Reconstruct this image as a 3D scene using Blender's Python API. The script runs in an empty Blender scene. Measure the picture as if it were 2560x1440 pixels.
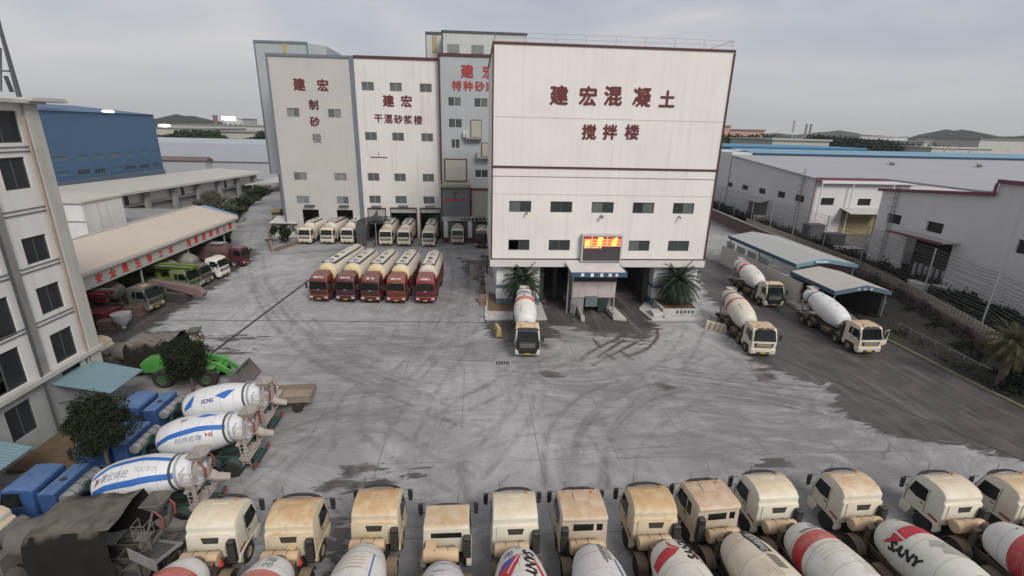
import bpy, bmesh, math, random
import numpy as np
from mathutils import Vector, Matrix, Euler
R = math.radians; PI = math.pi
random.seed(7); RNG = np.random.default_rng(7)
SC = bpy.context.scene; COL = SC.collection

# ------------------------------------------------------------------ camera
FPX, PITCH, ROLL, YAW, HC = 1217.0, R(18.05), R(1.36), R(4.31), 20.5
fwd = Vector((math.sin(YAW)*math.cos(PITCH), math.cos(YAW)*math.cos(PITCH), -math.sin(PITCH)))
r0 = Vector((math.cos(YAW), -math.sin(YAW), 0)); u0 = r0.cross(fwd)
cr = r0*math.cos(ROLL) + u0*math.sin(ROLL); cu = -r0*math.sin(ROLL) + u0*math.cos(ROLL)
cam = bpy.data.objects.new('camera', bpy.data.cameras.new('camera')); COL.objects.link(cam)
cam.data.sensor_width = 36; cam.data.lens = 36*FPX/2560
cam.data.clip_start = .1; cam.data.clip_end = 9000
mm = Matrix((cr, cu, -fwd)).transposed().to_4x4(); mm.translation = (0, 0, HC)
cam.matrix_world = mm
SC.camera = cam

# ------------------------------------------------------------------ light
SUN_EL, SUN_AZ = R(40), R(152)          # azimuth from +Y clockwise: behind and to the right of the camera
SC.view_settings.view_transform = 'Standard'; SC.view_settings.look = 'None'
SC.view_settings.gamma = 1; SC.view_settings.use_curve_mapping = False
SC.view_settings.exposure = 0.45
world = bpy.data.worlds.new('World'); SC.world = world; world.use_nodes = True
nt = world.node_tree; nt.nodes.clear()
def N(t, kind, **kw):
    n = t.nodes.new(kind)
    for k, v in kw.items():
        if k == 'inp':
            for a, b in v.items():
                n.inputs[a].default_value = b
        else: setattr(n, k, v)
    return n
L = lambda t, a, b: t.links.new(a, b)
sky = N(nt, 'ShaderNodeTexSky', sky_type='NISHITA', sun_disc=False, sun_elevation=SUN_EL, sun_rotation=SUN_AZ, air_density=1.0, dust_density=2.0)
bg1 = N(nt, 'ShaderNodeBackground', inp={'Strength': .07}); L(nt, sky.outputs[0], bg1.inputs['Color'])
tc = N(nt, 'ShaderNodeTexCoord'); sp = N(nt, 'ShaderNodeSeparateXYZ'); L(nt, tc.outputs['Generated'], sp.inputs[0])
def mth(t, op, a, b=None, c=None, clamp=False):
    n = N(t, 'ShaderNodeMath', operation=op); n.use_clamp = clamp
    for i, v in enumerate((a, b, c)):
        if v is None: continue
        if hasattr(v, 'links') or isinstance(v, bpy.types.NodeSocket): L(t, v, n.inputs[i])
        else: n.inputs[i].default_value = v
    return n.outputs[0]
zc = mth(nt, 'ADD', mth(nt, 'MAXIMUM', sp.outputs[2], 0.0), .22)
cx = mth(nt, 'DIVIDE', sp.outputs[0], zc); cy = mth(nt, 'DIVIDE', sp.outputs[1], zc)
cb = N(nt, 'ShaderNodeCombineXYZ'); L(nt, cx, cb.inputs[0]); L(nt, cy, cb.inputs[1]); cb.inputs[2].default_value = 3.1
n1 = N(nt, 'ShaderNodeTexNoise', inp={'Scale': .8, 'Detail': 4, 'Roughness': .52, 'Distortion': .5}); L(nt, cb.outputs[0], n1.inputs['Vector'])
rp = N(nt, 'ShaderNodeValToRGB'); L(nt, n1.outputs[0], rp.inputs[0])
e = rp.color_ramp.elements
e[0].position = .36; e[0].color = (.29, .305, .35, 1); e[1].position = .70; e[1].color = (.53, .495, .49, 1)
m_ = e.new(.5); m_.color = (.36, .365, .395, 1)
# towards the horizon an even pale grey; overhead brighter
hz = mth(nt, 'MULTIPLY', mth(nt, 'ABSOLUTE', sp.outputs[2]), 5.0, clamp=True)
mh = N(nt, 'ShaderNodeMix', data_type='RGBA'); L(nt, hz, mh.inputs[0]); mh.inputs[6].default_value = (.375, .38, .39, 1); L(nt, rp.outputs[0], mh.inputs[7])
# the western half of the sky (behind the camera) is the bright one at dusk
wd = mth(nt, 'MULTIPLY_ADD', sp.outputs[1], -.45, .9); wd = mth(nt, 'MAXIMUM', wd, 1.0 - .0)
ms = N(nt, 'ShaderNodeMix', data_type='RGBA', blend_type='MULTIPLY'); ms.inputs[0].default_value = 1
L(nt, mh.outputs[2], ms.inputs[6]); L(nt, wd, ms.inputs[7])
bg2 = N(nt, 'ShaderNodeBackground', inp={'Strength': 1.13}); L(nt, ms.outputs[2], bg2.inputs['Color'])
mx = N(nt, 'ShaderNodeMixShader', inp={0: .88}); L(nt, bg1.outputs[0], mx.inputs[1]); L(nt, bg2.outputs[0], mx.inputs[2])
wo = N(nt, 'ShaderNodeOutputWorld'); L(nt, mx.outputs[0], wo.inputs[0])
sl = bpy.data.lights.new('sun', 'SUN'); sl.energy = 2.05; sl.angle = R(22); sl.color = (1, .94, .88)
so = bpy.data.objects.new('sun', sl); COL.objects.link(so)
sd = Vector((math.sin(SUN_AZ)*math.cos(SUN_EL), math.cos(SUN_AZ)*math.cos(SUN_EL), math.sin(SUN_EL)))
so.rotation_euler = sd.to_track_quat('Z', 'Y').to_euler(); so.location = sd*200

# ------------------------------------------------------------------ measuring helpers: a sight line meets a real plane
def ray(px, py): return fwd + cr*((px-1280)/FPX) - cu*((py-720)/FPX)
def G(px, py, z=0.0):
    d = ray(px, py); t = (z-HC)/d.z; return (d.x*t, d.y*t)
def WY(px, py, Y):
    d = ray(px, py); t = Y/d.y; return (d.x*t, d.z*t+HC)
def WX(px, py, X):
    d = ray(px, py); t = X/d.x; return (d.y*t, d.z*t+HC)

# ------------------------------------------------------------------ materials
MATS = {}
def mat(name, col, rough=.8, var=.12, scale=1.5, dust=None, dustamt=.8, grime=None, grimeamt=.5, metal=0, panel=0, pdir='xy', paneldark=.85,
        bump=0, bscale=8, wpos=False, bands=None, emit=0, spec=.4, corr=0, corrdir=0):
    if name in MATS: return MATS[name]
    m = bpy.data.materials.new(name); m.use_nodes = True; t = m.node_tree; t.nodes.clear()
    out = N(t, 'ShaderNodeOutputMaterial'); b = N(t, 'ShaderNodeBsdfPrincipled'); L(t, b.outputs[0], out.inputs[0])
    b.inputs['Roughness'].default_value = rough; b.inputs['Metallic'].default_value = metal; b.inputs['Specular IOR Level'].default_value = spec
    c4 = (*col, 1)
    geo = N(t, 'ShaderNodeNewGeometry'); tcx = N(t, 'ShaderNodeTexCoord'); oi = N(t, 'ShaderNodeObjectInfo')
    vec = geo.outputs['Position'] if wpos else tcx.outputs['Object']
    def noise(sc, det=4, v=None, scl=None, ro=.6):
        n = N(t, 'ShaderNodeTexNoise', noise_dimensions='4D', inp={'Scale': sc, 'Detail': det, 'Roughness': ro})
        vv = v or vec
        if scl:
            mp = N(t, 'ShaderNodeMapping'); mp.inputs['Scale'].default_value = scl; L(t, vv, mp.inputs[0]); vv = mp.outputs[0]
        L(t, vv, n.inputs['Vector'])
        L(t, mth(t, 'MULTIPLY', oi.outputs['Random'], 37.0), n.inputs['W'])
        return n.outputs[0]
    def mixc(f, a, bb, blend='MIX'):
        x = N(t, 'ShaderNodeMix', data_type='RGBA', blend_type=blend)
        for s, v in ((0, f), (6, a), (7, bb)):
            if isinstance(v, bpy.types.NodeSocket): L(t, v, x.inputs[s])
            else: x.inputs[s].default_value = v
        return x.outputs[2]
    cur = c4
    if bands:                                       # painted rings along the object's own z axis
        so_ = N(t, 'ShaderNodeSeparateXYZ'); L(t, tcx.outputs['Object'], so_.inputs[0])
        for (z0, z1, bc) in bands:
            f = mth(t, 'MULTIPLY', mth(t, 'GREATER_THAN', so_.outputs[2], z0), mth(t, 'LESS_THAN', so_.outputs[2], z1))
            cur = mixc(f, cur, (*bc, 1))
    if var:
        f = mth(t, 'MULTIPLY_ADD', noise(scale), 2*var*1.6, 1-var*1.6)
        v3 = N(t, 'ShaderNodeCombineXYZ'); [L(t, f, v3.inputs[i]) for i in range(3)]
        cur = mixc(1.0, cur, v3.outputs[0], 'MULTIPLY')
    if panel:                                       # cladding seams
        s3 = N(t, 'ShaderNodeSeparateXYZ'); L(t, geo.outputs['Position'], s3.inputs[0])
        u = mth(t, 'ADD', s3.outputs[0], s3.outputs[1]) if pdir == 'xy' else s3.outputs['xyz'.index(pdir)]
        f = mth(t, 'LESS_THAN', mth(t, 'FRACT', mth(t, 'DIVIDE', u, panel)), .05)
        cur = mixc(f, cur, mixc(1.0, cur, (paneldark, paneldark, paneldark, 1), 'MULTIPLY'))
    if grime:                                       # run-off streaks
        f = noise(1.0, 5, geo.outputs['Position'], (1.6, 1.6, .09) if wpos else (3, 3, .5))
        f = mth(t, 'MULTIPLY', mth(t, 'SUBTRACT', f, .52), 4*grimeamt, clamp=True)
        cur = mixc(f, cur, (*grime, 1))
    if dust:                                        # dust lying on faces that look up
        sn = N(t, 'ShaderNodeSeparateXYZ'); L(t, geo.outputs['Normal'], sn.inputs[0])
        f = mth(t, 'ADD', mth(t, 'MULTIPLY', sn.outputs[2], 1.25), mth(t, 'MULTIPLY_ADD', noise(1.9, 6), 2.0, -1.4))
        f = mth(t, 'MULTIPLY', f, dustamt, clamp=True)
        cur = mixc(f, cur, (*dust, 1))
    if isinstance(cur, bpy.types.NodeSocket): L(t, cur, b.inputs['Base Color'])
    else: b.inputs['Base Color'].default_value = cur
    h = None
    if bump:
        h = mth(t, 'MULTIPLY', noise(bscale), bump)
    if corr:
        s4 = N(t, 'ShaderNodeSeparateXYZ'); L(t, geo.outputs['Position'], s4.inputs[0])
        u = mth(t, 'ADD', s4.outputs[0], s4.outputs[1]) if corrdir == 2 else s4.outputs[corrdir]
        w = mth(t, 'MULTIPLY', mth(t, 'SINE', mth(t, 'MULTIPLY', u, 2*PI/corr)), .5)
        h = w if h is None else mth(t, 'ADD', h, w)
    if h is not None:
        bp = N(t, 'ShaderNodeBump', inp={'Strength': .6, 'Distance': .03}); L(t, h, bp.inputs['Height']); L(t, bp.outputs[0], b.inputs['Normal'])
    if emit:
        b.inputs['Emission Color'].default_value = c4; b.inputs['Emission Strength'].default_value = emit
    MATS[name] = m; return m

# ------------------------------------------------------------------ mesh builder
def chain(o):
    v = Vector((0, 0, 0))
    while o is not None: v += Vector(o.location); o = o.parent
    return v
class MB:
    def __init__(s): s.v = []; s.f = []; s.M = Matrix()
    def add(s, vs, fs):
        b = len(s.v); s.v += [tuple(s.M @ Vector(p)) for p in vs]; s.f += [tuple(b+i for i in f) for f in fs]; return s
    def box(s, x0, x1, y0, y1, z0, z1):
        if x0 > x1: x0, x1 = x1, x0
        if y0 > y1: y0, y1 = y1, y0
        if z0 > z1: z0, z1 = z1, z0
        return s.add([(x0,y0,z0),(x1,y0,z0),(x1,y1,z0),(x0,y1,z0),(x0,y0,z1),(x1,y0,z1),(x1,y1,z1),(x0,y1,z1)],
              [(0,3,2,1),(4,5,6,7),(0,1,5,4),(1,2,6,5),(2,3,7,6),(3,0,4,7)])
    def prism(s, pts, a0, a1, ax='x'):              # polygon in the other two axes, extruded along ax
        n = len(pts)
        def P(a, p):
            return {'x': (a, p[0], p[1]), 'y': (p[0], a, p[1]), 'z': (p[0], p[1], a)}[ax]
        vs = [P(a0, p) for p in pts] + [P(a1, p) for p in pts]
        return s.add(vs, [tuple(range(n))[::-1], tuple(range(n, 2*n))] + [(i, (i+1) % n, n+(i+1) % n, n+i) for i in range(n)])
    def cyl(s, p0, p1, r0, r1=None, n=10, caps=True):
        r1 = r0 if r1 is None else r1; p0 = Vector(p0); p1 = Vector(p1); d = (p1-p0)
        if d.length < 1e-6: return s
        q = d.to_track_quat('Z', 'Y').to_matrix(); a = q @ Vector((1,0,0)); b = q @ Vector((0,1,0))
        vs = [tuple(c + (a*math.cos(2*PI*i/n)+b*math.sin(2*PI*i/n))*r) for c, r in ((p0,r0),(p1,r1)) for i in range(n)]
        fs = [(i, (i+1) % n, n+(i+1) % n, n+i) for i in range(n)]
        if caps: fs += [tuple(range(n))[::-1], tuple(range(n, 2*n))]
        return s.add(vs, fs)
    def tube(s, pts, r, n=6):
        for a, b in zip(pts, pts[1:]): s.cyl(a, b, r, r, n)
        return s
    def lathe(s, prof, n=24, M=None):               # (r, z) about local z
        k = len(prof); vs = []; fs = []
        for r, z in prof: vs += [(r*math.cos(2*PI*i/n), r*math.sin(2*PI*i/n), z) for i in range(n)]
        if M is not None: vs = [tuple(M @ Vector(p)) for p in vs]
        for j in range(k-1): fs += [(j*n+i, j*n+(i+1) % n, (j+1)*n+(i+1) % n, (j+1)*n+i) for i in range(n)]
        if prof[0][0] > .001: fs.append(tuple(range(n))[::-1])
        if prof[-1][0] > .001: fs.append(tuple(range((k-1)*n, k*n)))
        return s.add(vs, fs)
    def quad(s, *p): return s.add(p, [tuple(range(len(p)))])
    def slab(s, a, b, c, d, t):                     # a sheet of thickness t below four corners
        k = [a, b, c, d]; lo = [(p[0], p[1], p[2]-t) for p in k]
        return s.add(k+lo, [(0,1,2,3),(7,6,5,4),(0,4,5,1),(1,5,6,2),(2,6,7,3),(3,7,4,0)])
    def build(s, name, m, parent=None, world=False, bev=None, smooth=True, fn=None, ang=35):
        me = bpy.data.meshes.new(name); vs = s.v
        if fn: vs = [fn(*p) for p in vs]
        if world and parent is not None:
            c = chain(parent); vs = [(p[0]-c.x, p[1]-c.y, p[2]-c.z) for p in vs]
        me.from_pydata(vs, [], s.f); me.update()
        bm = bmesh.new(); bm.from_mesh(me)
        bmesh.ops.remove_doubles(bm, verts=bm.verts, dist=1e-5)
        bmesh.ops.recalc_face_normals(bm, faces=bm.faces)
        if bev:
            ed = [e for e in bm.edges if len(e.link_faces) == 2 and e.calc_face_angle(0) > R(bev[2] if len(bev) > 2 else 40)]
            bmesh.ops.bevel(bm, geom=ed, offset=bev[0], segments=bev[1], affect='EDGES', profile=.5, clamp_overlap=True)
        bm.to_mesh(me); bm.free()
        if smooth:
            me.shade_smooth(); me.set_sharp_from_angle(angle=R(ang))
        me.materials.append(m); o = bpy.data.objects.new(name, me); COL.objects.link(o)
        if parent is not None: o.parent = parent
        return o
def tag(o, label=None, cat=None, group=None, kind=None):
    for k, v in (('label', label), ('category', cat), ('group', group), ('kind', kind)):
        if v: o[k] = v
    return o
def thing(name, label, cat, loc=(0,0,0), rz=0, group=None):
    o = bpy.data.objects.new(name, None); COL.objects.link(o); o.empty_display_size = .3
    o.location = loc; o.rotation_euler = (0, 0, rz); return tag(o, label, cat, group)
KIDS = {}
def copy_tree(o, parent=None):
    c = o.copy(); COL.objects.link(c)
    if parent is not None: c.parent = parent
    for ch in [k for k in o.children]: copy_tree(ch, c)
    return c
# text: glyph outlines turned into meshes once, then placed
_tx = {}
def glyphs(txt, bold=0.02, shear=0, extr=.02):
    k = (txt, bold, shear, extr)
    if k not in _tx:
        c = bpy.data.curves.new('t', 'FONT'); c.body = txt; c.size = 1; c.offset = 0; c.shear = shear; c.extrude = extr; c.resolution_u = 2
        o = bpy.data.objects.new('t', c); COL.objects.link(o)
        dg = bpy.context.evaluated_depsgraph_get(); me = bpy.data.meshes.new_from_object(o.evaluated_get(dg))
        vs = np.array([v.co[:] for v in me.vertices]); fs = [tuple(p.vertices) for p in me.polygons]
        mn, mx_ = vs.min(0), vs.max(0); vs = vs - (mn+mx_)/2
        _tx[k] = (vs, fs, mx_-mn)
        bpy.data.objects.remove(o); bpy.data.meshes.remove(me); bpy.data.curves.remove(c)
    return _tx[k]
def letters(txt, h, at, m, parent, name='lettering', world=True, bold=.02, shear=0, extr=.02, width=None):
    """at(u, v, d) maps glyph plane coordinates to the wall; h = glyph height"""
    vs, fs, dim = glyphs(txt, bold, shear, extr)
    sv = h/dim[1]; su = sv if width is None else width/dim[0]
    mb = MB(); k = bold*1.1*h                              # a heavier face: the outline laid five times, each a little apart
    for j, (ex, ey) in enumerate(((0,0),(k,0),(-k,0),(0,k),(0,-k))):
        if j and k < 1e-4: break
        b_ = len(mb.v); mb.v += [tuple(at(p[0]*su+ex, p[1]*sv+ey, p[2]+j*.004)) for p in vs]; mb.f += [tuple(b_+i for i in f) for f in fs]
    return mb.build(name, m, parent, world=world, smooth=False)
# ------------------------------------------------------------------ ground
def seg_d(P, poly, closed=True):
    """distance of points P to a polyline, and inside test"""
    n = len(poly); d = np.full(len(P), 1e9); ins = np.zeros(len(P), bool)
    for i in range(n if closed else n-1):
        a = np.array(poly[i], float); b = np.array(poly[(i+1) % n], float); ab = b-a
        t = np.clip(((P-a)@ab)/max(ab@ab, 1e-9), 0, 1); q = a+t[:, None]*ab
        d = np.minimum(d, np.hypot(*(P-q).T))
        if closed:
            c = (a[1] > P[:, 1]) != (b[1] > P[:, 1])
            xx = a[0]+(P[:, 1]-a[1])/(ab[1] if abs(ab[1]) > 1e-9 else 1e-9)*ab[0]
            ins ^= c & (P[:, 0] < xx)
    return d, ins
xs = np.concatenate([np.arange(-78, -46, .8), np.arange(-46, 47, .22), np.arange(47, 66, .8)])
ys = np.concatenate([np.arange(9, 21, .5), np.arange(21, 64, .2), np.arange(64, 96, .35), np.arange(96, 185, 1.0)])
gx, gy = np.meshgrid(xs, ys); P = np.stack([gx.ravel(), gy.ravel()], 1)
def gp(pts): return [G(*p) for p in pts]
wet = np.full(len(P), -9.0)
def wetpoly(pts, world_=False):
    global wet
    d, i = seg_d(P, pts if world_ else gp(pts)); wet = np.maximum(wet, np.where(i, d, -d))
wetpoly([(1752,640),(1748,700),(1765,745),(1800,775),(1822,830),(1862,872),(1900,915),(1960,930),(2000,946),(2050,960),(2085,990),(2105,1030),(2150,1062),(2230,1092),(2330,1108),(2440,1128),(2560,1158),(2700,1195),(2700,960),(2420,940),(2215,840),(2040,760),(1980,700),(1900,690),(1830,660)])
wetpoly([(1217,792),(1213,812),(1216,832),(1228,851),(1245,858),(1300,862),(1372,870),(1368,850),(1405,850),(1396,830),(1391,813),(1425,822),(1455,827),(1487,837),(1512,840),(1540,838),(1530,850),(1545,856),(1592,845),(1600,862),(1628,848),(1644,820),(1637,795),(1620,740),(1360,740),(1345,795)])
wetpoly([(1205,632),(1190,655),(1150,646),(1158,668),(1145,672),(1180,690),(1190,705),(1222,700),(1222,640)])
wetpoly([(992,1130),(965,1148),(900,1160),(860,1170),(820,1195),(790,1225),(812,1232),(850,1212),(880,1206),(905,1190),(940,1172),(985,1160)])
wetpoly([(1058,1173),(1020,1183),(985,1190),(945,1196),(900,1206),(870,1218),(850,1240),(880,1245),(900,1222),(950,1208),(1010,1204),(1050,1190)])
wetpoly([(868,1230),(840,1240),(820,1260),(850,1290),(862,1262)]); wetpoly([(815,1290),(830,1300),(860,1340),(870,1420),(850,1440),(820,1400),(812,1340)])
wetpoly([(1905,1142),(1928,1143),(1932,1155),(1920,1170),(1907,1160)]); wetpoly([(1938,1170),(1960,1170),(1962,1182),(1945,1182)])
wetpoly([(1625,957),(1660,960),(1682,972),(1645,968)]); wetpoly([(1370,935),(1410,940),(1385,946)])
wetpoly([(1900,935),(1925,932),(1930,940),(1905,945)]); wetpoly([(500,835),(600,838),(660,846),(560,852)]); wetpoly([(548,868),(620,878),(560,880)])
wetpoly([(-33.4,40),(-33.6,50),(-34.0,60),(-34.6,70),(-35.6,80),(-37.5,84),(-52,84),(-52,40)], True)  # wet shed floor, widened so its dark colour also paints the roof's shade
def spline(pts, n=8):
    p = [np.array(q, float) for q in pts]; p = [2*p[0]-p[1]]+p+[2*p[-1]-p[-2]]; out = []
    for i in range(1, len(p)-2):
        for k in range(n):
            t = k/n; out.append(.5*((2*p[i])+(-p[i-1]+p[i+1])*t+(2*p[i-1]-5*p[i]+4*p[i+1]-p[i+2])*t*t+(-p[i-1]+3*p[i]-3*p[i+1]+p[i+2])*t**3))
    out.append(p[-2]); return [tuple(q) for q in out]
trk = np.zeros(len(P))
def track(pts, s=1.0, w=.22, gauge=1.9, soft=0, world_=False):
    """two wheel marks along a curve"""
    global trk
    c = spline(pts if world_ else gp(pts)); c = np.array(c); tn = np.gradient(c, axis=0); tn /= np.hypot(*tn.T)[:, None]+1e-9
    nn = np.stack([-tn[:, 1], tn[:, 0]], 1)
    for o in ((-gauge/2, gauge/2) if gauge else (0,)):
        d, _ = seg_d(P, [tuple(q) for q in c+nn*o], False); trk = np.maximum(trk, s*np.exp(-(d/w)**2))
WT = [[(1542,847),(1500,867),(1470,885),(1450,902)], [(1592,855),(1545,880),(1510,896),(1480,914)], [(1643,822),(1642,845),(1625,865),(1602,879),(1570,890)],
      [(1560,850),(1525,872),(1495,892)], [(1482,847),(1492,858),(1502,870)], [(1508,880),(1535,899)], [(1553,880),(1582,899)], [(1800,775),(1830,790),(1850,800)]]
for c in WT:
    track(c, 1.6, .22, 0)
for c in ([(1690,950),(1850,975),(2000,1000),(2120,1020)], [(1640,920),(1800,945),(1950,965),(2070,975)], [(1800,985),(1960,1010),(2100,1040)]):
    track(c, 1.0, .16, .8)
for c, s in (([(640,700),(700,800),(800,890),(930,950),(1060,1005)], .5), ([(690,790),(800,880),(900,925),(1000,960),(1090,975)], .45), ([(1050,905),(1080,870),(1140,830),(1200,815)], .4),
          ([(1400,1210),(1395,1130),(1420,1060),(1480,1000),(1570,960)], .45), ([(1480,1215),(1480,1120),(1520,1050),(1600,990),(1700,960)], .5), ([(1160,1210),(1040,1150),(960,1090),(930,1040),(950,960)], .4),
          ([(870,1110),(880,1010),(930,960),(1010,930)], .35), ([(590,870),(800,880),(1000,870),(1180,850)], .35), ([(1130,620),(1150,700),(1120,800),(1060,880),(980,960)], .4),
          ([(640,640),(650,700),(700,770),(760,830)], .35), ([(1180,640),(1190,740),(1150,860),(1080,950),(1000,1100)], .35), ([(1300,910),(1260,960),(1180,1000),(1080,1020)], .4),
          ([(1320,905),(1330,1000),(1260,1080),(1140,1120)], .3), ([(1750,880),(1600,960),(1500,1060),(1460,1200)], .4), ([(1850,900),(1700,1000),(1580,1090),(1540,1210)], .3),
          ([(1950,1180),(1800,1120),(1650,1110),(1400,1150)], .25), ([(2300,1150),(2000,1080),(1700,1060),(1500,1080)], .25), ([(660,560),(640,600),(640,660)], .3), ([(630,540),(610,600),(600,640)], .3),
          ([(700,1100),(830,1060),(960,1060),(1100,1100)], .3), ([(640,1210),(760,1100),(850,1040),(1000,1000)], .3), ([(1100,860),(1090,830),(1110,790)], .35), ([(1000,640),(1100,650),(1200,640)], .2),
          ([(1420,890),(1300,940),(1200,990),(1100,1060)], .35), ([(1240,890),(1340,960),(1460,1000),(1600,1010)], .3), ([(560,900),(700,850),(900,830),(1150,840)], .3), ([(1460,910),(1520,960),(1640,1000),(1800,1020)], .3),
          ([(1180,1180),(1250,1100),(1300,1020),(1300,950)], .3), ([(760,800),(880,930),(1040,1010),(1220,1050)], .4), ([(1740,820),(1690,900),(1560,1000),(1370,1060),(1180,1070)], .35)):
    track(c, min(.98, s*1.55), .20)
nx, ny = len(xs), len(ys)
vs = np.zeros((len(P), 3), np.float32); vs[:, :2] = P
ii = (np.arange(ny-1)[:, None]*nx+np.arange(nx-1)[None]).ravel()
fc = np.stack([ii, ii+1, ii+nx+1, ii+nx], 1).astype(np.int32)
me = bpy.data.meshes.new('yard'); me.vertices.add(len(P)); me.vertices.foreach_set('co', vs.ravel())
me.loops.add(fc.size); me.loops.foreach_set('vertex_index', fc.ravel()); me.polygons.add(len(fc))
me.polygons.foreach_set('loop_start', np.arange(0, fc.size, 4, dtype=np.int32)); me.update(calc_edges=True)
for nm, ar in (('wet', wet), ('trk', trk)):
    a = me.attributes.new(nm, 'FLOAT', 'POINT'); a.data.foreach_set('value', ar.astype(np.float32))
yard = bpy.data.objects.new('yard', me); COL.objects.link(yard); tag(yard, 'grey dusty concrete yard with wet patches and tyre marks', 'yard', kind='structure')
m = bpy.data.materials.new('yard_concrete'); m.use_nodes = True; t = m.node_tree; t.nodes.clear()
out = N(t, 'ShaderNodeOutputMaterial'); b = N(t, 'ShaderNodeBsdfPrincipled'); L(t, b.outputs[0], out.inputs[0])
geo = N(t, 'ShaderNodeNewGeometry'); pos = geo.outputs['Position']
def gn(sc, det=5, scl=None, rot=0, ro=.6, dist=0):
    n = N(t, 'ShaderNodeTexNoise', inp={'Scale': sc, 'Detail': det, 'Roughness': ro, 'Distortion': dist}); v = pos
    if scl:
        mp = N(t, 'ShaderNodeMapping'); mp.inputs['Scale'].default_value = scl; mp.inputs['Rotation'].default_value = (0, 0, rot); L(t, v, mp.inputs[0]); v = mp.outputs[0]
    L(t, v, n.inputs['Vector']); return n.outputs[0]
def mix(f, a, bb, blend='MIX'):
    x = N(t, 'ShaderNodeMix', data_type='RGBA', blend_type=blend)
    for s, v in ((0, f), (6, a), (7, bb)):
        if isinstance(v, bpy.types.NodeSocket): L(t, v, x.inputs[s])
        else: x.inputs[s].default_value = v
    return x.outputs[2]
def wn_(sc, scl, rot, det=8, ro=.7, amp=7.0):      # streaks that swing round with a slow warp of the ground plane
    w_ = N(t, 'ShaderNodeTexNoise', inp={'Scale': .035, 'Detail': 2, 'Roughness': .5}); L(t, pos, w_.inputs['Vector'])
    v1 = N(t, 'ShaderNodeVectorMath', operation='SUBTRACT'); L(t, w_.outputs['Color'], v1.inputs[0]); v1.inputs[1].default_value = (.5, .5, .5)
    v2 = N(t, 'ShaderNodeVectorMath', operation='SCALE'); L(t, v1.outputs[0], v2.inputs[0]); v2.inputs['Scale'].default_value = amp*10
    v3 = N(t, 'ShaderNodeVectorMath', operation='ADD'); L(t, pos, v3.inputs[0]); L(t, v2.outputs[0], v3.inputs[1])
    mp = N(t, 'ShaderNodeMapping'); mp.inputs['Rotation'].default_value = (0, 0, rot); mp.inputs['Scale'].default_value = scl; L(t, v3.outputs[0], mp.inputs[0])
    n = N(t, 'ShaderNodeTexNoise', inp={'Scale': sc, 'Detail': det, 'Roughness': ro, 'Distortion': .6}); L(t, mp.outputs[0], n.inputs['Vector']); return n.outputs[0]
def ramp(f, p0, p1):
    return mth(t, 'DIVIDE', mth(t, 'SUBTRACT', f, p0), p1-p0, clamp=True)
aw = N(t, 'ShaderNodeAttribute', attribute_name='wet').outputs['Fac']; at_ = N(t, 'ShaderNodeAttribute', attribute_name='trk').outputs['Fac']
base = mix(ramp(gn(.05, 6), .42, .60), (.19, .185, .186, 1), (.36, .352, .354, 1))
base = mix(mth(t, 'MULTIPLY', ramp(wn_(1.0, (.16, 1.0, 1), .10, 9, .74, 2.6), .47, .72), .75), base, (.45, .44, .44, 1))      # pale dragged streaks
base = mix(mth(t, 'MULTIPLY', ramp(wn_(1.0, (.8, .10, 1), .5, 9, .74, 2.0), .5, .74), .7), base, (.13, .125, .127, 1))
base = mix(mth(t, 'MULTIPLY', ramp(wn_(1.0, (.14, 1.3, 1), -.5, 9, .74, 3.5), .52, .72), .6), base, (.15, .144, .146, 1))
base = mix(mth(t, 'MULTIPLY', ramp(gn(.35, 6, None, 0, .7, 1.2), .55, .66), .55), base, (.20, .19, .19, 1))
base = mix(mth(t, 'MULTIPLY', ramp(gn(9, 3), .3, .8), .22), base, (.14, .135, .135, 1))
sj = N(t, 'ShaderNodeSeparateXYZ'); L(t, pos, sj.inputs[0])
for ax_, per, off in ((0, 5.2, 1.3), (1, 6.1, 2.2)):
    jn = mth(t, 'LESS_THAN', mth(t, 'ABSOLUTE', mth(t, 'SUBTRACT', mth(t, 'FRACT', mth(t, 'DIVIDE', mth(t, 'ADD', sj.outputs[ax_], off+200), per)), .5)), .0075)
    base = mix(mth(t, 'MULTIPLY', jn, mth(t, 'MULTIPLY', ramp(gn(.2, 4), .38, .6), .6)), base, (.10, .095, .095, 1))
cr_ = N(t, 'ShaderNodeTexVoronoi', feature='DISTANCE_TO_EDGE', inp={'Scale': .13, 'Randomness': 1.0}); wv = N(t, 'ShaderNodeVectorMath', operation='ADD'); nn_ = N(t, 'ShaderNodeTexNoise', inp={'Scale': .5, 'Detail': 6}); L(t, pos, nn_.inputs['Vector'])
L(t, pos, wv.inputs[0]); L(t, nn_.outputs['Color'], wv.inputs[1]); L(t, wv.outputs[0], cr_.inputs['Vector'])
base = mix(mth(t, 'MULTIPLY', mth(t, 'LESS_THAN', cr_.outputs['Distance'], .006), mth(t, 'MULTIPLY', ramp(gn(.12, 3), .48, .6), .55)), base, (.09, .085, .085, 1))
trn = mth(t, 'MULTIPLY', at_, mth(t, 'MULTIPLY_ADD', ramp(gn(.6, 7), .35, .68), 1.15, .12))
base = mix(mth(t, 'MULTIPLY', trn, 1.0, clamp=True), base, (.105, .10, .10, 1))
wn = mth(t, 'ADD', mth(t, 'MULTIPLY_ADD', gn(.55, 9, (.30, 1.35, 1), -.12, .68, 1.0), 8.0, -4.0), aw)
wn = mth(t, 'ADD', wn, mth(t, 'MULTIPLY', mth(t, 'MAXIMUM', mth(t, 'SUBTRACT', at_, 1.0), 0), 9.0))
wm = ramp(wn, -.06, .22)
wcol = mix(ramp(gn(.5, 5), .35, .7), (.038, .032, .029, 1), (.080, .070, .064, 1))
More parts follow.
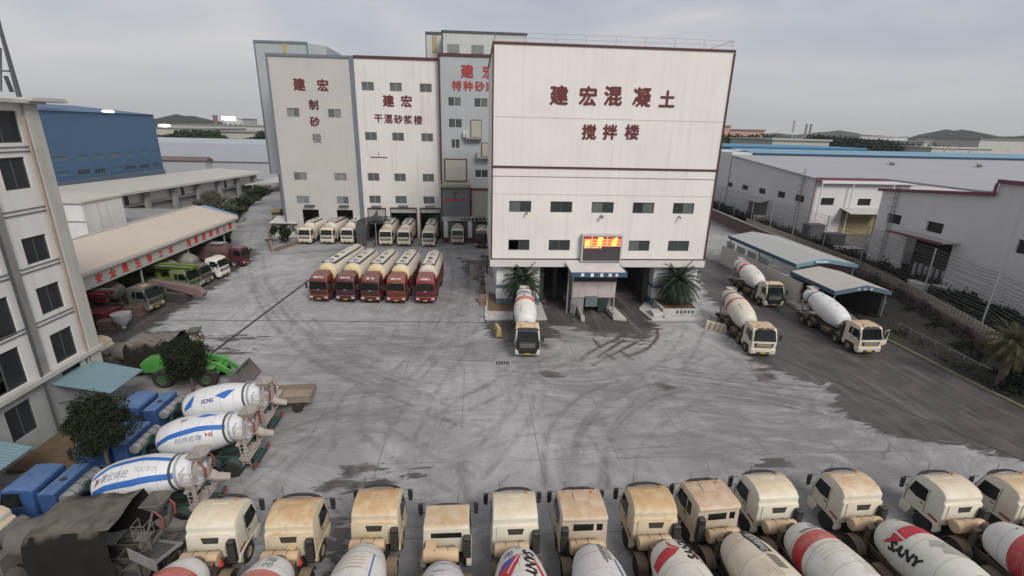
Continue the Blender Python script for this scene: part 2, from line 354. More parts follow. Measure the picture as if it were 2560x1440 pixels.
wcol = mix(mth(t, 'MULTIPLY', ramp(gn(1.0, 6, (1.2, .12, 1), .5), .5, .7), .5), wcol, (.19, .175, .17, 1))
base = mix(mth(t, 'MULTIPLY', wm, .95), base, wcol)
L(t, base, b.inputs['Base Color'])
L(t, mth(t, 'MULTIPLY_ADD', wm, mth(t, 'MULTIPLY_ADD', ramp(gn(.35, 6), .4, .62), .14, -.36), .84), b.inputs['Roughness'])
bp = N(t, 'ShaderNodeBump', inp={'Strength': .25, 'Distance': .02}); L(t, gn(6, 6), bp.inputs['Height']); L(t, bp.outputs[0], b.inputs['Normal'])
me.materials.append(m)
# expansion joints and drain grooves
mj = mat('joint', (.03, .028, .028), .9, .2)
jb = MB()
def joint(a, b_, w=.16):
    a = Vector((*G(*a), 0)); c = Vector((*G(*b_), 0)); d = (c-a).normalized(); n = Vector((-d.y, d.x, 0))*w/2; z = Vector((0, 0, .004))
    jb.quad(a+n+z, a-n+z, c-n+z, c+n+z)
joint((430,800),(1212,806),.14); joint((1216,806),(1765,806),.10); joint((1218,640),(1215,806),.28); joint((1868,862),(2600,1169),.16); joint((571,639),(775,631),.22); joint((775,631),(925,618),.18)
joint((528,884),(898,606),.3); joint((915,640),(945,605),.18); joint((1186,853),(1236,853),.08); joint((1352,853),(1640,852),.08); joint((1370,905),(1100,900),.05)
o = jb.build('ground_joint', mj, smooth=False); tag(o, 'dark straight grooves between the concrete slabs', 'grooves', kind='structure')
# terrain to the horizon
mt = mat('terrain', (.10, .105, .085), .95, .45, .02, wpos=True)
tb = MB(); tb.quad((-6000,-400,-.03),(6000,-400,-.03),(6000,7000,-.03),(-6000,7000,-.03)); tag(tb.build('ground', mt, smooth=False), 'dull green and grey land reaching the horizon', 'land', kind='structure')
def hill(name, pts, Y, depth, label, seed, m):
    """ridge whose skyline passes the sighted points at distance Y"""
    rr = np.random.default_rng(seed); w = [WY(px, py, Y) for px, py in pts]; mb = MB()
    X = np.linspace(w[0][0], w[-1][0], 160); H = np.interp(X, [p[0] for p in w], [p[1] for p in w]); H = H + rr.normal(0, 1, 160)*abs(Y)*.0012
    rows = [(0, 0), (.12, .42), (.3, .75), (.5, 1.0), (.75, .7), (1, 0)]
    for fy, fz in rows:
        for i in range(160): mb.v.append((X[i], Y+(fy-.5)*depth, H[i]*fz + (rr.normal(0, 1)*Y*.0008 if 0 < fz < 1 else 0)))
    for j in range(5):
        for i in range(159): mb.f.append((j*160+i, j*160+i+1, (j+1)*160+i+1, (j+1)*160+i))
    return tag(mb.build(name, m, ang=80), label, 'hill', kind='structure')
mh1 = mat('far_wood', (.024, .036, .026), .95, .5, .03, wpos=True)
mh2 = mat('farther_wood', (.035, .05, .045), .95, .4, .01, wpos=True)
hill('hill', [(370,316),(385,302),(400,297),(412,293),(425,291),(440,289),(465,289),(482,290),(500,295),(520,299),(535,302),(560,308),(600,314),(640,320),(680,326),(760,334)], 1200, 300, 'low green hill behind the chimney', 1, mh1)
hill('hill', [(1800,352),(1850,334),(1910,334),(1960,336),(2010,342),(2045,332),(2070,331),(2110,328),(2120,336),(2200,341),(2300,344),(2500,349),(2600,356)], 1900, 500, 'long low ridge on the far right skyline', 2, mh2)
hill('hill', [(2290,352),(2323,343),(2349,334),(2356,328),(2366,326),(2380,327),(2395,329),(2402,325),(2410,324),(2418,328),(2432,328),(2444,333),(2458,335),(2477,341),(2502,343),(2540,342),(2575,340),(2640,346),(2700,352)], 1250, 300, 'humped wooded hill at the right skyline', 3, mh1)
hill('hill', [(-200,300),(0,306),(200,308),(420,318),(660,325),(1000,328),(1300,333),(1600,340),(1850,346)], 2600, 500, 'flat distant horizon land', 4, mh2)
# ------------------------------------------------------------------ building helpers
def frame(pl, c):
    """pl: '-Y' wall at y=c facing the camera, '+X' wall at x=c facing right, '-X' facing left. maps (u, d inward, z)"""
    if pl == '-Y': return lambda u, d, z: (u, c+d, z)
    if pl == '+X': return lambda u, d, z: (c-d, u, z)
    return lambda u, d, z: (c+d, u, z)
def wall(mb, pl, c, u0, u1, z0, z1, holes=(), rev=.25, top=None):
    F = frame(pl, c); us = sorted({u0, u1, *[h[0] for h in holes], *[h[1] for h in holes]}); zs = sorted({z0, z1, *[h[2] for h in holes], *[h[3] for h in holes]})
    us = [u for u in us if u0 <= u <= u1]; zs = [z for z in zs if z0 <= z <= z1]
    T = top or (lambda u: z1)
    for a, b_ in zip(us, us[1:]):
        for e, f in zip(zs, zs[1:]):
            um, zm = (a+b_)/2, (e+f)/2
            if any(h[0] < um < h[1] and h[2] < zm < h[3] for h in holes): continue
            zt = (lambda u: T(u) if f == zs[-1] else f)
            mb.quad(F(a, 0, e), F(b_, 0, e), F(b_, 0, zt(b_)), F(a, 0, zt(a)))
    for h in holes:
        a, b_, e, f = h
        mb.quad(F(a,0,e),F(a,rev,e),F(a,rev,f),F(a,0,f)); mb.quad(F(b_,0,e),F(b_,rev,e),F(b_,rev,f),F(b_,0,f))
        mb.quad(F(a,0,f),F(b_,0,f),F(b_,rev,f),F(a,rev,f)); mb.quad(F(a,0,e),F(b_,0,e),F(b_,rev,e),F(a,rev,e))
def fbox(mb, F, u0, u1, d0, d1, z0, z1):
    a = [F(u, d, z) for z in (z0, z1) for d in (d0, d1) for u in (u0, u1)]
    xs_ = [p[0] for p in a]; ys_ = [p[1] for p in a]
    return mb.box(min(xs_), max(xs_), min(ys_), max(ys_), z0, z1)
WR = random.Random(12)
GLALT = mat('lighter_glass', (.10, .115, .11), .3, .4, .8, spec=.5)
def window(par, pl, c, u0, u1, z0, z1, mf, mg, panes=2, fw=.07, open_=None, dep=.1):
    F = frame(pl, c); mb = MB(); d0, d1 = .09, .19
    fbox(mb, F, u0+.002, u1-.002, d0, d1, z0+.002, z0+fw); fbox(mb, F, u0+.002, u1-.002, d0, d1, z1-fw, z1-.002)
    fbox(mb, F, u0+.002, u0+fw, d0, d1, z0+fw, z1-fw); fbox(mb, F, u1-fw, u1-.002, d0, d1, z0+fw, z1-fw)
    for k in range(1, panes):
        u = u0+(u1-u0)*k/panes; fbox(mb, F, u-fw/2, u+fw/2, d0+.01, d1, z0+fw, z1-fw)
    w = mb.build('window', mf, par, world=True, smooth=False)
    for k in range(panes):
        if open_ == k: continue
        g = MB(); a = u0+fw/2+(u1-u0-fw)*k/panes; b_ = u0+fw/2+(u1-u0-fw)*(k+1)/panes
        fbox(g, F, a, b_, .12+.02*(k % 2), .13+.02*(k % 2), z0+fw/2, z1-fw/2); g.build('pane', WR.choice([mg, mg, mg, GLALT]) if mg is not GLD else mg, w, world=True, smooth=False)
    return w
def chars(par, pl, c, items, m, off=-.03, bold=.035, name='wall_lettering'):
    """items: (character, px, py, height) sighted on the wall plane"""
    F = frame(pl, c); W = WY if pl == '-Y' else WX
    for ch, px, py, h in items:
        u, z = W(px, py, c)
        letters(ch, h, lambda a, b_, d, u=u, z=z: F(u+(a if pl != '-X' else -a), off-d, z+b_), m, par, name, bold=bold, extr=.03)

WHITE = mat('white_cladding', (.66, .635, .60), .6, .07, .25, wpos=True, panel=.92, paneldark=.91, grime=(.42, .40, .37), grimeamt=.32)
GREYW = mat('grey_cladding', (.43, .415, .395), .65, .06, .3, wpos=True, panel=.9, paneldark=.88, grime=(.32, .31, .30), grimeamt=.3)
WHITE2 = mat('old_white_cladding', (.60, .58, .55), .65, .06, .3, wpos=True, panel=1.0, paneldark=.93, grime=(.36, .32, .27), grimeamt=.5)
BLUEG = mat('bluegrey_cladding', (.33, .355, .37), .6, .06, .3, wpos=True, panel=.9, paneldark=.9, grime=(.24, .26, .27), grimeamt=.3)
PALEB = mat('pale_grey_cladding', (.44, .445, .44), .6, .06, .3, wpos=True, panel=.9, paneldark=.9, grime=(.3, .3, .3), grimeamt=.25)
REDTRIM = mat('red_trim', (.075, .024, .022), .6, .15, wpos=True)
BLUETRIM = mat('slate_trim', (.13, .155, .185), .6, .1, wpos=True)
REDL = mat('red_lettering', (.115, .020, .020), .6, .12, 3)
REDL2 = mat('faded_red_lettering', (.30, .04, .04), .7, .35, 3)
DARKL = mat('dark_lettering', (.10, .02, .02), .7, .2, 3)
GREYL = mat('worn_grey_lettering', (.17, .16, .16), .7, .3, 3)
WF = mat('window_frame', (.30, .30, .29), .5, .1); WFD = mat('dark_window_frame', (.08, .09, .09), .5, .1)
GLS = mat('window_glass', (.035, .045, .045), .14, .6, .25, spec=.6); GLW = mat('dusty_glass', (.17, .19, .185), .45, .3, .8, spec=.4); GLD = mat('dark_room_glass', (.02, .024, .028), .3, .3, .6)
CONC = mat('pale_concrete', (.42, .41, .385), .9, .15, .5, wpos=True, grime=(.24, .23, .2), grimeamt=.6)
CONCD = mat('grey_concrete', (.22, .215, .205), .9, .2, .8, wpos=True, grime=(.11, .105, .1), grimeamt=.5)
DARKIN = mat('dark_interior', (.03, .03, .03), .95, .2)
STEEL = mat('grey_steel', (.26, .27, .27), .55, .12, metal=.3); STEELD = mat('dark_steel', (.06, .065, .07), .6, .2)
SHUT = mat('roller_shutter', (.34, .33, .27), .6, .08, wpos=True, corr=.25, corrdir=2, bump=.1)
RUST = mat('rusty_frame', (.12, .045, .035), .8, .3)
def shell(par, name, m, x0, x1, y0, y1, z0, z1, front=(), left=(), right=(), roofm=None, top=None):
    mb = MB(); wall(mb, '-Y', y0, x0, x1, z0, z1, front); wall(mb, '-X', x0, y0, y1, z0, z1, left); wall(mb, '+X', x1, y0, y1, z0, z1, right)
    mb.quad((x0,y1,z0),(x1,y1,z0),(x1,y1,z1),(x0,y1,z1)); mb.build(name, m, par, world=True, smooth=False)
    rf = MB(); rf.box(x0+.01, x1-.01, y0+.01, y1-.01, z1-.25, z1-.01); return rf.build('roof', roofm or CONCD, par, world=True, smooth=False)

# ------------------------------------------------------------------ 1 concrete mixing tower
bt = thing('mixing_tower', 'big white clad tower with dark red edges and red characters facing the yard', 'building', (14.4, 65, 0))
x0, x1, y0, y1, z0, z1 = 1.65, 27.2, 55.0, 76.0, 6.05, 28.9
wins = [(3.6,6.1,11.6,12.85),(8.3,10.8,11.6,12.85),(13.05,15.6,11.6,12.85),(17.85,20.35,11.6,12.85),(22.6,25.1,11.6,12.85),(3.6,6.05,7.15,8.4),(8.3,10.8,7.15,8.4),(17.8,20.3,7.15,8.4),(22.55,25.1,7.15,8.4)]
lw = [(58,60.2,11.6,12.8),(64,66.2,11.6,12.8),(58,60.2,7.2,8.4),(64,66.2,7.2,8.4),(70,72.2,11.6,12.8)]
shell(bt, 'wall', WHITE, x0, x1, y0, y1, z0, z1, front=wins, left=lw)
for i, w in enumerate(wins): window(bt, '-Y', y0, *w, WFD, GLS, 2, .07, open_=0 if i == 5 else None)
for w in lw: window(bt, '-X', x0, *w, WFD, GLS, 2)
tr = MB(); tr.box(x0-.08, x1+.08, y0-.1, y0-.003, z1-.12, z1+.1); tr.box(x0-.08, x0+.08, y0-.12, y0-.004, z0, z1-.22); tr.box(x1-.08, x1+.08, y0-.12, y0-.004, z0, z1-.22)
tr.box(x0+.08, x1-.08, y0-.09, y0-.003, 16.46, 16.68); tr.box(x0+.08, x1-.08, y0-.08, y0-.003, z0+.003, z0+.12); tr.box(x0-.1, x0-.003, y0-.003, y1, z1-.3, z1+.1)
tr.box(x1+.003, x1+.1, y0-.003, y1, z1-.38, z1+.12)
tr.build('red_trim', REDTRIM, bt, world=True, smooth=False)
for z_ in (21.75, 13.6): tr = MB(); tr.box(x0+.09, x1-.09, y0-.02, y0-.003, z_, z_+.035); tr.build('cladding_seam', mat('seam_grey', (.36,.345,.33), .8, .4, .8), bt, world=True, smooth=False)
tr = MB(); tr.box(x0+.1, x1-.1, y0-.06, y0-.004, 15.55, 15.6); tr.build('conduit', STEEL, bt, world=True, smooth=False)
lb = MB(); lb.box(x0-.15, x1+.0, y0-.35, y1, 5.25, z0-.03); lb.build('floor_slab', mat('slab_white', (.55,.53,.50), .8, .1, grime=(.4,.38,.35), wpos=True, grimeamt=.3), bt, world=True, smooth=False)
rl = MB()
for k in range(9):
    x = x0+.2+(x1-x0-.4)*k/8; rl.cyl((x, y0+.25, z1+.1), (x, y0+.25, z1+1.0), .02)
for z in (z1+.55, z1+1.0): rl.cyl((x0+.2, y0+.25, z), (x1-.2, y0+.25, z), .016); 
rl.cyl((x1-.2, y0+.25, z1+1.0), (x1-.2, y1, z1+1.0), .025); rl.cyl((x0+.2, y0+.25, z1+1.0), (x0+.2, y1, z1+1.0), .025)
rl.build('roof_railing', STEEL, bt, world=True)
chars(bt, '-Y', y0, [('建',1398,238,1.85),('宏',1470,240,1.85),('混',1533,240,1.85),('凝',1605,243,1.85),('土',1668,247,1.6),('搅',1473,330,1.5),('拌',1525,330,1.5),('楼',1580,330,1.5)], REDL, bold=.032)
# supports: two wall piers each side, back wall, side walls
PW = mat('pier_white', (.58, .585, .575), .8, .1, .6, wpos=True, grime=(.2,.19,.18), grimeamt=.35); PB = mat('pier_blue', (.12, .17, .21), .7, .15)
pr = MB()
PIERS = [(2.3,4.3,55.6,57.5),(5.7,7.5,55.6,62),(21.5,23.3,55.6,62),(25.0,26.9,55.6,57.5)]
for a, b_, c, d in PIERS: pr = MB(); pr.box(a, b_, c, d, 1.0, 5.25); pr.build('pier', PW, bt, world=True, smooth=False)
for a in (2.3, 26.5): pr = MB(); pr.box(a, a+.4, 57.52, 74.98, 0, 5.25); pr.build('side_wall', PW, bt, world=True, smooth=False)
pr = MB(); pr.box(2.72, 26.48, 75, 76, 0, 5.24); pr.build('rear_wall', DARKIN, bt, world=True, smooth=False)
for a, b_, c, d in PIERS:
    pr = MB(); pr.box(a-.02, b_+.02, c-.02, d+.02, 0, .998); pr.build('pier_foot', PB, bt, world=True, smooth=False); pr = MB(); pr.box(a-.015, b_+.015, c-.015, d, 2.3, 2.75); pr.build('pier_band', PB, bt, world=True, smooth=False)
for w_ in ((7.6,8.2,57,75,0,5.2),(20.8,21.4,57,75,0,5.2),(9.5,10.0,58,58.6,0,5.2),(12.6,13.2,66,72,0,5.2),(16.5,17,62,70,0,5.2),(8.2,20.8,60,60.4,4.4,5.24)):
    pr = MB(); pr.box(*w_); pr.build('inner_wall', mat('shaded_wall', (.055,.052,.048), .95, .3, 1), bt, world=True, smooth=False)  # near-black colour paints the shade under the tower into these walls
# LED board on the facade
lb_ = thing('led_board', 'grey framed display board with glowing orange rows below the tower lettering', 'display board', (14.45, 54.9, 6.1))
fb = MB(); fb.box(12.05, 16.85, 54.3, 54.9, 6.0, 9.2); fb.build('housing', mat('board_grey', (.42,.41,.40), .6, .1), lb_, world=True, bev=(.03, 1))
sc_ = MB(); sc_.box(12.25, 16.65, 54.27, 54.295, 6.12, 9.0); sc_.build('screen', mat('screen_off', (.055, .045, .047), .5, .1), lb_, world=True, smooth=False)
RE = mat('led_red', (.85, .10, .03), .5, 0, emit=.75); OR = mat('led_orange', (1, .42, .22), .5, 0, emit=1.1); YE = mat('led_yellow', (1, .72, .12), .5, 0, emit=1.3); DR = mat('led_dim_red', (.35, .04, .02), .5, 0, emit=.35)
q = MB(); q.box(12.3, 16.6, 54.255, 54.266, 8.62, 8.95); q.build('screen_header', DR, lb_, world=True, smooth=False)
q = MB(); q.box(12.3, 16.6, 54.255, 54.266, 7.9, 8.6); q.build('lit_rows', RE, lb_, world=True, smooth=False)
q = MB(); [q.box(12.3, 16.6, 54.245, 54.253, z, z+.05) for z in (8.6, 8.24, 7.88)]; q.box(13.17, 13.22, 54.243, 54.252, 7.93, 9.0); q.box(14.98, 15.02, 54.243, 54.252, 7.93, 9.0); q.build('table_line', OR, lb_, world=True, smooth=False)
FF = frame('-Y', 54.24)
for s_, u, z, h in (('楼线',14.2,8.78,.27),('一线',15.9,8.78,.27),('生产',12.75,8.42,.28),('正常',14.1,8.42,.28),('正常',15.85,8.42,.28),('情况',12.7,8.06,.28),('正常',14.1,8.06,.28),('正常',15.8,8.06,.28)):
    letters(s_, h, lambda a, b_, d, u=u, z=z: FF(u+a, -d*.3, z+b_), YE, lb_, 'lit_text', bold=.03)
letters('日期 时间 人员 时间 人员', .2, lambda a, b_, d: FF(13.35+a, -d*.3, 7.72+b_), OR, lb_, 'lit_text', bold=.03, width=2.0)
# loudspeaker / lamps on the wall
for px, py, lab in ((1502,537,'round grey horn under the middle upper window'),(1316,529,'small lamp under the upper left window'),(1697,540,'small lamp under the upper right window')):
    u, z = WY(px, py, 55); h = MB(); h.cyl((u, 54.98, z), (u, 54.6, z-.1), .05, .1); h.cyl((u, 54.62, z-.1), (u, 54.42, z-.16), .08, .22 if px == 1502 else .12, 12)
    o = h.build('horn_speaker' if px == 1502 else 'wall_lamp', STEEL); tag(o, lab, 'loudspeaker' if px == 1502 else 'lamp', None if px == 1502 else 'lamps on the tower wall')
# control kiosk under the tower
kb = thing('control_kiosk', 'small kiosk with blue edged canopy between the two truck bays of the tower', 'kiosk', (13.8, 53, 0))
q = MB(); q.box(11.1, 16.2, 53.2, 56.5, 1.9, 4.6); q.build('cabin', mat('kiosk_wall', (.40,.36,.33), .85, .2, 1, grime=(.14,.08,.05), grimeamt=.7), kb, world=True, bev=(.04,1))
q = MB(); q.box(11.15, 16.15, 53.15, 53.195, 3.9, 4.6); q.build('window_band', GLD, kb, world=True, smooth=False)
q = MB(); q.box(11.0, 11.15, 53.1, 56, 0, 5); q.box(16.0, 16.15, 53.1, 53.25, 0, 1.9); q.box(10.5, 10.62, 53.3, 53.42, 0, 5.2); q.build('post', STEEL, kb, world=True, smooth=False)
q = MB(); q.slab((10.6, 51.9, 5.35), (16.9, 51.9, 5.35), (16.4, 55, 5.9), (10.3, 55, 5.9), .12); q.build('canopy', mat('canopy_white', (.5,.48,.47), .7, .12, 1), kb, world=True, smooth=False)
q = MB(); q.box(10.55, 16.95, 51.78, 51.88, 4.85, 5.4); q.box(16.85, 16.95, 51.88, 54.9, 4.95, 5.5); q.build('fascia', mat('fascia_blue', (.035, .085, .14), .6, .1), kb, world=True, smooth=False)
for i, ch in enumerate('质量监控台'):
    u, _ = WY((1457, 1481, 1505, 1526, 1543)[i], 683, 51.75)
    letters(ch, .36, lambda a, b_, d, u=u: (u+a, 51.765-d*.3, 5.12+b_), mat('white_letter', (.72,.74,.76), .6, 0), kb, 'sign_letter', bold=.05)
q = MB(); q.box(11.2, 12.5, 53.2, 55.5, 0, 1.85); q.box(14.6, 16, 54.2, 56, 0, 1.85); q.build('base_wall', CONCD, kb, world=True, smooth=False)
q = MB(); q.box(12.65, 14.1, 53.0, 54.1, .85, 2.15); q.build('cabinet', mat('cabinet_green', (.10,.14,.135), .6, .15), kb, world=True, bev=(.03,1))
q = MB(); q.box(14.3, 15.4, 53.3, 54.2, .1, 2.3); q.build('door', mat('dark_green_door', (.015,.03,.025), .6, .2), kb, world=True, smooth=False)
# low washing pit walls in front
for a, lab in (([(11.0,57.5),(11.9,53.5),(11.9,50.8)], 'left low concrete kerb wall of the wash bay'), ([(15.6,56.5),(15.3,54),(15.7,51.2)], 'right low concrete kerb wall of the wash bay')):
    q = MB()
    for (ax_, ay), (bx_, by) in zip(a, a[1:]): q.slab((ax_-.18, ay, .85), (bx_-.18, by, .62), (bx_+.18, by, .62), (ax_+.18, ay, .85), .6)
    q.slab((a[-1][0]-.18, a[-1][1], .62), (a[-1][0]-.18, a[-1][1]-.4, .1), (a[-1][0]+.25, a[-1][1]-.4, .1), (a[-1][0]+.25, a[-1][1], .62), .1)
    o = q.build('kerb_wall', mat('dusty_kerb', (.27,.245,.225), .9, .25), None, bev=(.03,1)); tag(o, lab, 'low wall')
q = MB(); q.box(12.2, 15.1, 56.4, 56.7, 0, .9); q.box(12.0,15.2,56.7,57.4,0,.5); tag(q.build('kerb_wall', MATS['dusty_kerb'], bev=(.04,1)), 'rear low concrete wall of the wash bay under the kiosk', 'low wall')
q = MB(); q.slab((15.9,54.5,.35),(15.9,50.9,.3),(17.0,50.6,.3),(16.6,54.5,.35),.34); tag(q.build('plinth', CONC, bev=(.03,1)), 'pale stepped concrete block right of the wash bay', 'plinth')
q = MB()
for dx in (0, .45): q.tube([(10.9+dx, 53.2, .05), (11.2+dx, 53.0, 1.3), (11.45+dx, 52.6, .9), (11.2+dx, 52.2, .1)], .05)
q.tube([(10.9,53.2,1.3),(12.0,52.7,1.0)], .04); tag(q.build('rail_frame', STEEL), 'bent grey steel rail beside the wash bay', 'railing')

# ------------------------------------------------------------------ 2 towers behind
def tower_windows(par, ws, Y, mf, mg):
    for w in ws: window(par, '-Y', Y, *w, mf, mg, 2, .09)
st = thing('sand_tower', 'beige grey tower at left with grey blue edges and two garage doors', 'building', (-28.7, 100, 0))
ws = [(-33.6,-31.4,21.7,23.2),(-26.5,-24.2,21.7,23.2),(-33.65,-31.3,10.7,12.1),(-26.4,-24.1,10.7,12.1),(-33.6,-31.3,6.4,7.8),(-26.3,-24.1,6.4,7.8)]
dr = [(-32.8,-29.8,0,5.3),(-26.5,-23.5,0,5.3)]
shell(st, 'wall', GREYW, -36, -21.42, 94, 108, 0, 31.8, front=ws+dr); tower_windows(st, ws, 94, WF, GLW)
q = MB(); q.box(-36.1,-35.8,93.85,93.996,0,31.8); q.box(-22.1,-21.42,93.8,93.996,0,31.8); q.box(-36.1,-21.42,93.83,93.996,31.5,31.95); q.build('edge_trim', BLUETRIM, st, world=True, smooth=False)
for a, b_, _, z in dr: q = MB(); q.box(a+.6, b_-.6, 93.4, 93.99, z+.7, z+.9); q.build('door_lamp', STEELD, st, world=True, smooth=False)
chars(st, '-Y', 94, [('建',748,211,1.95),('宏',807,213,1.9)], REDL, bold=.03)
chars(st, '-Y', 94, [('制',784,262,1.6),('砂',787,304,1.6)], DARKL, bold=.03); chars(st, '-Y', 94, [('楼',792,345,1.5)], GREYL, bold=.03)
bb = thing('silo_house', 'pale blue grey box rising behind the left of the beige tower', 'building', (-36, 110, 0))
q = MB(); q.prism([(-41.7,104),(-32,104),(-29.4,107),(-29.4,118),(-41.7,118)], 10.8, 35.1, 'z'); q.build('wall', BLUEG, bb, world=True, smooth=False)
q = MB(); q.box(-41.8,-32,103.85,103.99,34.9,35.3); q.box(-41.8,-41.6,103.85,103.99,10.8,34.9); q.box(-32.15,-31.95,103.8,103.99,30,35.2); q.build('edge_trim', BLUETRIM, bb, world=True, smooth=False)
q = MB(); q.box(-36.6,-35.9,103.9,103.99,31,34.9); q.build('yellow_strip', mat('yellow_pipe', (.32,.27,.13), .7, .2), bb, world=True, smooth=False)
q = MB(); q.box(-40.5,-37,104.5,117,0,10.8); q.build('base_wall', mat('purple_grey', (.20,.19,.22), .8, .1, wpos=True), bb, world=True, smooth=False)
wt = thing('mortar_tower', 'white tower with twelve windows between the beige and the blue grey towers', 'building', (-14, 100, 0))
ws = [(x, x+2.15, z, z+1.45) for z in (26.4, 18.0, 10.75, 6.6) for x in (-20.3, -15.45, -10.2)]
dr = [(-20.6,-17.4,0,5.6),(-16.4,-11.6,0,5.7),(-10.8,-7.1,0,5.7)]
shell(wt, 'wall', WHITE2, -21.38, -6.7, 94, 110, 0, 31.9, front=ws+dr); tower_windows(wt, ws, 94, WF, mat('grey_glass', (.085,.095,.09), .3, .3, .7))
q = MB(); q.box(-21.38,-6.7,93.83,93.996,31.6,32.05); q.build('edge_trim', REDTRIM, wt, world=True, smooth=False)
for i, (a, b_, _, z) in enumerate(dr):
    q = MB(); q.box(a-.12, a, 93.88, 93.995, 0, z+.2); q.box(b_, b_+.12, 93.88, 93.995, 0, z+.2); q.box(a, b_, 93.88, 93.995, z+.0, z+.2)
    f_ = q.build('door_frame', RUST, wt, world=True, smooth=False)
    q = MB(); zz = (2.6, 4.85, 4.9)[i]; q.box(a, b_, 94.12, 94.2, zz, z-.01); q.build('shutter', mat('pale_shutter', (.36,.36,.34), .6, .1, corr=.3, corrdir=2, wpos=True), f_, world=True, smooth=False)
    q = MB(); q.box((a+b_)/2-.9, (a+b_)/2+.9, 93.5, 93.99, z+.45, z+.7); q.build('door_lamp', STEEL, wt, world=True, smooth=False)
chars(wt, '-Y', 94, [('建',971,252,1.9),('宏',1016,253,1.9)], REDL, bold=.03)
chars(wt, '-Y', 94, [('干',946,296,1.3),('混',971,297,1.45),('砂',996,298,1.45),('浆',1020,299,1.45),('楼',1045,300,1.45)], DARKL, bold=.03)
q = MB(); u, z = WY(947, 393, 93.95); q.box(u-1.5, u+1.6, 93.9, 93.97, z-.06, z+.06); q.box(u-.04,u+.04,93.9,93.97,z,z+.8); q.build('rusty_bracket', RUST, wt, world=True, smooth=False)
pt = thing('special_mortar_tower', 'blue grey tower with red edges partly hidden by the big white tower', 'building', (1, 99, 0))
sw = [(*[WY(x, 300, 93)[0] for x in (a, b_)], WY(1140, d, 93)[1], WY(1140, c, 93)[1]) for a, b_, c, d in ((1120,1153,243,266),(1185,1219,244,267),(1121,1155,297,320),(1127,1149,348,371),(1187,1221,423,443))]
sw = [(a if a > -6.5 else -6.3, b_, c, d) for a, b_, c, d in sw]
def W93(x0_, y0_, x1_, y1_): a = WY(x0_, y0_, 93); c = WY(x1_, y1_, 93); return (a[0], c[0], c[1], a[1])
doors3 = [W93(1176,299,1204,343), W93(1203,356,1224,391)]
shell(pt, 'wall', BLUEG, -6.68, 8.7, 93, 110, 0, 32.6, front=sw)
tower_windows(pt, sw, 93, mat('white_window_frame', (.45,.45,.44), .5, .1), GLS)
q = MB(); q.box(-6.78,-6.45,92.85,92.996,0,32.6); q.box(-6.78,8.7,92.8,92.996,32.3,32.75); q.build('edge_trim', REDTRIM, pt, world=True, smooth=False)
q = MB(); q.box(-6.1, 8.7, 94.5, 108, 32.61, 36.4); q.build('roof_house', PALEB, pt, world=True, smooth=False)
q = MB(); q.box(-6.2, -5.95, 94.35, 94.49, 32.6, 36.4); q.box(-6.2, 8.8, 94.35, 94.49, 36.2, 36.55); q.build('roof_house_trim', STEELD, pt, world=True, smooth=False)
for a, b_ in ((1118,1149),(1179,1210)):
    ua = WY(a, 110, 94.45)[0]; ub = WY(b_, 132, 94.45)[0]; zt = WY(1140, 110, 94.45)[1]; zb = WY(1140, 132, 94.45)[1]
    q = MB(); q.box(ua, ub, 94.4, 94.49, zb, zt); f_ = q.build('window', WF, pt, world=True, smooth=False); q = MB(); q.box(ua+.1, (ua+ub)/2-.04, 94.36, 94.395, zb+.1, zt-.1); q.box((ua+ub)/2+.04, ub-.1, 94.36, 94.395, zb+.1, zt-.1); q.build('pane', GLW, f_, world=True, smooth=False)
for a, b_, c, d in doors3:
    q = MB(); q.box(a, b_, 92.9, 92.99, c, d); f_ = q.build('loading_door', RUST, pt, world=True, smooth=False); q = MB(); q.box(a+.15, b_-.1, 92.84, 92.895, c, d-.15); q.build('door_leaf', SHUT, f_, world=True, smooth=False)
    q = MB(); q.box(a-.8, b_+.1, 91.9, 92.99, c-.35, c-.15); q.box(a-.8,a-.7,91.9,92.9,c-.15,c+.8); q.build('balcony', mat('balcony_grey', (.3,.28,.26), .8, .2), pt, world=True, smooth=False)
u, z = WY(1166, 335, 92.5); q = MB(); q.box(u-.6, u+.3, 92.2, 92.98, z-.6, z+.5); q.build('air_unit', mat('unit_white', (.5,.5,.48), .6, .1), pt, world=True, bev=(.04,1))
chars(pt, '-Y', 93, [('建',1168,178,2.1),('宏',1222,180,2.1)], REDL2, bold=.035); chars(pt, '-Y', 93, [('特',1142,214,1.6),('种',1170,215,1.6),('砂',1199,216,1.6),('浆',1226,217,1.6)], REDL2, bold=.03)
# big shutter with balcony rail, grey office box and portico
a = W93(1110, 396, 1168, 455)
q = MB(); q.box(a[0], a[1], 92.9, 92.99, a[2], a[3]); f_ = q.build('loading_door', RUST, pt, world=True, smooth=False); q = MB(); q.box(a[0]+.25, a[1]-.25, 92.84, 92.895, a[2]+.2, a[3]-.25); q.build('door_leaf', SHUT, f_, world=True, smooth=False)
sb = thing('stair_house', 'small pale box tower with a yellow strip beside the roof house', 'building', (-7, 100, 0))
q = MB(); q.box(-9.2, -6.2, 98, 106, 31.9, 36.6); q.build('wall', PALEB, sb, world=True, smooth=False); q = MB(); q.box(-8.1, -7.3, 97.9, 97.99, 33.4, 36.2); q.build('yellow_strip', MATS['yellow_pipe'], sb, world=True, smooth=False)
q = MB(); q.box(-9.3,-6.1,97.85,97.995,36.4,36.8); q.box(-9.3,-9.15,97.85,97.995,31.9,36.4); q.build('edge_trim', STEELD, sb, world=True, smooth=False)
an = thing('office_annex', 'dark grey box with small red lettering above the white portico', 'building', (-3, 91, 0))
q = MB(); q.box(-6.35, -1.4, 90.5, 92.95, 4.9, 10.2); q.build('wall', mat('annex_grey', (.14, .145, .15), .5, .08, panel=1.2, wpos=True, paneldark=.8), an, world=True, smooth=False)
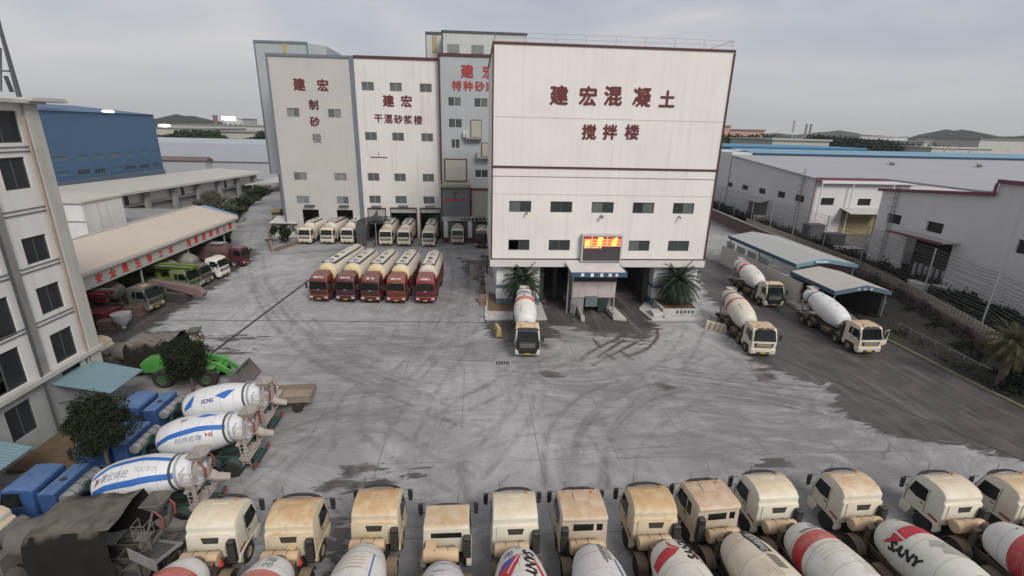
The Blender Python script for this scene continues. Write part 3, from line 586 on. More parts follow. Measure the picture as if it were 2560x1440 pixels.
q = MB(); q.box(-1.38, 4.5, 91.0, 92.95, 4.9, 10.1); q.build('side_shutter', SHUT, an, world=True, smooth=False)
q = MB(); q.box(-1.39, -1.0, 90.8, 90.99, 4.9, 10.1); q.box(-1.0, 4.5, 90.8, 90.99, 9.7, 10.1); q.build('door_frame', RUST, an, world=True, smooth=False)
q = MB(); q.box(-6.6, -1.2, 89.9, 92.9, 10.22, 10.5)
for k in range(14): q.cyl((-6.5+k*.4, 90.0, 10.5), (-6.5+k*.4, 90.0, 11.5), .04, n=5)
q.cyl((-6.5, 90, 11.5), (-1.3, 90, 11.5), .05); q.build('balcony_rail', mat('rail_ochre', (.24,.21,.15), .8, .25), an, world=True, smooth=False)
letters('建宏集团设计总部', .42, lambda a_, b_, d: (-3.95+a_, 90.46-d*.3, 8.0+b_), mat('bright_red', (.5,.03,.05), .6, .1), an, 'wall_lettering', width=4.1, bold=.03)
letters('Y', .8, lambda a_, b_, d: (-4.0+a_, 90.46-d*.3, 8.95+b_), STEELD, an, 'wall_emblem', bold=.08, shear=.3)
po = thing('portico', 'white portico with black writing on its beam in front of two bays', 'portico', (-1, 91, 0))
q = MB(); q.box(-6.4, 6.5, 89.9, 92.9, 4.15, 4.85); q.build('beam', CONC, po, world=True, bev=(.02,1))
for x in (-6.2, -1.7, 2.9):
    q = MB(); q.box(x, x+.75, 90, 90.75, 1.0, 4.15); c_ = q.build('column', PW, po, world=True, smooth=False); q = MB(); q.box(x-.08, x+.83, 89.92, 90.83, 0, .998); q.build('column_base', RUST, c_, world=True, smooth=False)
q = MB(); q.box(-5.3, -3.6, 89.5, 89.89, 4.95, 5.1); q.box(-.5,1.5,89.5,89.89,4.95,5.1); q.build('door_lamp', STEEL, po, world=True, smooth=False)
for i, ch in enumerate('今天的质量是明天'):
    u, _ = WY(1153+i*9.6, 547, 89.85); letters(ch, .52, lambda a_, b_, d, u=u: (u+a_, 89.87-d*.3, 4.5+b_), mat('black_paint', (.02,.02,.02), .6, 0), po, 'beam_letter', bold=.05)
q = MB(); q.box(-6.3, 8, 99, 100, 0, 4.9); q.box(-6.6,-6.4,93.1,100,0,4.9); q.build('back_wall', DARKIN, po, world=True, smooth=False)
# hidden holes of the doors: floor interior walls
for px in (0,):
    q = MB(); q.box(-35.8,-7,107,107.4,0,30); 

# ------------------------------------------------------------------ 3 office block at left
ob = thing('office_block', 'white rendered five storey block with dark pipes at the left edge', 'building', (-36, 29, 0))
OW = mat('white_render', (.60, .59, .575), .85, .09, .35, wpos=True, grime=(.40, .37, .33), grimeamt=.4); OG = mat('grey_tiles', (.30, .32, .31), .7, .08, .5, wpos=True, grime=(.2,.21,.2), grimeamt=.4)
X = -28.7
ow = []
for zt, zb in ((18.15,16.2),(13.2,11.5),(9.9,8.05),(6.6,4.45)): ow.append((32.15, 34.0, zb, zt)); 
big = [(27.6,30.4,16.0,18.3),(27.4,30.3,11.4,13.4),(26.6,30.2,7.6,10.1),(26.0,29.9,4.4,6.9),(26.6,30.2,19.2,20.9)]
top = [(31.7,34.3,19.0,20.9)]
low = [(27.8,29.6,1.2,3.4),(32.3,34.0,3.45,4.2),(23.5,25.5,1.2,3.4)]
mb = MB(); wall(mb, '+X', X, 14, 35.7, 4.3, 21.6, ow+big+top+[(23,25.4,z,z+2) for z in (7.8,11.4,16)], rev=.3)
wall(mb, '-Y', 14, -45, X, 4.3, 21.6); mb.quad((X,35.7,4.3),(-45,35.7,4.3),(-45,35.7,21.6),(X,35.7,21.6)); mb.build('upper_wall', OW, ob, world=True, smooth=False)
mb = MB(); wall(mb, '+X', X-.02, 14, 35.68, 0, 4.3, low, rev=.3); mb.quad((X,35.7,0),(-45,35.7,0),(-45,35.7,4.3),(X,35.7,4.3)); mb.build('ground_floor_wall', OG, ob, world=True, smooth=False)
mb = MB(); mb.box(-45, X-.02, 14, 35.68, 21.4, 21.55); mb.build('roof', CONCD, ob, world=True, smooth=False)
mb = MB(); mb.box(-44, X-1.8, 14, 35.5, 4.32, 4.5);
for z in (7.5, 11.1, 14.8, 18.6): mb.box(-44, X-.35, 14, 35.5, z-.2, z)
mb.box(-33, -32.8, 14, 35.5, 0, 21.3); mb.build('floor_slab', CONCD, ob, world=True, smooth=False)
for w in ow+top+low: window(ob, '+X', X, *w, WFD, GLD, 2, .06, dep=.15)
for w in big: window(ob, '+X', X, *w, STEELD, GLD, 3, .06, open_=1, dep=.15)
for z, h in ((18.62,.1),(18.3+.1,.06),(14.75,.1),(14.5,.06),(11.05,.1),(10.8,.06),(7.6,.1),(7.35,.06)):
    pass
mb = MB()
for z in (18.45, 14.65, 11.05, 7.45): mb.box(X, X+.06, 14, 35.75, z, z+.07); mb.box(X, X+.06, 14, 35.75, z+.28, z+.34)
mb.build('string_line', mat('line_grey', (.12,.12,.12), .8, .2), ob, world=True, smooth=False)
mb = MB(); mb.box(X, X+.35, 14, 35.9, 4.0, 4.35); mb.build('cornice', CONC, ob, world=True, bev=(.02,1)); mb = MB(); mb.box(X, X+.6, 14, 36.0, 21.35, 21.6); mb.box(X-3, X+.9, 34.6, 37.4, 21.5, 21.72); mb.build('roof_edge', CONC, ob, world=True, bev=(.02,1))
mb = MB(); mb.box(X+.002, X+.22, 34.7, 35.72, 4.36, 21.34); mb.box(X+.002, X+.18, 34.75, 35.7, 0, 3.98); mb.box(X+.002, X+.16, 33.8, 34.2, 0, 3.98); mb.build('corner_pilaster', CONC, ob, world=True, bev=(.02,1))
mb = MB(); mb.box(X+.002, X+.14, 30.7, 31.3, 4.36, 21.34); mb.build('pilaster', CONCD, ob, world=True, smooth=False)
for y, m_, nm in ((30.55, STEELD, 'dark'), (34.4, mat('rusty_pipe', (.33,.24,.19), .8, .3), 'rust')):
    mb = MB(); mb.cyl((X+.22, y, .0), (X+.22, y, 20.6), .07, n=8); mb.build('drain_pipe', m_, ob, world=True)
# parapet opening with frames on the roof
mb = MB(); mb.box(X-.3, X-.1, 14, 34.6, 20.95, 21.1)
for y in (31.5, 33.0, 34.2): mb.box(X-.35, X-.15, y, y+.18, 18.9, 20.95)
mb.build('opening_bar', STEELD, ob, world=True, smooth=False)
rm = thing('roof_mast', 'dark leaning steel mast frame on the roof of the left block', 'mast', (-30, 33, 21.6))
mb = MB(); e0 = Vector((-29.2, 34.9, 21.6))
pa = WX(0, 70, -29.5); mb.cyl((-29.2, WX(46,232,-29.2)[0], 21.6), (-29.5, pa[0], pa[1]), .14, .10, 8); pb = WX(-30, -60, -29.7); mb.cyl((-29.5, pa[0], pa[1]), (-29.7, pb[0], pb[1]), .1, .08, 8)
for a_, b_ in (((14,190),(30,230)),((2,120),(3,228)),((2,177),(24,178))):
    p = WX(*a_, -29.6); q_ = WX(*b_, -29.6); mb.cyl((-29.6, p[0], p[1]), (-29.6, q_[0], max(q_[1], 21.6)), .12 if a_[0] == 14 else .05, n=6)
mb.build('frame', STEELD, rm, world=True)
AWN = mat('awning_blue', (.15, .235, .27), .6, .12, 1, corr=.22, corrdir=1, wpos=True, bump=.05)
for i, (ya, yb, xo, zl, lab) in enumerate(((31.2,34.6,-25.0,2.75,'faded blue corrugated awning beside the taller tree pit'),(19.5,25.2,-25.1,2.8,'blue corrugated awning at the left picture edge'))):
    aw_ = thing('awning', lab, 'awning', (X, (ya+yb)/2, 0), group='blue awnings on the left block'); mb = MB(); mb.slab((X+.03, ya, zl+.75), (xo, ya, zl), (xo, yb, zl), (X+.03, yb+.2, zl+.75), .06); mb.build('roof_sheet', AWN, aw_, world=True, smooth=False)
    [MB().cyl((X, y, 1.9), (xo+.2, y, zl-.1), .04, n=6).build('bracket', STEELD, aw_, world=True) for y in (ya+.2, yb-.2)]
pb_ = MB(); pb_.slab((-28.4,26.5,.25),(-24.8,26.5,.25),(-24.8,31,.25),(-28.4,31,.25),.25); tag(pb_.build('planting_bed', mat('brown_soil', (.11,.075,.045), .95, .3), bev=(.03,1)), 'brown earth bed along the foot of the left block', 'flower bed')
# ------------------------------------------------------------------ open truck shed with the slogan
sh = thing('truck_shed', 'open truck shed with beige roof and red slogan along its fascia', 'shed', (-45, 65, 0))
BEI = mat('beige_roof', (.46, .40, .335), .85, .06, .5, wpos=True, grime=(.38,.34,.3), grimeamt=.2)
XF = -39.6; ya, yb = 40.0, 82.6; zt, zb = 5.75, 3.95
q = MB(); q.slab((XF+.3, ya, zt+.12), (XF+.3, yb, zt+.12), (-46.2, yb+1.2, 7.4), (-46.2, ya, 7.4), .12); q.slab((-46.2, ya, 7.4), (-46.2, yb+1.2, 7.4), (-52.5, yb+1.2, 5.6), (-52.5, ya, 5.6), .12); q.build('roof', BEI, sh, world=True, smooth=False)
q = MB(); q.slab((-46.5, yb+.2, 7.36), (XF+.4, yb-.3, zt+.1), (XF-.8, yb+2.4, zt+.0), (-46, yb+3.6, 7.1), .1); q.build('end_sheet', mat('blue_sheet', (.18,.25,.38), .6, .08), sh, world=True, smooth=False)
q = MB(); q.box(XF, XF+.42, ya, yb, zt-.28, zt); q.box(-46.35,-46.05,ya,yb+1,7.4,7.5); q.build('gutter', CONC, sh, world=True, bev=(.03,1))
FASC = mat('fascia_pale', (.40, .405, .37), .8, .07, .6, wpos=True, grime=(.3,.3,.27), grimeamt=.35)
q = MB(); q.box(XF-.1, XF+.08, ya, yb-.3, zb, zt-.29); q.box(-52, XF-.1, yb-.5, yb-.3, zb+.6, zt); q.build('fascia', FASC, sh, world=True, smooth=False)
q = MB()
for px, py in ((392,795),(497,700),(583,650)):
    pass
for y in (49, 58.5, 68.5, 78.5): MB().cyl((XF-.3, y, 0), (XF-.3, y, zb+.1), .13, n=8).build('post', STEEL, sh, world=True); MB().cyl((-51.9, y, 0), (-51.9, y, 5.5), .15, n=6).build('post', STEEL, sh, world=True)
q = MB(); q.box(-52.4,-52.2,ya,yb+1,0,5.4); q.box(-52.2,XF-.4,ya,ya+.2,0,5.6); q.build('rear_wall', CONCD, sh, world=True, smooth=False)
slog = [('安',262,686),('全',298,672),('是',326,661),('生',360,648),('命',385,637),('之',414,624),('本',438,610),
        ('违',480,591),('章',502,582),('是',523,574),('事',544,565),('故',562,556),('之',582-8,552-1),('源',590-4,543)]
# characters at even spacing along the fascia
ys1 = [51.6, 53.6, 55.6, 57.8, 59.9, 62.1, 64.2, 68.3, 70.2, 72.2, 74.2, 76.2, 78.2, 80.1]
for (ch, _, _), y in zip(slog, ys1):
    letters(ch, .95 if ch != '之' else .8, lambda a, b_, d, y=y: (XF+.1+d*.3, y+a, (zb+zt-.3)/2+.02+b_), mat('slogan_red', (.50,.035,.03), .7, .12, 3), sh, 'slogan_character', bold=.04)
for (y, lab) in ((49.2,'brick pile in front of the first shed post'),(53.2,'stacked boards at the foot of the second shed post'),(72.5,'small red and white block stack beside the far shed post')):
    q = MB()
    for k in range(4): q.box(-38.6-.05*k, -37.0-.08*(k%2), y-.5+.06*(k%2), y+.5, k*.25, k*.25+.22)
    tag(q.build('block_stack', mat('red_white_block', (.16,.10,.08), .9, .4, 3), bev=(.02,1)), lab, 'pile')
# ------------------------------------------------------------------ long pale concrete roof building
lr = thing('long_warehouse', 'long low building with pale flat roof and overhanging eaves beyond the truck shed', 'building', (-78, 130, 0))
RP = mat('pale_roof', (.42, .405, .365), .9, .08, .3, wpos=True, grime=(.3,.28,.25), grimeamt=.3)
q = MB(); q.prism([(-74, 101.5), (-66.3, 161.5), (-86, 172), (-95, 107)], 5.6, 6.1, 'z'); q.build('roof', RP, lr, world=True, smooth=False)
q = MB(); q.prism([(-76, 104), (-68.5, 160), (-85, 168), (-92, 108)], 3.2, 5.59, 'z'); q.build('upper_wall', mat('lr_white', (.55,.54,.51), .8, .06, .4, wpos=True), lr, world=True, smooth=False)
q = MB(); q.prism([(-76.3, 104.5), (-69.5, 158), (-85, 168), (-92, 108)], 0, 2.7, 'z'); q.build('lower_wall', CONCD, lr, world=True, smooth=False)
q = MB(); q.prism([(-75.6, 103.6), (-68.1, 160.4), (-85, 168.3), (-92.3, 107.6)], 2.75, 3.1, 'z'); q.build('string_course', CONCD, lr, world=True, smooth=False)
dv = Vector((7.5, 56, 0)).normalized()
for k in range(7):
    c = Vector((-75.2, 104.6, 0)) + dv*(k*8.5+2); q = MB(); q.box(c.x-.3, c.x+.5, c.y-.6, c.y+.6, 0, 5.58); q.build('buttress', CONCD, lr, world=True, smooth=False)
for k in range(3):
    c = Vector((-75.9, 104.6, 0)) + dv*(6+k*17); q = MB(); q.box(c.x-.1, c.x+.12, c.y-.5, c.y+.5, 3.15, 5.0); q.build('window', GLD, lr, world=True, smooth=False)
low = thing('low_white_house', 'small white flat roofed house between the left block and the long warehouse', 'building', (-60, 76, 0))
q = MB(); q.box(-68, -55, 72, 80, 0, 9.3); q.build('wall', PW, low, world=True, smooth=False)
q = MB(); q.box(-68.3, -54.8, 71.7, 80.3, 9.31, 9.6); q.build('roof', RP, low, world=True, bev=(.03,1)); 
q = MB(); q.box(-68,-55,71.93,71.98,6.7,6.8); q.build('string_line', STEELD, low, world=True, smooth=False)
lw2 = thing('small_annex', 'low grey flat roofed annex tucked behind the beige shed roof', 'building', (-60, 85, 0))
q = MB(); q.box(-66, -54, 81, 95, 0, 4.6); q.build('wall', CONC, lw2, world=True, smooth=False); q = MB(); q.box(-66.5, -53.6, 80.5, 95.5, 4.61, 4.9); q.build('roof', CONCD, lw2, world=True, smooth=False)
pf = thing('loading_platform', 'pale raised loading platform with canopy at the far end of the access road', 'platform', (-66, 166, 0))
q = MB(); q.slab((-68,150,3.4),(-60.5,160,3.4),(-57.5,186,3.4),(-68,186,3.4),.35); q.build('deck', RP, pf, world=True, smooth=False); q = MB(); [q.box(x,x+.8,y,y+.8,0,3.05) for x, y in ((-66.5,153),(-62.5,161),(-60,172),(-59,184))]; q.build('post', CONCD, pf, world=True, smooth=False)
# blue works hall
bs = thing('blue_works_hall', 'large deep blue steel hall at the left behind the pale roof', 'building', (-110, 130, 0))
BLU = mat('blue_cladding', (.055, .115, .20), .55, .06, .3, wpos=True, panel=1.1, paneldark=.88, grime=(.09,.13,.2), grimeamt=.3)
X = -95.5; ya, yb = 88, 159.5
hs = []
def bw(a, b_, yy0, yy1):
    u0_, zt_ = WX(a, yy0, X); u1_, _ = WX(b_, yy0, X); zb_ = WX((a+b_)/2, yy1, X)[1]; return (u0_, u1_, zb_, WX((a+b_)/2, yy0, X)[1])
for a, b_, c, d in ((127,168,391,402),(186,218,388,398),(228,258,386,397),(274,301,382,394),(311,336,380,391),(346,370,378,389),(378,397,377,386)): hs.append(bw(a, b_, c, d))
for a, b_, c, d in ((140,176,430,440),(194,226,424,437),(236,265,422,434),(282,305,417,427),(313,340,414,424),(350,375,411,421),(383,398,408,416)): hs.append(bw(a, b_, c, d))
mb = MB(); wall(mb, '+X', X, ya, yb, 0, 22.2, hs, rev=.3); wall(mb, '-Y', ya, -140, X, 0, 22.2); mb.quad((X,yb,0),(-140,yb,0),(-140,yb,22.2),(X,yb,22.2)); mb.build('wall', BLU, bs, world=True, smooth=False)
mb = MB(); mb.prism([(-140,22.2),(X+.4,22.2),(-117,24.2)], ya, yb, 'y'); mb.build('roof', BLU, bs, world=True, smooth=False)
for i, h in enumerate(hs): window(bs, '+X', X, *h, mat('blue_frame', (.10,.16,.24), .6, .1), GLD if i in (8, 9, 11, 12, 13) else mat('teal_glass', (.06,.13,.17), .4, .3), 4, .1, dep=.2)
mb = MB(); mb.box(X+.001, X+.35, ya, yb, 0, 6.6); mb.build('base_band', mat('grey_blue_base', (.12,.15,.19), .8, .15, wpos=True), bs, world=True, smooth=False)
tag(bs, None); u = WX(345, 286, X); q = MB(); q.box(X-6, X-3, 126, 132, 24, 24.9); q.build('roof_vent', STEEL, bs, world=True, smooth=False)
y_, z_ = WX(270, 280, X-2); q = MB(); q.lathe([(0,-.35),(1.0,-.3),(1.35,0),(1.0,.3),(0,.35)], 16, Matrix.Translation((X-2, y_, z_+.1)))
tag(q.build('flood_lamp', mat('lamp_glow', (1,.98,.9), .5, 0, emit=6)), 'glaring white lamp on the ridge of the blue hall', 'lamp')
x_, z_ = WY(411, 314, 300); q = MB(); q.lathe([(0,-.7),(2.4,-.5),(3.0,0),(2.4,.5),(0,.7)], 16, Matrix.Translation((x_, 300, z_)))
tag(q.build('flood_lamp', MATS['lamp_glow']), 'glaring warm lamp beside the far green hill', 'lamp')
# grey roofed sheds further left
def low_shed(name, label, pts, z0_, z1_, m_wall, m_roof, ridge=None):
    t_ = thing(name, label, 'building', (sum(p[0] for p in pts)/len(pts), sum(p[1] for p in pts)/len(pts), 0))
    q = MB(); q.prism(pts, 0, z0_, 'z'); q.build('wall', m_wall, t_, world=True, smooth=False)
    x0_, x1_ = min(p[0] for p in pts)-.6, max(p[0] for p in pts)+.6; y0_, y1_ = min(p[1] for p in pts)-.6, max(p[1] for p in pts)+.6
    q = MB()
    if ridge == 'x': q.prism([(y0_, z0_+.01), (y1_, z0_+.01), ((y0_+y1_)/2, z1_)], x0_, x1_, 'x')
    elif ridge == 'y': q.prism([(x0_, z0_+.01), (x1_, z0_+.01), ((x0_+x1_)/2, z1_)], y0_, y1_, 'y')
    else: q.box(x0_, x1_, y0_, y1_, z0_+.01, z1_)
    q.build('roof', m_roof, t_, world=True, smooth=False); return t_
def rect(a, b_, c, d): return [(a,c),(b_,c),(b_,d),(a,d)]
LG = mat('lilac_grey_wall', (.36,.37,.40), .7, .06, .2, wpos=True, panel=2); LR_ = mat('blue_grey_roof', (.27,.29,.31), .7, .1, .05, wpos=True)
low_shed('grey_shed', 'long pale lilac shed wall with blue grey roof behind the long warehouse', rect(-140,-74,197,245), 6.5, 12, LG, LR_, 'x')
low_shed('grey_shed', 'pale shed with white roof edge right behind the lilac shed', rect(-74.5,-35,199,235), 7.5, 11.5, LG, mat('pale_roof_sheet', (.40,.43,.46), .7, .1, .05, wpos=True), 'x')
low_shed('brown_roof_shed', 'low roof of dark brown sheets beside the lilac shed', rect(-128,-100,192,196.8), 6.9, 8.2, LG, mat('brown_sheet', (.13,.095,.085), .8, .15, .1, wpos=True), 'x')
low_shed('white_edge_shed', 'wide pale roof with bright front edge below the far trees', rect(-165,-48,250,300), 9.5, 12.5, mat('bright_edge', (.5,.51,.52), .7, .05), mat('pale_roof_sheet2', (.33,.36,.38), .7, .1, .03, wpos=True), 'x')
CR = mat('cream_far', (.38,.37,.33), .85, .08, .05, wpos=True)
def far_block(label, px0, px1, pyt, pyb, Y, depth, m, name='far_factory', holes=0, m_r=None, parent_roof=True):
    a = WY(px0, pyt, Y); b_ = WY(px1, pyt, Y); z1_ = (a[1]+b_[1])/2; zb_ = 0
    t_ = thing(name, label, 'building', ((a[0]+b_[0])/2, Y, 0)); q = MB(); q.box(a[0], b_[0], Y, Y+depth, 0, z1_); q.build('wall', m, t_, world=True, smooth=False)
    q = MB(); q.box(a[0]-.8, b_[0]+.8, Y-.8, Y+depth+.8, z1_+.01, z1_+.8); q.build('roof', m_r or CONCD, t_, world=True, smooth=False)
    if holes:
        w = (b_[0]-a[0])/holes
        for k in range(holes):
            q = MB(); q.box(a[0]+w*(k+.25), a[0]+w*(k+.75), Y-.15, Y-.01, z1_*.50, z1_*.72); q.build('window', GLD, t_, world=True, smooth=False)
    return t_
far_block('cream factory with four dark openings near the left tower', 520, 668, 331, 355, 360, 60, CR, holes=8)
far_block('long cream factory hall left of the chimney', 390, 530, 322, 345, 430, 60, CR, holes=0)
far_block('long flat factory roof under the left hill', 395, 668, 314, 325, 560, 80, CONC)
far_block('white hilltop building with lit row of windows', 555, 606, 297, 318, 780, 50, CR, holes=4)
x0_, z0_ = WY(556, 297, 778); x1_, _ = WY(590, 297, 778); q = MB()
for k in range(4): q.box(x0_+(x1_-x0_)*k/4+1, x0_+(x1_-x0_)*(k+.75)/4, 774, 779, z0_-1.5, z0_+3.5)
tag(q.build('lit_sign', mat('lit_white', (.9,.95,1), .5, 0, emit=2.5)), 'row of glowing white lights on the hilltop building', 'lights')
def stack_(px, pyt, pyb, Y, r, label, m):
    x, z = WY(px, pyt, Y); q = MB(); q.cyl((x, Y, 0), (x, Y, z), r*1.15, r, 12); q.cyl((x, Y, z-r*.8), (x, Y, z), r*1.2, r*1.2, 12); tag(q.build('chimney', m), label, 'chimney')
stack_(537, 288, 320, 620, 2.3, 'single brown chimney in front of the left hill', mat('brown_stack', (.16,.11,.09), .9, .2))
stack_(2018, 310, 336, 1500, 3.2, 'left one of the two slim chimneys on the right skyline', CONCD); stack_(2029, 310, 336, 1500, 3.2, 'right one of the two slim chimneys on the right skyline', CONCD)
x, z = WY(1988, 300, 420); q = MB(); q.cyl((x, 420, 0), (x, 420, z-12), .7, .45, 8); q.cyl((x,420,z-12),(x,420,z),.25,n=6)
for k in range(3): q.cyl((x, 420, z-9+k*3), (x, 420, z-7+k*3), 1.1, 1.1, 8)
q.cyl((x-2.2,420,z-1),(x+2.2,420,z-1),.12,n=5); tag(q.build('radio_mast', mat('mast_grey', (.4,.4,.4), .7, .1)), 'tall pale radio mast on the right skyline', 'mast')
# low roofs and halls to the far right
PK = mat('pink_block', (.42,.26,.20), .85, .08, .1, wpos=True)
far_block('pink apartment block tight beside the white tower', 1790, 1826, 316, 360, 330, 25, PK, 'pink_building', 3)
far_block('long pink block behind the dark trees', 1826, 1912, 326, 345, 345, 25, PK, 'pink_building', 9)
far_block('pale flat hall with greenish roof left of the mast', 1932, 2075, 352, 362, 230, 40, CR, 'pale_hall', 0, mat('greenish_roof', (.30,.35,.31), .8, .1))
far_block('cluster of white roofs in the middle of the right plain', 2150, 2270, 343, 352, 520, 60, mat('far_white', (.55,.55,.54), .8, .1), 'white_hall', 12, CONC)
far_block('wide pale hall far right below the humped hill', 2310, 2440, 357, 366, 420, 60, CONC, 'pale_hall', 0, CONC)
far_block('pale hall at the right picture edge', 2450, 2700, 352, 372, 380, 60, CONC, 'pale_hall', 0, CONCD)
far_block('low grey hall just left of the pale hall at right', 2330, 2480, 372, 385, 300, 40, CONC, 'pale_hall', 0, CONC)
far_block('pale hall behind the mast', 2075-90, 2075, 345, 352, 480, 40, CR, 'pale_hall')
rr = random.Random(5)
for k in range(70):
    Y = rr.uniform(450, 1600); px = rr.uniform(380, 660) if k < 18 else rr.uniform(1850, 2600); pyh = 306 + (px-450)*.0237
    x, z = WY(px, pyh + 20.5*1217/Y*.55, Y); w = rr.uniform(15, 50); h = rr.uniform(6, 13)
    t_ = thing('distant_house', ('distant %s %s block on the %s plain' % (rr.choice(['pale','white','grey','beige']), rr.choice(['low','long','square']), 'left' if k < 6 else 'right')), 'building', (x, Y, 0), group='distant buildings on the plain')
    t_['label'] = 'distant low building among many on the plain'
    q = MB(); q.box(x-w/2, x+w/2, Y, Y+20, 0, h); q.build('wall', rr.choice([CONC, CR, MATS['far_white']]), t_, world=True, smooth=False); q = MB(); q.box(x-w/2-1, x+w/2+1, Y-1, Y+21, h+.01, h+1); q.build('roof', rr.choice([CONCD, LR_]), t_, world=True, smooth=False)

# ------------------------------------------------------------------ right side: terrace, retaining wall, carports, warehouses
TL = [(60.5,135),(57.6,100),(56.6,84),(55.6,66),(52.6,52),(49.6,42),(47.6,36.5),(46.5,30),(46.5,14)]
TZ = 2.4
q = MB(); q.prism(TL + [(175,14),(175,240),(70,240)], 1.2, TZ, 'z'); q.M = Matrix()
o = q.build('terrace', mat('terrace_ground', (.12,.115,.105), .95, .3, .3, wpos=True), smooth=False); tag(o, 'raised ground of the neighbouring works', 'ground', kind='structure')
rw = MB()
for (ax_, ay), (bx_, by) in zip(TL, TL[1:]):
    rw.add([(ax_-.15,ay,0),(bx_-.15,by,0),(bx_-.15,by,TZ+.1),(ax_-.15,ay,TZ+.1),(ax_+.25,ay,0),(bx_+.25,by,0),(bx_+.25,by,TZ+.1),(ax_+.25,ay,TZ+.1)], [(0,1,2,3),(4,7,6,5),(3,2,6,7),(0,3,7,4),(1,5,6,2)])
tag(rw.build('retaining_wall', mat('brown_wall', (.13,.085,.075), .9, .35, .4, wpos=True, grime=(.19,.06,.06), grimeamt=.45), smooth=False), 'brown stained retaining wall along the right edge of the yard', 'wall')
q = MB()
for (ax_, ay), (bx_, by) in zip(TL[:4], TL[1:4]): q.slab((ax_-.5,ay,TZ+.25),(bx_-.5,by,TZ+.25),(bx_+.1,by,TZ+.3),(ax_+.1,ay,TZ+.3),.14)
tag(q.build('wall_coping', CONC, smooth=False), 'pale coping along the top of the far retaining wall', 'coping')
# bank with dry shrubs between the yard and the wall
q = MB(); bank = [(44.2,30),(43.9,36),(43.9,44),(44.6,49),(47.0,56.5),(51.6,57.5),(55.3,66.3)]
top_ = [(46.4,30),(47.5,36.5),(49.5,42),(51.3,47),(52.5,52),(54,58),(55.4,66)]
for i in range(len(bank)-1):
    a, b_, c, d = bank[i], bank[i+1], top_[i+1], top_[i]
    q.quad((a[0],a[1],.15),(b_[0],b_[1],.15),((b_[0]+c[0])/2,(b_[1]+c[1])/2,1.1),((a[0]+d[0])/2,(a[1]+d[1])/2,1.1)); q.quad(((a[0]+d[0])/2,(a[1]+d[1])/2,1.1),((b_[0]+c[0])/2,(b_[1]+c[1])/2,1.1),(c[0],c[1],1.9),(d[0],d[1],1.9))
tag(q.build('bank', mat('dry_bank', (.038,.034,.029), .95, .4, 1, wpos=True), smooth=False), 'dusty planted bank between the yard and the picket fence', 'bank', kind='structure')
q = MB()
for (a, b_) in zip([(44.0,30.2),(43.7,36),(43.6,44.5)], [(43.7,36),(43.6,44.5),(44.0,49)]): q.slab((a[0]-.12,a[1],.2),(b_[0]-.12,b_[1],.2),(b_[0]+.12,b_[1],.2),(a[0]+.12,a[1],.2),.2)
tag(q.build('kerb', mat('yellow_green_kerb', (.17,.175,.11), .85, .3, 1.5)), 'worn yellowish kerb line along the right edge of the yard', 'kerb')
# picket fence of pale concrete stakes
pk = thing('picket_fence', 'row of short pale concrete pickets on top of the wall', 'fence', (54, 60, TZ))
q = MB(); L_ = []
for (ax_, ay), (bx_, by) in zip(TL[1:7], TL[2:8]):
    n = int(math.hypot(bx_-ax_, by-ay)/.55)
    for k in range(n): L_.append((ax_+(bx_-ax_)*k/n, ay+(by-ay)*k/n))
for x, y in L_: q.box(x-.08, x+.08, y-.12, y+.12, TZ+.12, TZ+1.15)
q.build('pickets', mat('picket', (.24,.21,.175), .9, .2), pk, world=True, smooth=False)
q = MB()
for (ax_, ay), (bx_, by) in zip(TL[1:7], TL[2:8]): q.cyl((ax_,ay,TZ+.9),(bx_,by,TZ+.9),.05,n=5); q.cyl((ax_,ay,TZ+.4),(bx_,by,TZ+.4),.05,n=5)
q.build('rail', MATS['picket'], pk, world=True)
# tall wire fence
wf = thing('wire_fence', 'tall fence of many horizontal wires on slim grey posts above the wall', 'fence', (55, 70, TZ))
fl = [(x+.9, y) for x, y in TL[:8]]
q = MB(); rr = random.Random(3)
for zi in range(16):
    z = TZ+1.0+zi*.33; 
    for (ax_, ay), (bx_, by) in zip(fl, fl[1:]):
        p0 = Vector((ax_,ay,z+rr.uniform(-.05,.05))); p1 = Vector((bx_,by,z+rr.uniform(-.05,.05))); n = 4; pts = [p0.lerp(p1, k/n)-Vector((0,0,.22*math.sin(PI*k/n)*rr.uniform(.3,1.5))) for k in range(n+1)]; q.tube(pts, .028, 4)
q.build('wires', mat('wire', (.10,.10,.105), .7, .1), wf, world=True)
for (ax_, ay), (bx_, by) in zip(fl, fl[1:]):
    n = max(1, int(math.hypot(bx_-ax_, by-ay)/7.5))
    for k in range(n):
        x = ax_+(bx_-ax_)*k/n; y = ay+(by-ay)*k/n; q = MB(); q.cyl((x,y,TZ),(x,y,TZ+6.0),.08,n=6); q.build('post', mat('post_grey', (.30,.31,.33), .6, .1), wf, world=True)
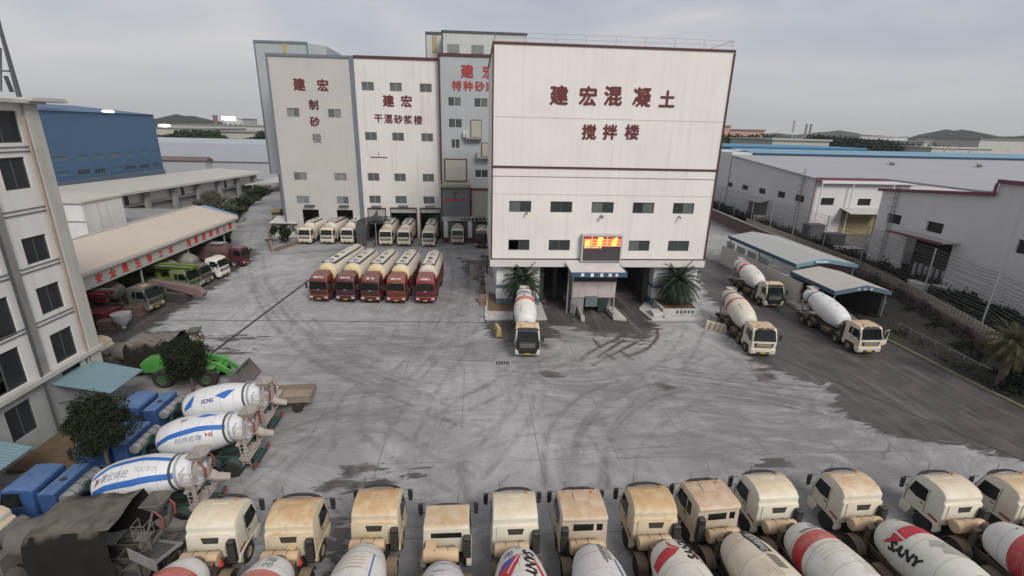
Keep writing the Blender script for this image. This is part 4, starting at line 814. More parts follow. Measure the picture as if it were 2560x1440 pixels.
# carports
def carport(label, x0_, x1_, y0_, y1_, ze, zr, xr, wallh, mtop, blue, txt=None):
    t_ = thing('carport', label, 'carport', ((x0_+x1_)/2, (y0_+y1_)/2, 0)); q = MB()
    q.slab((x0_,y0_,ze),(xr,y0_,zr),(xr,y1_,zr),(x0_,y1_,ze),.08); q.slab((xr,y0_,zr),(x1_,y0_,ze),(x1_,y1_,ze),(xr,y1_,zr),.08); q.build('roof', mtop, t_, world=True, smooth=False)
    q = MB(); q.add([(x0_,y0_,ze-.45),(xr,y0_,zr-.5),(x1_,y0_,ze-.45),(x1_,y0_,ze+.04),(xr,y0_,zr+.04),(x0_,y0_,ze+.04)]+[(x0_,y0_-.08,ze-.45),(xr,y0_-.08,zr-.5),(x1_,y0_-.08,ze-.45),(x1_,y0_-.08,ze+.04),(xr,y0_-.08,zr+.04),(x0_,y0_-.08,ze+.04)],
        [(0,1,4,5),(1,2,3,4),(6,11,10,7),(7,10,9,8),(0,5,11,6),(5,4,10,11),(4,3,9,10),(3,2,8,9),(2,1,7,8),(1,0,6,7)])
    q.build('front_fascia', blue, t_, world=True, smooth=False)
    q = MB(); q.box(x0_-.08, x0_, y0_-.08, y1_, ze-.45, ze+.04); q.build('side_fascia', mat('deep_blue_fascia', (.03,.075,.13), .6, .1), t_, world=True, smooth=False)
    if wallh:
        q = MB(); q.box(x0_-.9, x0_-.65, y0_-2.2, y1_, 0, wallh); q.box(x0_-.65, x1_-3, y0_+.6, y0_+.85, 0, wallh); q.build('wall', mat('carport_wall', (.46,.435,.41), .85, .08, .5, wpos=True, grime=(.3,.27,.24), grimeamt=.3), t_, world=True, smooth=False)
    q = MB(); [q.cyl((x, y, 0), (x, y, ze-.05), .08, n=6) for x in (x0_+.3, x1_-.3) for y in (y0_+.3, (y0_+y1_)/2, y1_-.3)]; q.build('post', STEEL, t_, world=True)
    return t_
c1 = carport('long carport with pale grey gable roof and blue edges beside the right truck lane', 41.5, 50.0, 58.6, 76.5, 4.6, 5.35, 45.4, 3.0, mat('carport_grey', (.36,.365,.355), .8, .06, .4, wpos=True, grime=(.28,.28,.27), grimeamt=.2), mat('mid_blue_fascia', (.14,.24,.31), .6, .1))
q = MB(); q.box(43.9,45.6,58.3,58.5,4.86,5.12); q.build('pale_patch', mat('pale_patch', (.36,.46,.52), .7, .1), c1, world=True, smooth=False)
for k in range(4): q = MB(); q.box(40.75, 40.95, 73.2-k*3.2, 75.4-k*3.2, 3.05, 3.95); q.build('window', GLW, c1, world=True, smooth=False)
c2 = carport('shorter beige roofed carport with blue edges and a black open front', 40.4, 47.2, 49.6, 57.8, 3.9, 4.6, 44.0, 0, mat('carport_beige', (.40,.385,.345), .85, .08, .4, wpos=True, grime=(.27,.25,.22), grimeamt=.3), mat('slate_blue_fascia', (.085,.12,.165), .6, .1))
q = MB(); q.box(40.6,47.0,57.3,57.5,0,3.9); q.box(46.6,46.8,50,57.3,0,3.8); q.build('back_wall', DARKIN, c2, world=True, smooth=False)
for i, ch in enumerate('洗车棚'):
    letters(ch, .3, lambda a, b_, d, i=i: (43.1+i*.75+a, 49.51-d*.3, 4.18+b_), mat('faded_white', (.4,.44,.47), .7, .1), c2, 'sign_letter', bold=.05)
q = MB(); q.box(39.7, 41.2, 54.2, 56.5, 0, .4); q.box(40.4,40.7,55.4,57.5,0,3.1); tag(q.build('end_wall', MATS['carport_wall'], smooth=False), 'short pale end wall marked 5 between the two carports', 'wall')
letters('5', .6, lambda a, b_, d: (40.55+a, 55.37-d*.3, 1.9+b_), REDL2, bpy.data.objects['end_wall'], 'painted_number', bold=.03)
# warehouses beyond the fence
WHG = mat('warehouse_grey', (.52,.52,.52), .65, .05, .25, wpos=True, panel=1.0, paneldark=.93, grime=(.38,.38,.37), grimeamt=.35); WHW = mat('warehouse_white', (.56,.55,.555), .6, .05, .25, wpos=True, panel=1.0, paneldark=.93)
RFG = mat('warehouse_roof', (.30,.305,.32), .6, .05, .1, wpos=True, corr=0); DKW = mat('black_window', (.012,.012,.014), .5, .2)
XA, YA = 63.5, 89.0
def wxp(a, b_, c, d, X): u0_, z1_ = WX(a, c, X); u1_, _ = WX(b_, c, X); z0_ = WX((a+b_)/2, d, X)[1]; z1_ = WX((a+b_)/2, c, X)[1]; return (min(u0_,u1_), max(u0_,u1_), z0_, z1_)
def wyp(a, b_, c, d, Y): u0_, z1_ = WY(a, c, Y); u1_, _ = WY(b_, c, Y); z0_ = WY((a+b_)/2, d, Y)[1]; z1_ = WY((a+b_)/2, c, Y)[1]; return (u0_, u1_, z0_, z1_)
wa = thing('warehouse', 'large pale warehouse with grey side wall, white front and maroon eaves', 'building', (95, 110, TZ))
ZA = WX(2042, 447, XA)[1]; yA1, zA1 = WX(1832, 389, XA)
lh = [wxp(a, b_, c, d, XA) for a, b_, c, d in ((1818,1832,456,467),(1856,1871,463,475),(1898,1915,471,485),(1945,1964,479,495),(1989,2012,488,505))]
fh = [wyp(2054,2087,495,513,YA), wyp(2146,2179,497,514,YA)]
mb = MB(); slope = (zA1-ZA)/(yA1-YA); wall(mb, '-X', XA, YA, yA1, TZ, ZA, lh, rev=.3, top=lambda y: ZA+(y-YA)*slope); mb.build('side_wall', WHG, wa, world=True, smooth=False)
bay = wyp(2106,2196,527,600,YA); bay = (bay[0], bay[1], TZ, bay[3])
mb = MB(); wall(mb, '-Y', YA, XA, 150, TZ, ZA, fh+[bay], rev=.3); mb.build('front_wall', WHW, wa, world=True, smooth=False)
mb = MB(); mb.slab((XA-.5, YA-.6, ZA+.15), (150, YA-.6, ZA+.15), (150, yA1, zA1+.2), (XA-.5, yA1, zA1+.2), .25); mb.build('roof', RFG, wa, world=True, smooth=False)
mb = MB()
for k in (1, 2): f = k/3; mb.box(XA, 150, YA+(yA1-YA)*f-.06, YA+(yA1-YA)*f+.06, ZA+.15+slope*(yA1-YA)*f, ZA+.24+slope*(yA1-YA)*f)
mb.build('roof_seam', mat('seam', (.28,.3,.33), .7, .1), wa, world=True, smooth=False)
mb = MB(); mb.box(XA-.6, 150, YA-.72, YA-.61, ZA-.25, ZA+.3); mb.box(XA-.05, XA+.15, YA-.06, YA-.003, TZ, ZA); mb.build('maroon_eaves', mat('maroon', (.13,.045,.06), .6, .1), wa, world=True, smooth=False)
mb = MB(); mb.box(XA+.6, 83, YA-.95, YA-.73, ZA-.75, ZA-.2); [mb.cyl((x, YA-.8, TZ), (x, YA-.8, ZA-.5), .12, n=6) for x in (XA+.8, 70.5, 78.5)]; mb.build('gutter', mat('gutter_white', (.6,.58,.59), .6, .05), wa, world=True)
for w in lh: q = MB(); q.box(XA+.25, XA+.29, w[0], w[1], w[2], w[3]); q.build('window', DKW, wa, world=True, smooth=False)
for w in fh: q = MB(); q.box(w[0], w[1], YA+.25, YA+.29, w[2], w[3]); q.build('window', DKW, wa, world=True, smooth=False)
q = MB(); q.box(bay[0], bay[1], YA+.26, YA+.3, TZ, bay[3]-.4); q.build('yellow_door', mat('ochre_door', (.28,.23,.12), .8, .1, wpos=True, grime=(.18,.15,.09)), wa, world=True, smooth=False)
q = MB(); q.slab((bay[0]-.6,YA-3,bay[3]-.1),(bay[1]+.4,YA-3,bay[3]-.1),(bay[1]+.4,YA,bay[3]+.55),(bay[0]-.6,YA,bay[3]+.55),.12); q.build('door_canopy', CONC, wa, world=True, smooth=False)
c_ = wxp(1872, 1925, 497, 560, XA); q = MB(); q.slab((XA-2.2,c_[0],c_[3]-.3),(XA,c_[0],c_[3]+.2),(XA,c_[1],c_[3]+.2),(XA-2.2,c_[1],c_[3]-.3),.12); q.build('side_canopy', CONC, wa, world=True, smooth=False)
q = MB(); q.box(XA-.1, XA-.01, c_[0]+.5, c_[1]-.5, TZ, c_[3]-.2); q.build('side_door', mat('brown_door', (.14,.12,.09), .9, .2), wa, world=True, smooth=False)
def ladder(par, x, y, z0_, z1_, ax='y'):
    q = MB(); e = (0, .5) if ax == 'y' else (.5, 0)
    for s_ in (0, 1): q.cyl((x+e[0]*s_, y+e[1]*s_, z0_), (x+e[0]*s_, y+e[1]*s_, z1_), .05, n=5)
    z = z0_
    while z < z1_: q.cyl((x, y, z), (x+e[0], y+e[1], z), .035, n=4); z += .5
    for z in np.arange(z0_+3, z1_, 1.2): q.tube([(x, y, z), (x-.6 if ax == 'y' else x, y if ax == 'y' else y-.6, z), (x-.6+e[0] if ax == 'y' else x+e[0], y+e[1] if ax == 'y' else y-.6, z), (x+e[0], y+e[1], z)], .03, 4)
    q.build('ladder', STEEL, par, world=True)
ladder(wa, XA-.25, YA+3.2, TZ, ZA+1.6)
for px, py in ((2232,407),(2450,412)):
    d = ray(px, py); x_, y_ = 0, 0
    for yy in np.arange(YA, yA1, .5):
        u, z = WY(px, py, yy)
        if z <= ZA+slope*(yy-YA)+.8: x_, y_ = u, yy; break
    else: x_, y_ = WY(px, py, 100)[0], 100
    zz = ZA+slope*(y_-YA); q = MB(); q.cyl((x_,y_,zz),(x_,y_,zz+.7),.5,.5,12); q.cyl((x_,y_,zz+.7),(x_,y_,zz+1.0),.9,.6,12); q.build('roof_vent', STEEL, wa, world=True)
# blue roofed hall beyond it
bh = thing('blue_roof_hall', 'hall with bright blue metal roof behind the pale warehouse', 'building', (120, 128, TZ))
zf = zA1+.75; q = MB(); q.box(XA+.02, 260, yA1+.5, yA1+24, TZ, zf); q.build('wall', WHG, bh, world=True, smooth=False); mat('blue_fascia2', (.03,.14,.26), .6, .1)
q = MB(); q.slab((XA+5.5,yA1+.2,zf+.02),(260,yA1+.2,zf+.02),(260,yA1+13,zf+.75),(XA+5.5,yA1+13,zf+.75),.02); q.build('roof', mat('blue_metal_roof', (.14,.27,.36), .5, .06, .2, wpos=True, corr=.6, corrdir=0), bh, world=True, smooth=False)
q = MB(); q.box(XA+5.4, 260, yA1+.0, yA1+.49, zf-.5, zf); q.build('dark_eaves', mat('navy', (.01,.04,.08), .6, .05), bh, world=True, smooth=False)
b2 = thing('blue_roof_hall', 'farther hall with darker blue roof strip beyond the bright blue roof', 'building', (100, 150, TZ)); q = MB(); q.box(72, 120, 150, 180, TZ, zf+.6); q.build('wall', MATS['blue_fascia2'], b2, world=True, smooth=False); q = MB(); q.box(71.5, 121, 149.5, 181, zf+.61, zf+1.1); q.build('roof', mat('mid_blue_roof', (.06,.20,.33), .5, .1), b2, world=True, smooth=False)
# nearer warehouse with its gable wall
XB = 58.5
wb = thing('warehouse', 'nearer grey warehouse with three black windows and a canopied doorway', 'building', (80, 56, TZ))
yB, zB = WX(2208, 477, XB); yB2, zB2 = WX(2490, 488, XB); yB3, zB3 = WX(2502, 456, XB); yB4, zB4 = WX(2600, 462, XB)
wh = [wxp(a, b_, c, d, XB) for a, b_, c, d in ((2220,2256,536,560),(2318,2362,556,583),(2440,2492,581,611),(2545,2600,603,640))]
dw = wxp(2268, 2390, 592, 640, XB); dw = (dw[0], dw[1], TZ, dw[3]-.4)
mb = MB(); wall(mb, '-X', XB, yB2, yB, TZ, zB, [h for h in wh+[dw] if h[0] > yB2], rev=.3, top=lambda y: zB+(zB2-zB)*(yB-y)/(yB-yB2)); wall(mb, '-X', XB, 20, yB2, TZ, zB3, [h for h in wh if h[1] < yB2], rev=.3)
mb.quad((XB,yB,TZ),(110,yB,TZ),(110,yB,zB),(XB,yB,zB)); mb.build('wall', WHG, wb, world=True, smooth=False)
mb = MB(); mb.box(XB-.4, 110, yB2-.2, yB+.4, zB2+.1, zB2+.35); mb.box(XB-.3, 110, 20, yB3, zB3, zB3+.3); mb.build('roof', RFG, wb, world=True, smooth=False)
mb = MB(); mb.add([(XB-.5,yB+.4,zB-.08),(XB-.5,yB2-.2,zB2-.1),(XB-.5,yB2-.2,zB2+.32),(XB-.5,yB+.4,zB+.32),(XB-.35,yB+.4,zB-.08),(XB-.35,yB2-.2,zB2-.1),(XB-.35,yB2-.2,zB2+.32),(XB-.35,yB+.4,zB+.32)], [(0,1,2,3),(4,7,6,5),(3,2,6,7),(0,4,5,1),(0,3,7,4),(1,5,6,2)])
mb.box(XB-.45, XB-.32, 20, yB3, zB3-.1, zB3+.35); mb.box(XB-.45,XB-.32,yB3-.15,yB3+.15,zB2,zB3-.1); mb.build('maroon_eaves', MATS['maroon'], wb, world=True, smooth=False)
for w in wh: q = MB(); q.box(XB+.25, XB+.29, w[0], w[1], w[2], w[3]); q.build('window', DKW, wb, world=True, smooth=False)
q = MB(); q.box(XB-2.5, XB-.01, dw[0]-.8, dw[1]+.8, dw[3]+.3, dw[3]+.45); q.build('door_canopy', mat('pinkish_canopy', (.40,.36,.345), .7, .1), wb, world=True, smooth=False); q = MB(); q.box(XB-2.55, XB-2.45, dw[0]-.85, dw[1]+.8, dw[3]+.2, dw[3]+.5); q.build('canopy_edge', MATS['maroon'], wb, world=True, smooth=False)
q = MB(); q.box(XB+1.5, XB+1.7, dw[0], dw[1], TZ, dw[3]); q.build('door_inside', DARKIN, wb, world=True, smooth=False)
for k in range(6):
    q = MB(); y = dw[0]+.8+k*(dw[1]-dw[0]-1.6)/6; q.box(XB+.8, XB+1.1, y, y+.35, TZ, TZ+2.2-.1*(k%2)); q.build('stacked_profile', mat('pale_goods', (.38,.38,.38), .7, .15), wb, world=True, smooth=False)
ladder(wb, XB-.25, yB-3, TZ, zB+.8)
# goods on the neighbouring terrace
rr = random.Random(11)
for px, py, w, h, lab, m_ in ((2245,655,2.6,1.6,'small white tank on the dark terrace','w'),(2288,735,1.0,1.4,'pale sign board with round mark on the terrace','w'),(2355,733,1.4,.7,'small white sign panel on the terrace','w'),(2460,735,5,1.6,'long dark container with pale lid near the grey warehouse','d'),(2530,755,3.5,1.8,'blue container at the right edge','b'),(2030,590,3.2,2.2,'dark goods stack before the white front','d'),(2080,610,3.0,1.8,'low dark machine by the fence','d'),(2120,635,3.6,1.0,'pale loading trailer on the terrace','w'),(1900,560,2.4,1.6,'parked white cart beside the long side wall','w')):
    x, y = G(px, py, TZ); q = MB(); q.box(x-w/2, x+w/2, y-1, y+1, TZ, TZ+h); q.box(x-w/2-.1, x+w/2+.1, y-1.1, y+1.1, TZ+h+.003, TZ+h+.15); q.box(x-w/2+.2,x-w/2+.5,y-1.15,y-1.01,TZ+.1,TZ+h-.1)
    tag(q.build('goods_box', {'w': MATS['pale_goods'], 'd': mat('dark_goods', (.07,.075,.08), .8, .3), 'b': mat('blue_goods', (.05,.10,.17), .7, .2)}[m_], bev=(.05,1)), lab, 'container')

# ------------------------------------------------------------------ kerbs and small yard things
q = MB(); q.prism([(.9,50.9),(7.9,50.9),(7.9,56.5),(.9,70)], 0.005, .18, 'z'); tag(q.build('planter_bed', CONC, bev=(.02,1)), 'raised paved strip under the left cycad by the tower corner', 'flower bed')
q = MB(); q.prism([(1.3,53.6),(7.0,53.2),(7.0,55.4),(1.5,60)], .185, .34, 'z'); tag(q.build('soil_bed', mat('reddish_soil', (.16,.095,.06), .95, .35, 1)), 'reddish soil around the left cycad', 'soil')
q = MB(); q.prism([(20.0,50.6),(26.9,50.6),(28.2,55),(21.0,56.5),(19.5,54)], 0.005, .2, 'z'); tag(q.build('planter_bed', CONC, bev=(.02,1)), 'pale paved corner under the right cycad', 'flower bed')
pb2 = thing('stone_planter', 'pale block planter with railing holes in front of the right cycad', 'planter', (23.5, 52.6, .2)); q = MB(); q.box(21.6,26.0,51.7,52.0,.205,1.0); q.box(21.6,21.9,52.0,55,.205,1.0); q.box(25.7,26.0,52.0,55,.205,1.0); q.build('rim', CONC, pb2, world=True, bev=(.03,1)); q = MB(); q.box(21.92,25.68,52.02,55,.21,.85); q.build('soil', MATS['reddish_soil'], pb2, world=True, smooth=False)
q = MB(); [q.box(23.2+k*.45, 23.45+k*.45, 51.66, 51.695, .5, .85) for k in range(5)]; q.build('slots', mat('slot_dark', (.08,.075,.07), .9, .1), pb2, world=True, smooth=False)
q = MB(); q.box(20.3,21.5,51.2,52.8,.205,.7); q.box(21.5,22.3,50.9,51.6,.205,.5); tag(q.build('stone_block', CONC, bev=(.04,1)), 'pair of stepped pale blocks left of the stone planter', 'blocks')
q = MB(); q.box(1.6,3.1,39.95,40.9,.004,.03); mf_ = tag(q.build('drain_cover', mat('drain_rim', (.33,.32,.31), .9, .1)), 'square drain grating in the yard before the front mixer truck', 'drain cover')
q = MB(); q.box(1.72,2.98,40.07,40.78,.031,.04); q.build('grating', mat('grating', (.05,.05,.05), .8, .3), mf_, smooth=False)
q = MB(); [q.box(1.85+k*.18,1.92+k*.18,40.1,40.75,.041,.055) for k in range(6)]; q.build('bars', STEEL, mf_, smooth=False)
for i, (px, py) in enumerate(((1772,822),(1784,825),(1797,828),(1809,832))):
    x, y = G(px, py); q = MB(); q.prism([(-.42,0),(.42,0),(.25,.85),(-.25,.85)], -.35, .35, 'y'); o = q.build('concrete_block', mat('cream_block', (.42,.37,.28), .9, .15), bev=(.04,1)); o.location = (x, y+.3, 0); o.rotation_euler.z = -.2
    tag(o, ('leftmost','second','third','rightmost')[i]+' cream barrier block behind the middle right mixer truck', 'barrier block', 'cream barrier blocks in a row')
x, y = G(1244, 836); bq = thing('road_barrier', 'small yellow and black striped barrier left of the front mixer truck', 'barrier', (x, y, 0), .2); q = MB(); q.prism([(-.3,0),(.3,0),(.16,1.0),(-.16,1.0)], -.7, .7, 'y'); q.build('body', mat('barrier_yellow', (.40,.30,.12), .8, .2), bq, bev=(.03,1)); q = MB(); q.box(-.31,.31,-.2,.0,.3,.6); q.build('black_stripe', STEELD, bq, smooth=False)
sp_ = thing('signal_post', 'grey post with square box at the left corner of the white tower', 'post', (.35, 60.5, 0)); q = MB(); q.cyl((0,0,0),(0,0,3.2),.08); q.cyl((0,0,2.6),(.9,-.2,2.4),.06); q.build('pole', STEEL, sp_); q = MB(); q.box(-1.3,-.1,-.25,.25,2.4,3.9); q.build('box', mat('box_brown', (.16,.14,.125), .8, .2), sp_, bev=(.04,1))
q = MB(); [q.box(.2+k*.02,1.0,56.5+k*3.5,57.6+k*3.5,.185,.9) for k in range(4)]; q.box(.3,1.1,55.4,70,.01,.18); tag(q.build('rubble_stack', mat('brick_rubble', (.19,.12,.09), .9, .4, 3), bev=(.03,1)), 'brown crates and rubble along the left side of the white tower', 'pile')
# corner barrier at the right frame edge
x, y = G(2556, 985); cbm = thing('corner_barrier', 'yellow black and white barrier post at the right picture edge', 'barrier', (x, y, 0)); q = MB(); q.box(-.35,.5,-.3,.3,0,.6); q.build('foot', CONC, cbm, bev=(.04,1)); q = MB(); q.box(-.2,.3,-.25,.25,.61,1.0); q.build('black_band', STEELD, cbm, smooth=False); q = MB(); q.box(-.2,.3,-.25,.25,1.01,1.6); q.build('yellow_band', mat('strong_yellow', (.5,.32,.04), .7, .2), cbm, smooth=False)
# small roof house and low brick wall left of the cream tankers
hu = thing('guard_hut', 'small hut with pale sloping roof left of the beige tower doors', 'hut', (-36.5, 96, 0)); q = MB(); q.box(-38.5,-34.2,94.6,98.5,0,2.7); q.build('wall', CONC, hu, world=True, smooth=False); q = MB(); q.slab((-39,93.6,2.8),(-33.9,93.2,2.8),(-33.3,97.8,3.3),(-39.2,98.6,3.3),.1); q.build('roof', mat('pinkish_white_sheet', (.48,.45,.46), .7, .1), hu, world=True, smooth=False)
q = MB(); pts = [(-43.2,108),(-41.5,100),(-38.5,92),(-35.6,85),(-34.3,82.0)]
for (ax_, ay), (bx_, by) in zip(pts, pts[1:]): q.slab((ax_-.2,ay,1.3),(bx_-.2,by,1.1),(bx_+.2,by,1.1),(ax_+.2,ay,1.3),1.3)
tag(q.build('brick_wall', mat('ochre_brick', (.22,.165,.11), .9, .3, 2), bev=(.03,1)), 'low ochre brick wall between the access road and the cream tankers', 'wall')
q = MB(); q.slab((-34.1,82.6,.6),(-33.8,82.6,.6),(-31.5,90,.6),(-31.9,90,.6),.6); tag(q.build('low_wall', mat('brown_kerbwall', (.17,.12,.10), .9, .3)), 'thin brown wall behind the leftmost cream tanker', 'wall')
bb2 = thing('hazard_block', 'pale block stack with black and yellow stripes at the beige tower corner', 'barrier', (-43, 108, 0))
for k, m_ in enumerate((CONC, STEELD, mat('haz_yellow', (.36,.27,.12), .8, .2), STEELD, MATS['haz_yellow'])): q = MB(); q.box(-.9,.9,-.7,.7,k*.62+.003,k*.62+.62); q.build('block', m_, bb2, smooth=False)
# dark tarpaulin lean-to beside the white tower
tp = thing('tarpaulin_tent', 'dark grey tarpaulin tent between the cream tankers', 'tent', (-19.8, 90, 0)); TARPD = mat('dark_tarp', (.06,.063,.063), .85, .35, 1.2, bump=.5, bscale=3)
q = MB(); nx_ = 10
for i in range(nx_+1):
    for j in range(nx_+1):
        u, v = i/nx_, j/nx_; q.v.append((-21.3+u*4.0+v*.9, 86.3+v*7.2, 4.0+.9*u*(1-v)+.25*v+.16*math.sin(i*2.1+j)+.10*math.cos(j*2.7)))
for i in range(nx_):
    for j in range(nx_): a = i*(nx_+1)+j; q.f.append((a, a+nx_+1, a+nx_+2, a+1))
q.build('roof_sheet', TARPD, tp, world=True); q = MB()
for j in range(12):
    a0, a1 = j/12, (j+1)/12; q.quad((-21.3+.05*math.sin(j*2), 86.3+a0*7.2, .0),(-21.3+.05*math.sin(j*2+2), 86.3+a1*7.2, 0),(-21.3,86.3+a1*7.2,4.0),(-21.3,86.3+a0*7.2,4.0))
for j in range(6):
    a0, a1 = j/14, (j+1)/14; q.quad((-21.3+a0*4.0, 86.3+.1*math.sin(j*3), 0),(-21.3+a1*4.0, 86.3+.1*math.sin(j*3+3), 0),(-21.3+a1*4.0,86.3,4.0+.9*a1),(-21.3+a0*4.0,86.3,4.0+.9*a0))
for j in range(8):
    a0, a1 = .55+j/18, .55+(j+1)/18; q.quad((-21.3+a0*4.0, 86.3, 4.9*a0+2.1-.5*(j%3)*.3),(-21.3+a1*4.0, 86.3, 4.9*a1+1.6),(-21.3+a1*4.0,86.3,4.05+.9*a1),(-21.3+a0*4.0,86.3,4.05+.9*a0))
q.build('side_sheet', TARPD, tp, world=True, smooth=False); q = MB(); [q.cyl((x, y, 0), (x, y, 4.2), .08, n=6) for x, y in ((-21.1,86.5),(-17.9,86.5),(-17.2,93),(-21.5,93))]; q.build('pole', STEEL, tp, world=True)

# pipe rail, stones and dark stacks on the bank
q = MB(); rl_ = [(45.4,35.2),(45.8,41),(46.2,46.5)]
for z in (.75, 1.25): q.tube([(x, y, z) for x, y in rl_], .035, 5)
for k in range(8): x = 45.4+.8*k/7; y = 35.2+11.3*k/7; q.cyl((x,y,.1),(x,y,1.3),.04,n=5)
tag(q.build('pipe_rail', STEEL), 'low grey pipe rail along the dark bank', 'railing')
q = MB(); rr = random.Random(9)
for k in range(46):
    f = k/46; x = 46.3+4.6*f+rr.uniform(-.2,.2); y = 33.5+22*f; s_ = rr.uniform(.25,.5); q.M = Matrix.Translation((x,y,1.05)) @ Matrix.Rotation(rr.uniform(0,3),4,'Z'); q.box(-s_,s_,-s_*.7,s_*.7,-.3,rr.uniform(.0,.25))
q.M = Matrix(); tag(q.build('edging_stones', mat('edging_stone', (.20,.17,.15), .95, .3, 2), bev=(.06,1)), 'ragged row of brownish stones along the middle of the bank', 'stones', kind='stuff')
# ------------------------------------------------------------------ plants
LEAF = {}
def leafmat(name, c, v=.45): return mat(name, c, .85, v, 1.3, spec=.08)
BARK = mat('bark', (.09,.07,.055), .95, .3)
def crown_mesh(rng, n, rx, ry, rz, cz, ls, clumps=26, stretch=1.0):
    """leaf-sized faces spread through uneven clumps"""
    mb = MB(); cl = []
    for k in range(clumps):
        a = rng.uniform(0, 2*PI); w = rng.uniform(-1, 1); r = rng.uniform(.35, .95); h = math.sqrt(max(0, 1-w*w)); cl.append((r*h*math.cos(a)*rx, r*h*math.sin(a)*ry, cz+r*w*rz, rng.uniform(.22, .42)))
    for k in range(n):
        c = cl[rng.integers(clumps)]; d = rng.normal(0, 1, 3); d /= np.linalg.norm(d); rr_ = c[3]*rng.uniform(.6, 1.05)
        p = Vector((c[0]+d[0]*rr_*rx, c[1]+d[1]*rr_*ry, c[2]+d[2]*rr_*rz*stretch)); nrm = Vector(d)+Vector(rng.normal(0, .6, 3)); nrm.normalize()
        a = nrm.orthogonal().normalized(); a = Matrix.Rotation(rng.uniform(0, 6.28), 3, nrm) @ a; b_ = nrm.cross(a); s_ = ls*rng.uniform(.6, 1.4)
        mb.quad(p-a*s_, p-b_*s_*.55, p+a*s_, p+b_*s_*.55)
    return mb
def tree(label, x, y, z, rx, ry, rz, cz, n, ls, m, trunk_r=.16, seed=1, name='tree', group=None, clumps=26, limbs=5, cat='tree'):
    rng = np.random.default_rng(seed); t_ = thing(name, label, cat, (x, y, z), rng.uniform(0, 6), group)
    crown_mesh(rng, n, rx, ry, rz, cz, ls, clumps).build('crown', m, t_, smooth=False)
    q = MB(); q.cyl((0,0,0),(0.05,0,cz*.6),trunk_r,trunk_r*.75,8,False); q.cyl((.05,0,cz*.6),(0,.05,cz),trunk_r*.75,trunk_r*.45,8,False)
    for k in range(limbs): a = k*2.4; q.cyl((0.05,0,cz*(.5+.08*k)),(math.cos(a)*rx*.65, math.sin(a)*ry*.65, cz+rz*(.1+.1*k)),trunk_r*.5,trunk_r*.15,6,False)
    q.build('trunk', BARK, t_); return t_
DG = leafmat('dark_leaves', (.019,.027,.014)); DG2 = leafmat('grey_green_leaves', (.085,.088,.065)); MG = leafmat('mid_green_leaves', (.055,.075,.035)); FG = leafmat('far_leaves', (.032,.045,.026)); DRY = leafmat('dusty_twigs', (.075,.067,.06))
tree('dark round topiary tree in front of the blue mixer trucks', -21.0, 24.75, 0, 1.7, 1.7, 1.8, 4.4, 20000, .065, DG, .12, 2, clumps=60)
tree('slimmer dark tree standing before the green loader', -22.6, 36.0, 0, 1.6, 1.6, 2.0, 3.2, 16000, .075, DG, .12, 3, clumps=50)
x, y = G(531, 540); tree('grey green feathery tree beside the curved access road', -58.5, 113, 0, 4.3, 4.0, 2.6, 3.6, 5000, .2, DG2, .2, 4, clumps=20)
rr = random.Random(2)
for i, (x, y) in enumerate(((-46.5,88.5),(-48.5,94),(-50.5,100),(-53,106.5),(-55.8,115),(-57.5,122),(-59.5,131),(-62,141),(-64,151))):
    tree('%s of the dark bushes lining the curved road' % ('nearest one','second','third','fourth','fifth','sixth','seventh','eighth','farthest one')[i], x, y, 0, 2.6, 3.6, 1.5+.3*(i%2), 1.5, 1500, .2, DG if i % 2 else MG, .1, 20+i, 'bush', 'bushes lining the curved road', 14, 3, 'bush')
x, y = G(715, 605); tree('dark bush with thin twigs left of the first cream tanker', -34.9, 88.5, 0, 1.7, 2.2, 1.5, 2.0, 1800, .16, DG, .1, 31, 'bush', None, 14, 4, 'bush')
tree('bare thin bush leaning over the corner of the access road', -36.3, 86.3, 0, .8, .9, .8, 1.3, 260, .1, MG, .06, 32, 'bush', None, 8, 4, 'bush')
tree('green bush spilling over the end of the long carport', 43.3, 57.9, 0, 2.0, 1.0, 1.1, 3.5, 2600, .13, MG, .12, 33, 'bush', None, 16, 4, 'bush')
tree('dark bush at the foot of the palm by the right picture edge', 45.6, 33.2, 0, 1.9, 2.2, 1.2, 1.1, 2600, .12, DG, .1, 34, 'bush', None, 14, 3, 'bush')
tree('dark bush under the bank at the right edge beyond the palm', 46.5, 30.8, 0, 1.7, 2.0, 1.3, 1.3, 2000, .12, DG, .1, 36, 'bush', None, 14, 3, 'bush')
tree('young conifer like tree by the ochre warehouse door', 66, 71, TZ, .7, .7, 1.9, 3.0, 900, .15, MG, .14, 35, 'tree', None, 12, 3)
# hedge on the terrace and dusty shrubs on the bank (nobody could count them)
def strip(name, label, pts, w, h, n, ls, m, seed, z=0):
    rng = np.random.default_rng(seed); mb = MB(); seg = list(zip(pts, pts[1:])); ln = [math.dist(a, b_) for a, b_ in seg]; tot = sum(ln)
    for k in range(n):
        d = rng.uniform(0, tot); i = 0
        while d > ln[i]: d -= ln[i]; i += 1
        a, b_ = seg[i]; f = d/ln[i]; x = a[0]+(b_[0]-a[0])*f; y = a[1]+(b_[1]-a[1])*f; hh = h*(.55+.45*math.sin(x*1.9+y*1.3)*math.sin(y*.7+1)); o = rng.uniform(-1, 1)
        p = Vector((x+o*w/2, y+rng.normal(0,.2), z+abs(rng.normal(.5,.3))*hh*(1-.5*abs(o)))); nrm = Vector(rng.normal(0, 1, 3)).normalized(); c = nrm.orthogonal().normalized()*ls*rng.uniform(.5, 1.5); e_ = nrm.cross(c)*.6
        mb.quad(p-c, p-e_, p+c, p+e_)
    return tag(mb.build(name, m, smooth=False), label, 'plants', kind='stuff')
strip('hedge', 'dark hedge growing behind the wire fence', [(x+2.2, y) for x, y in TL[:8]], 3.4, 2.2, 30000, .16, DG, 50, TZ)
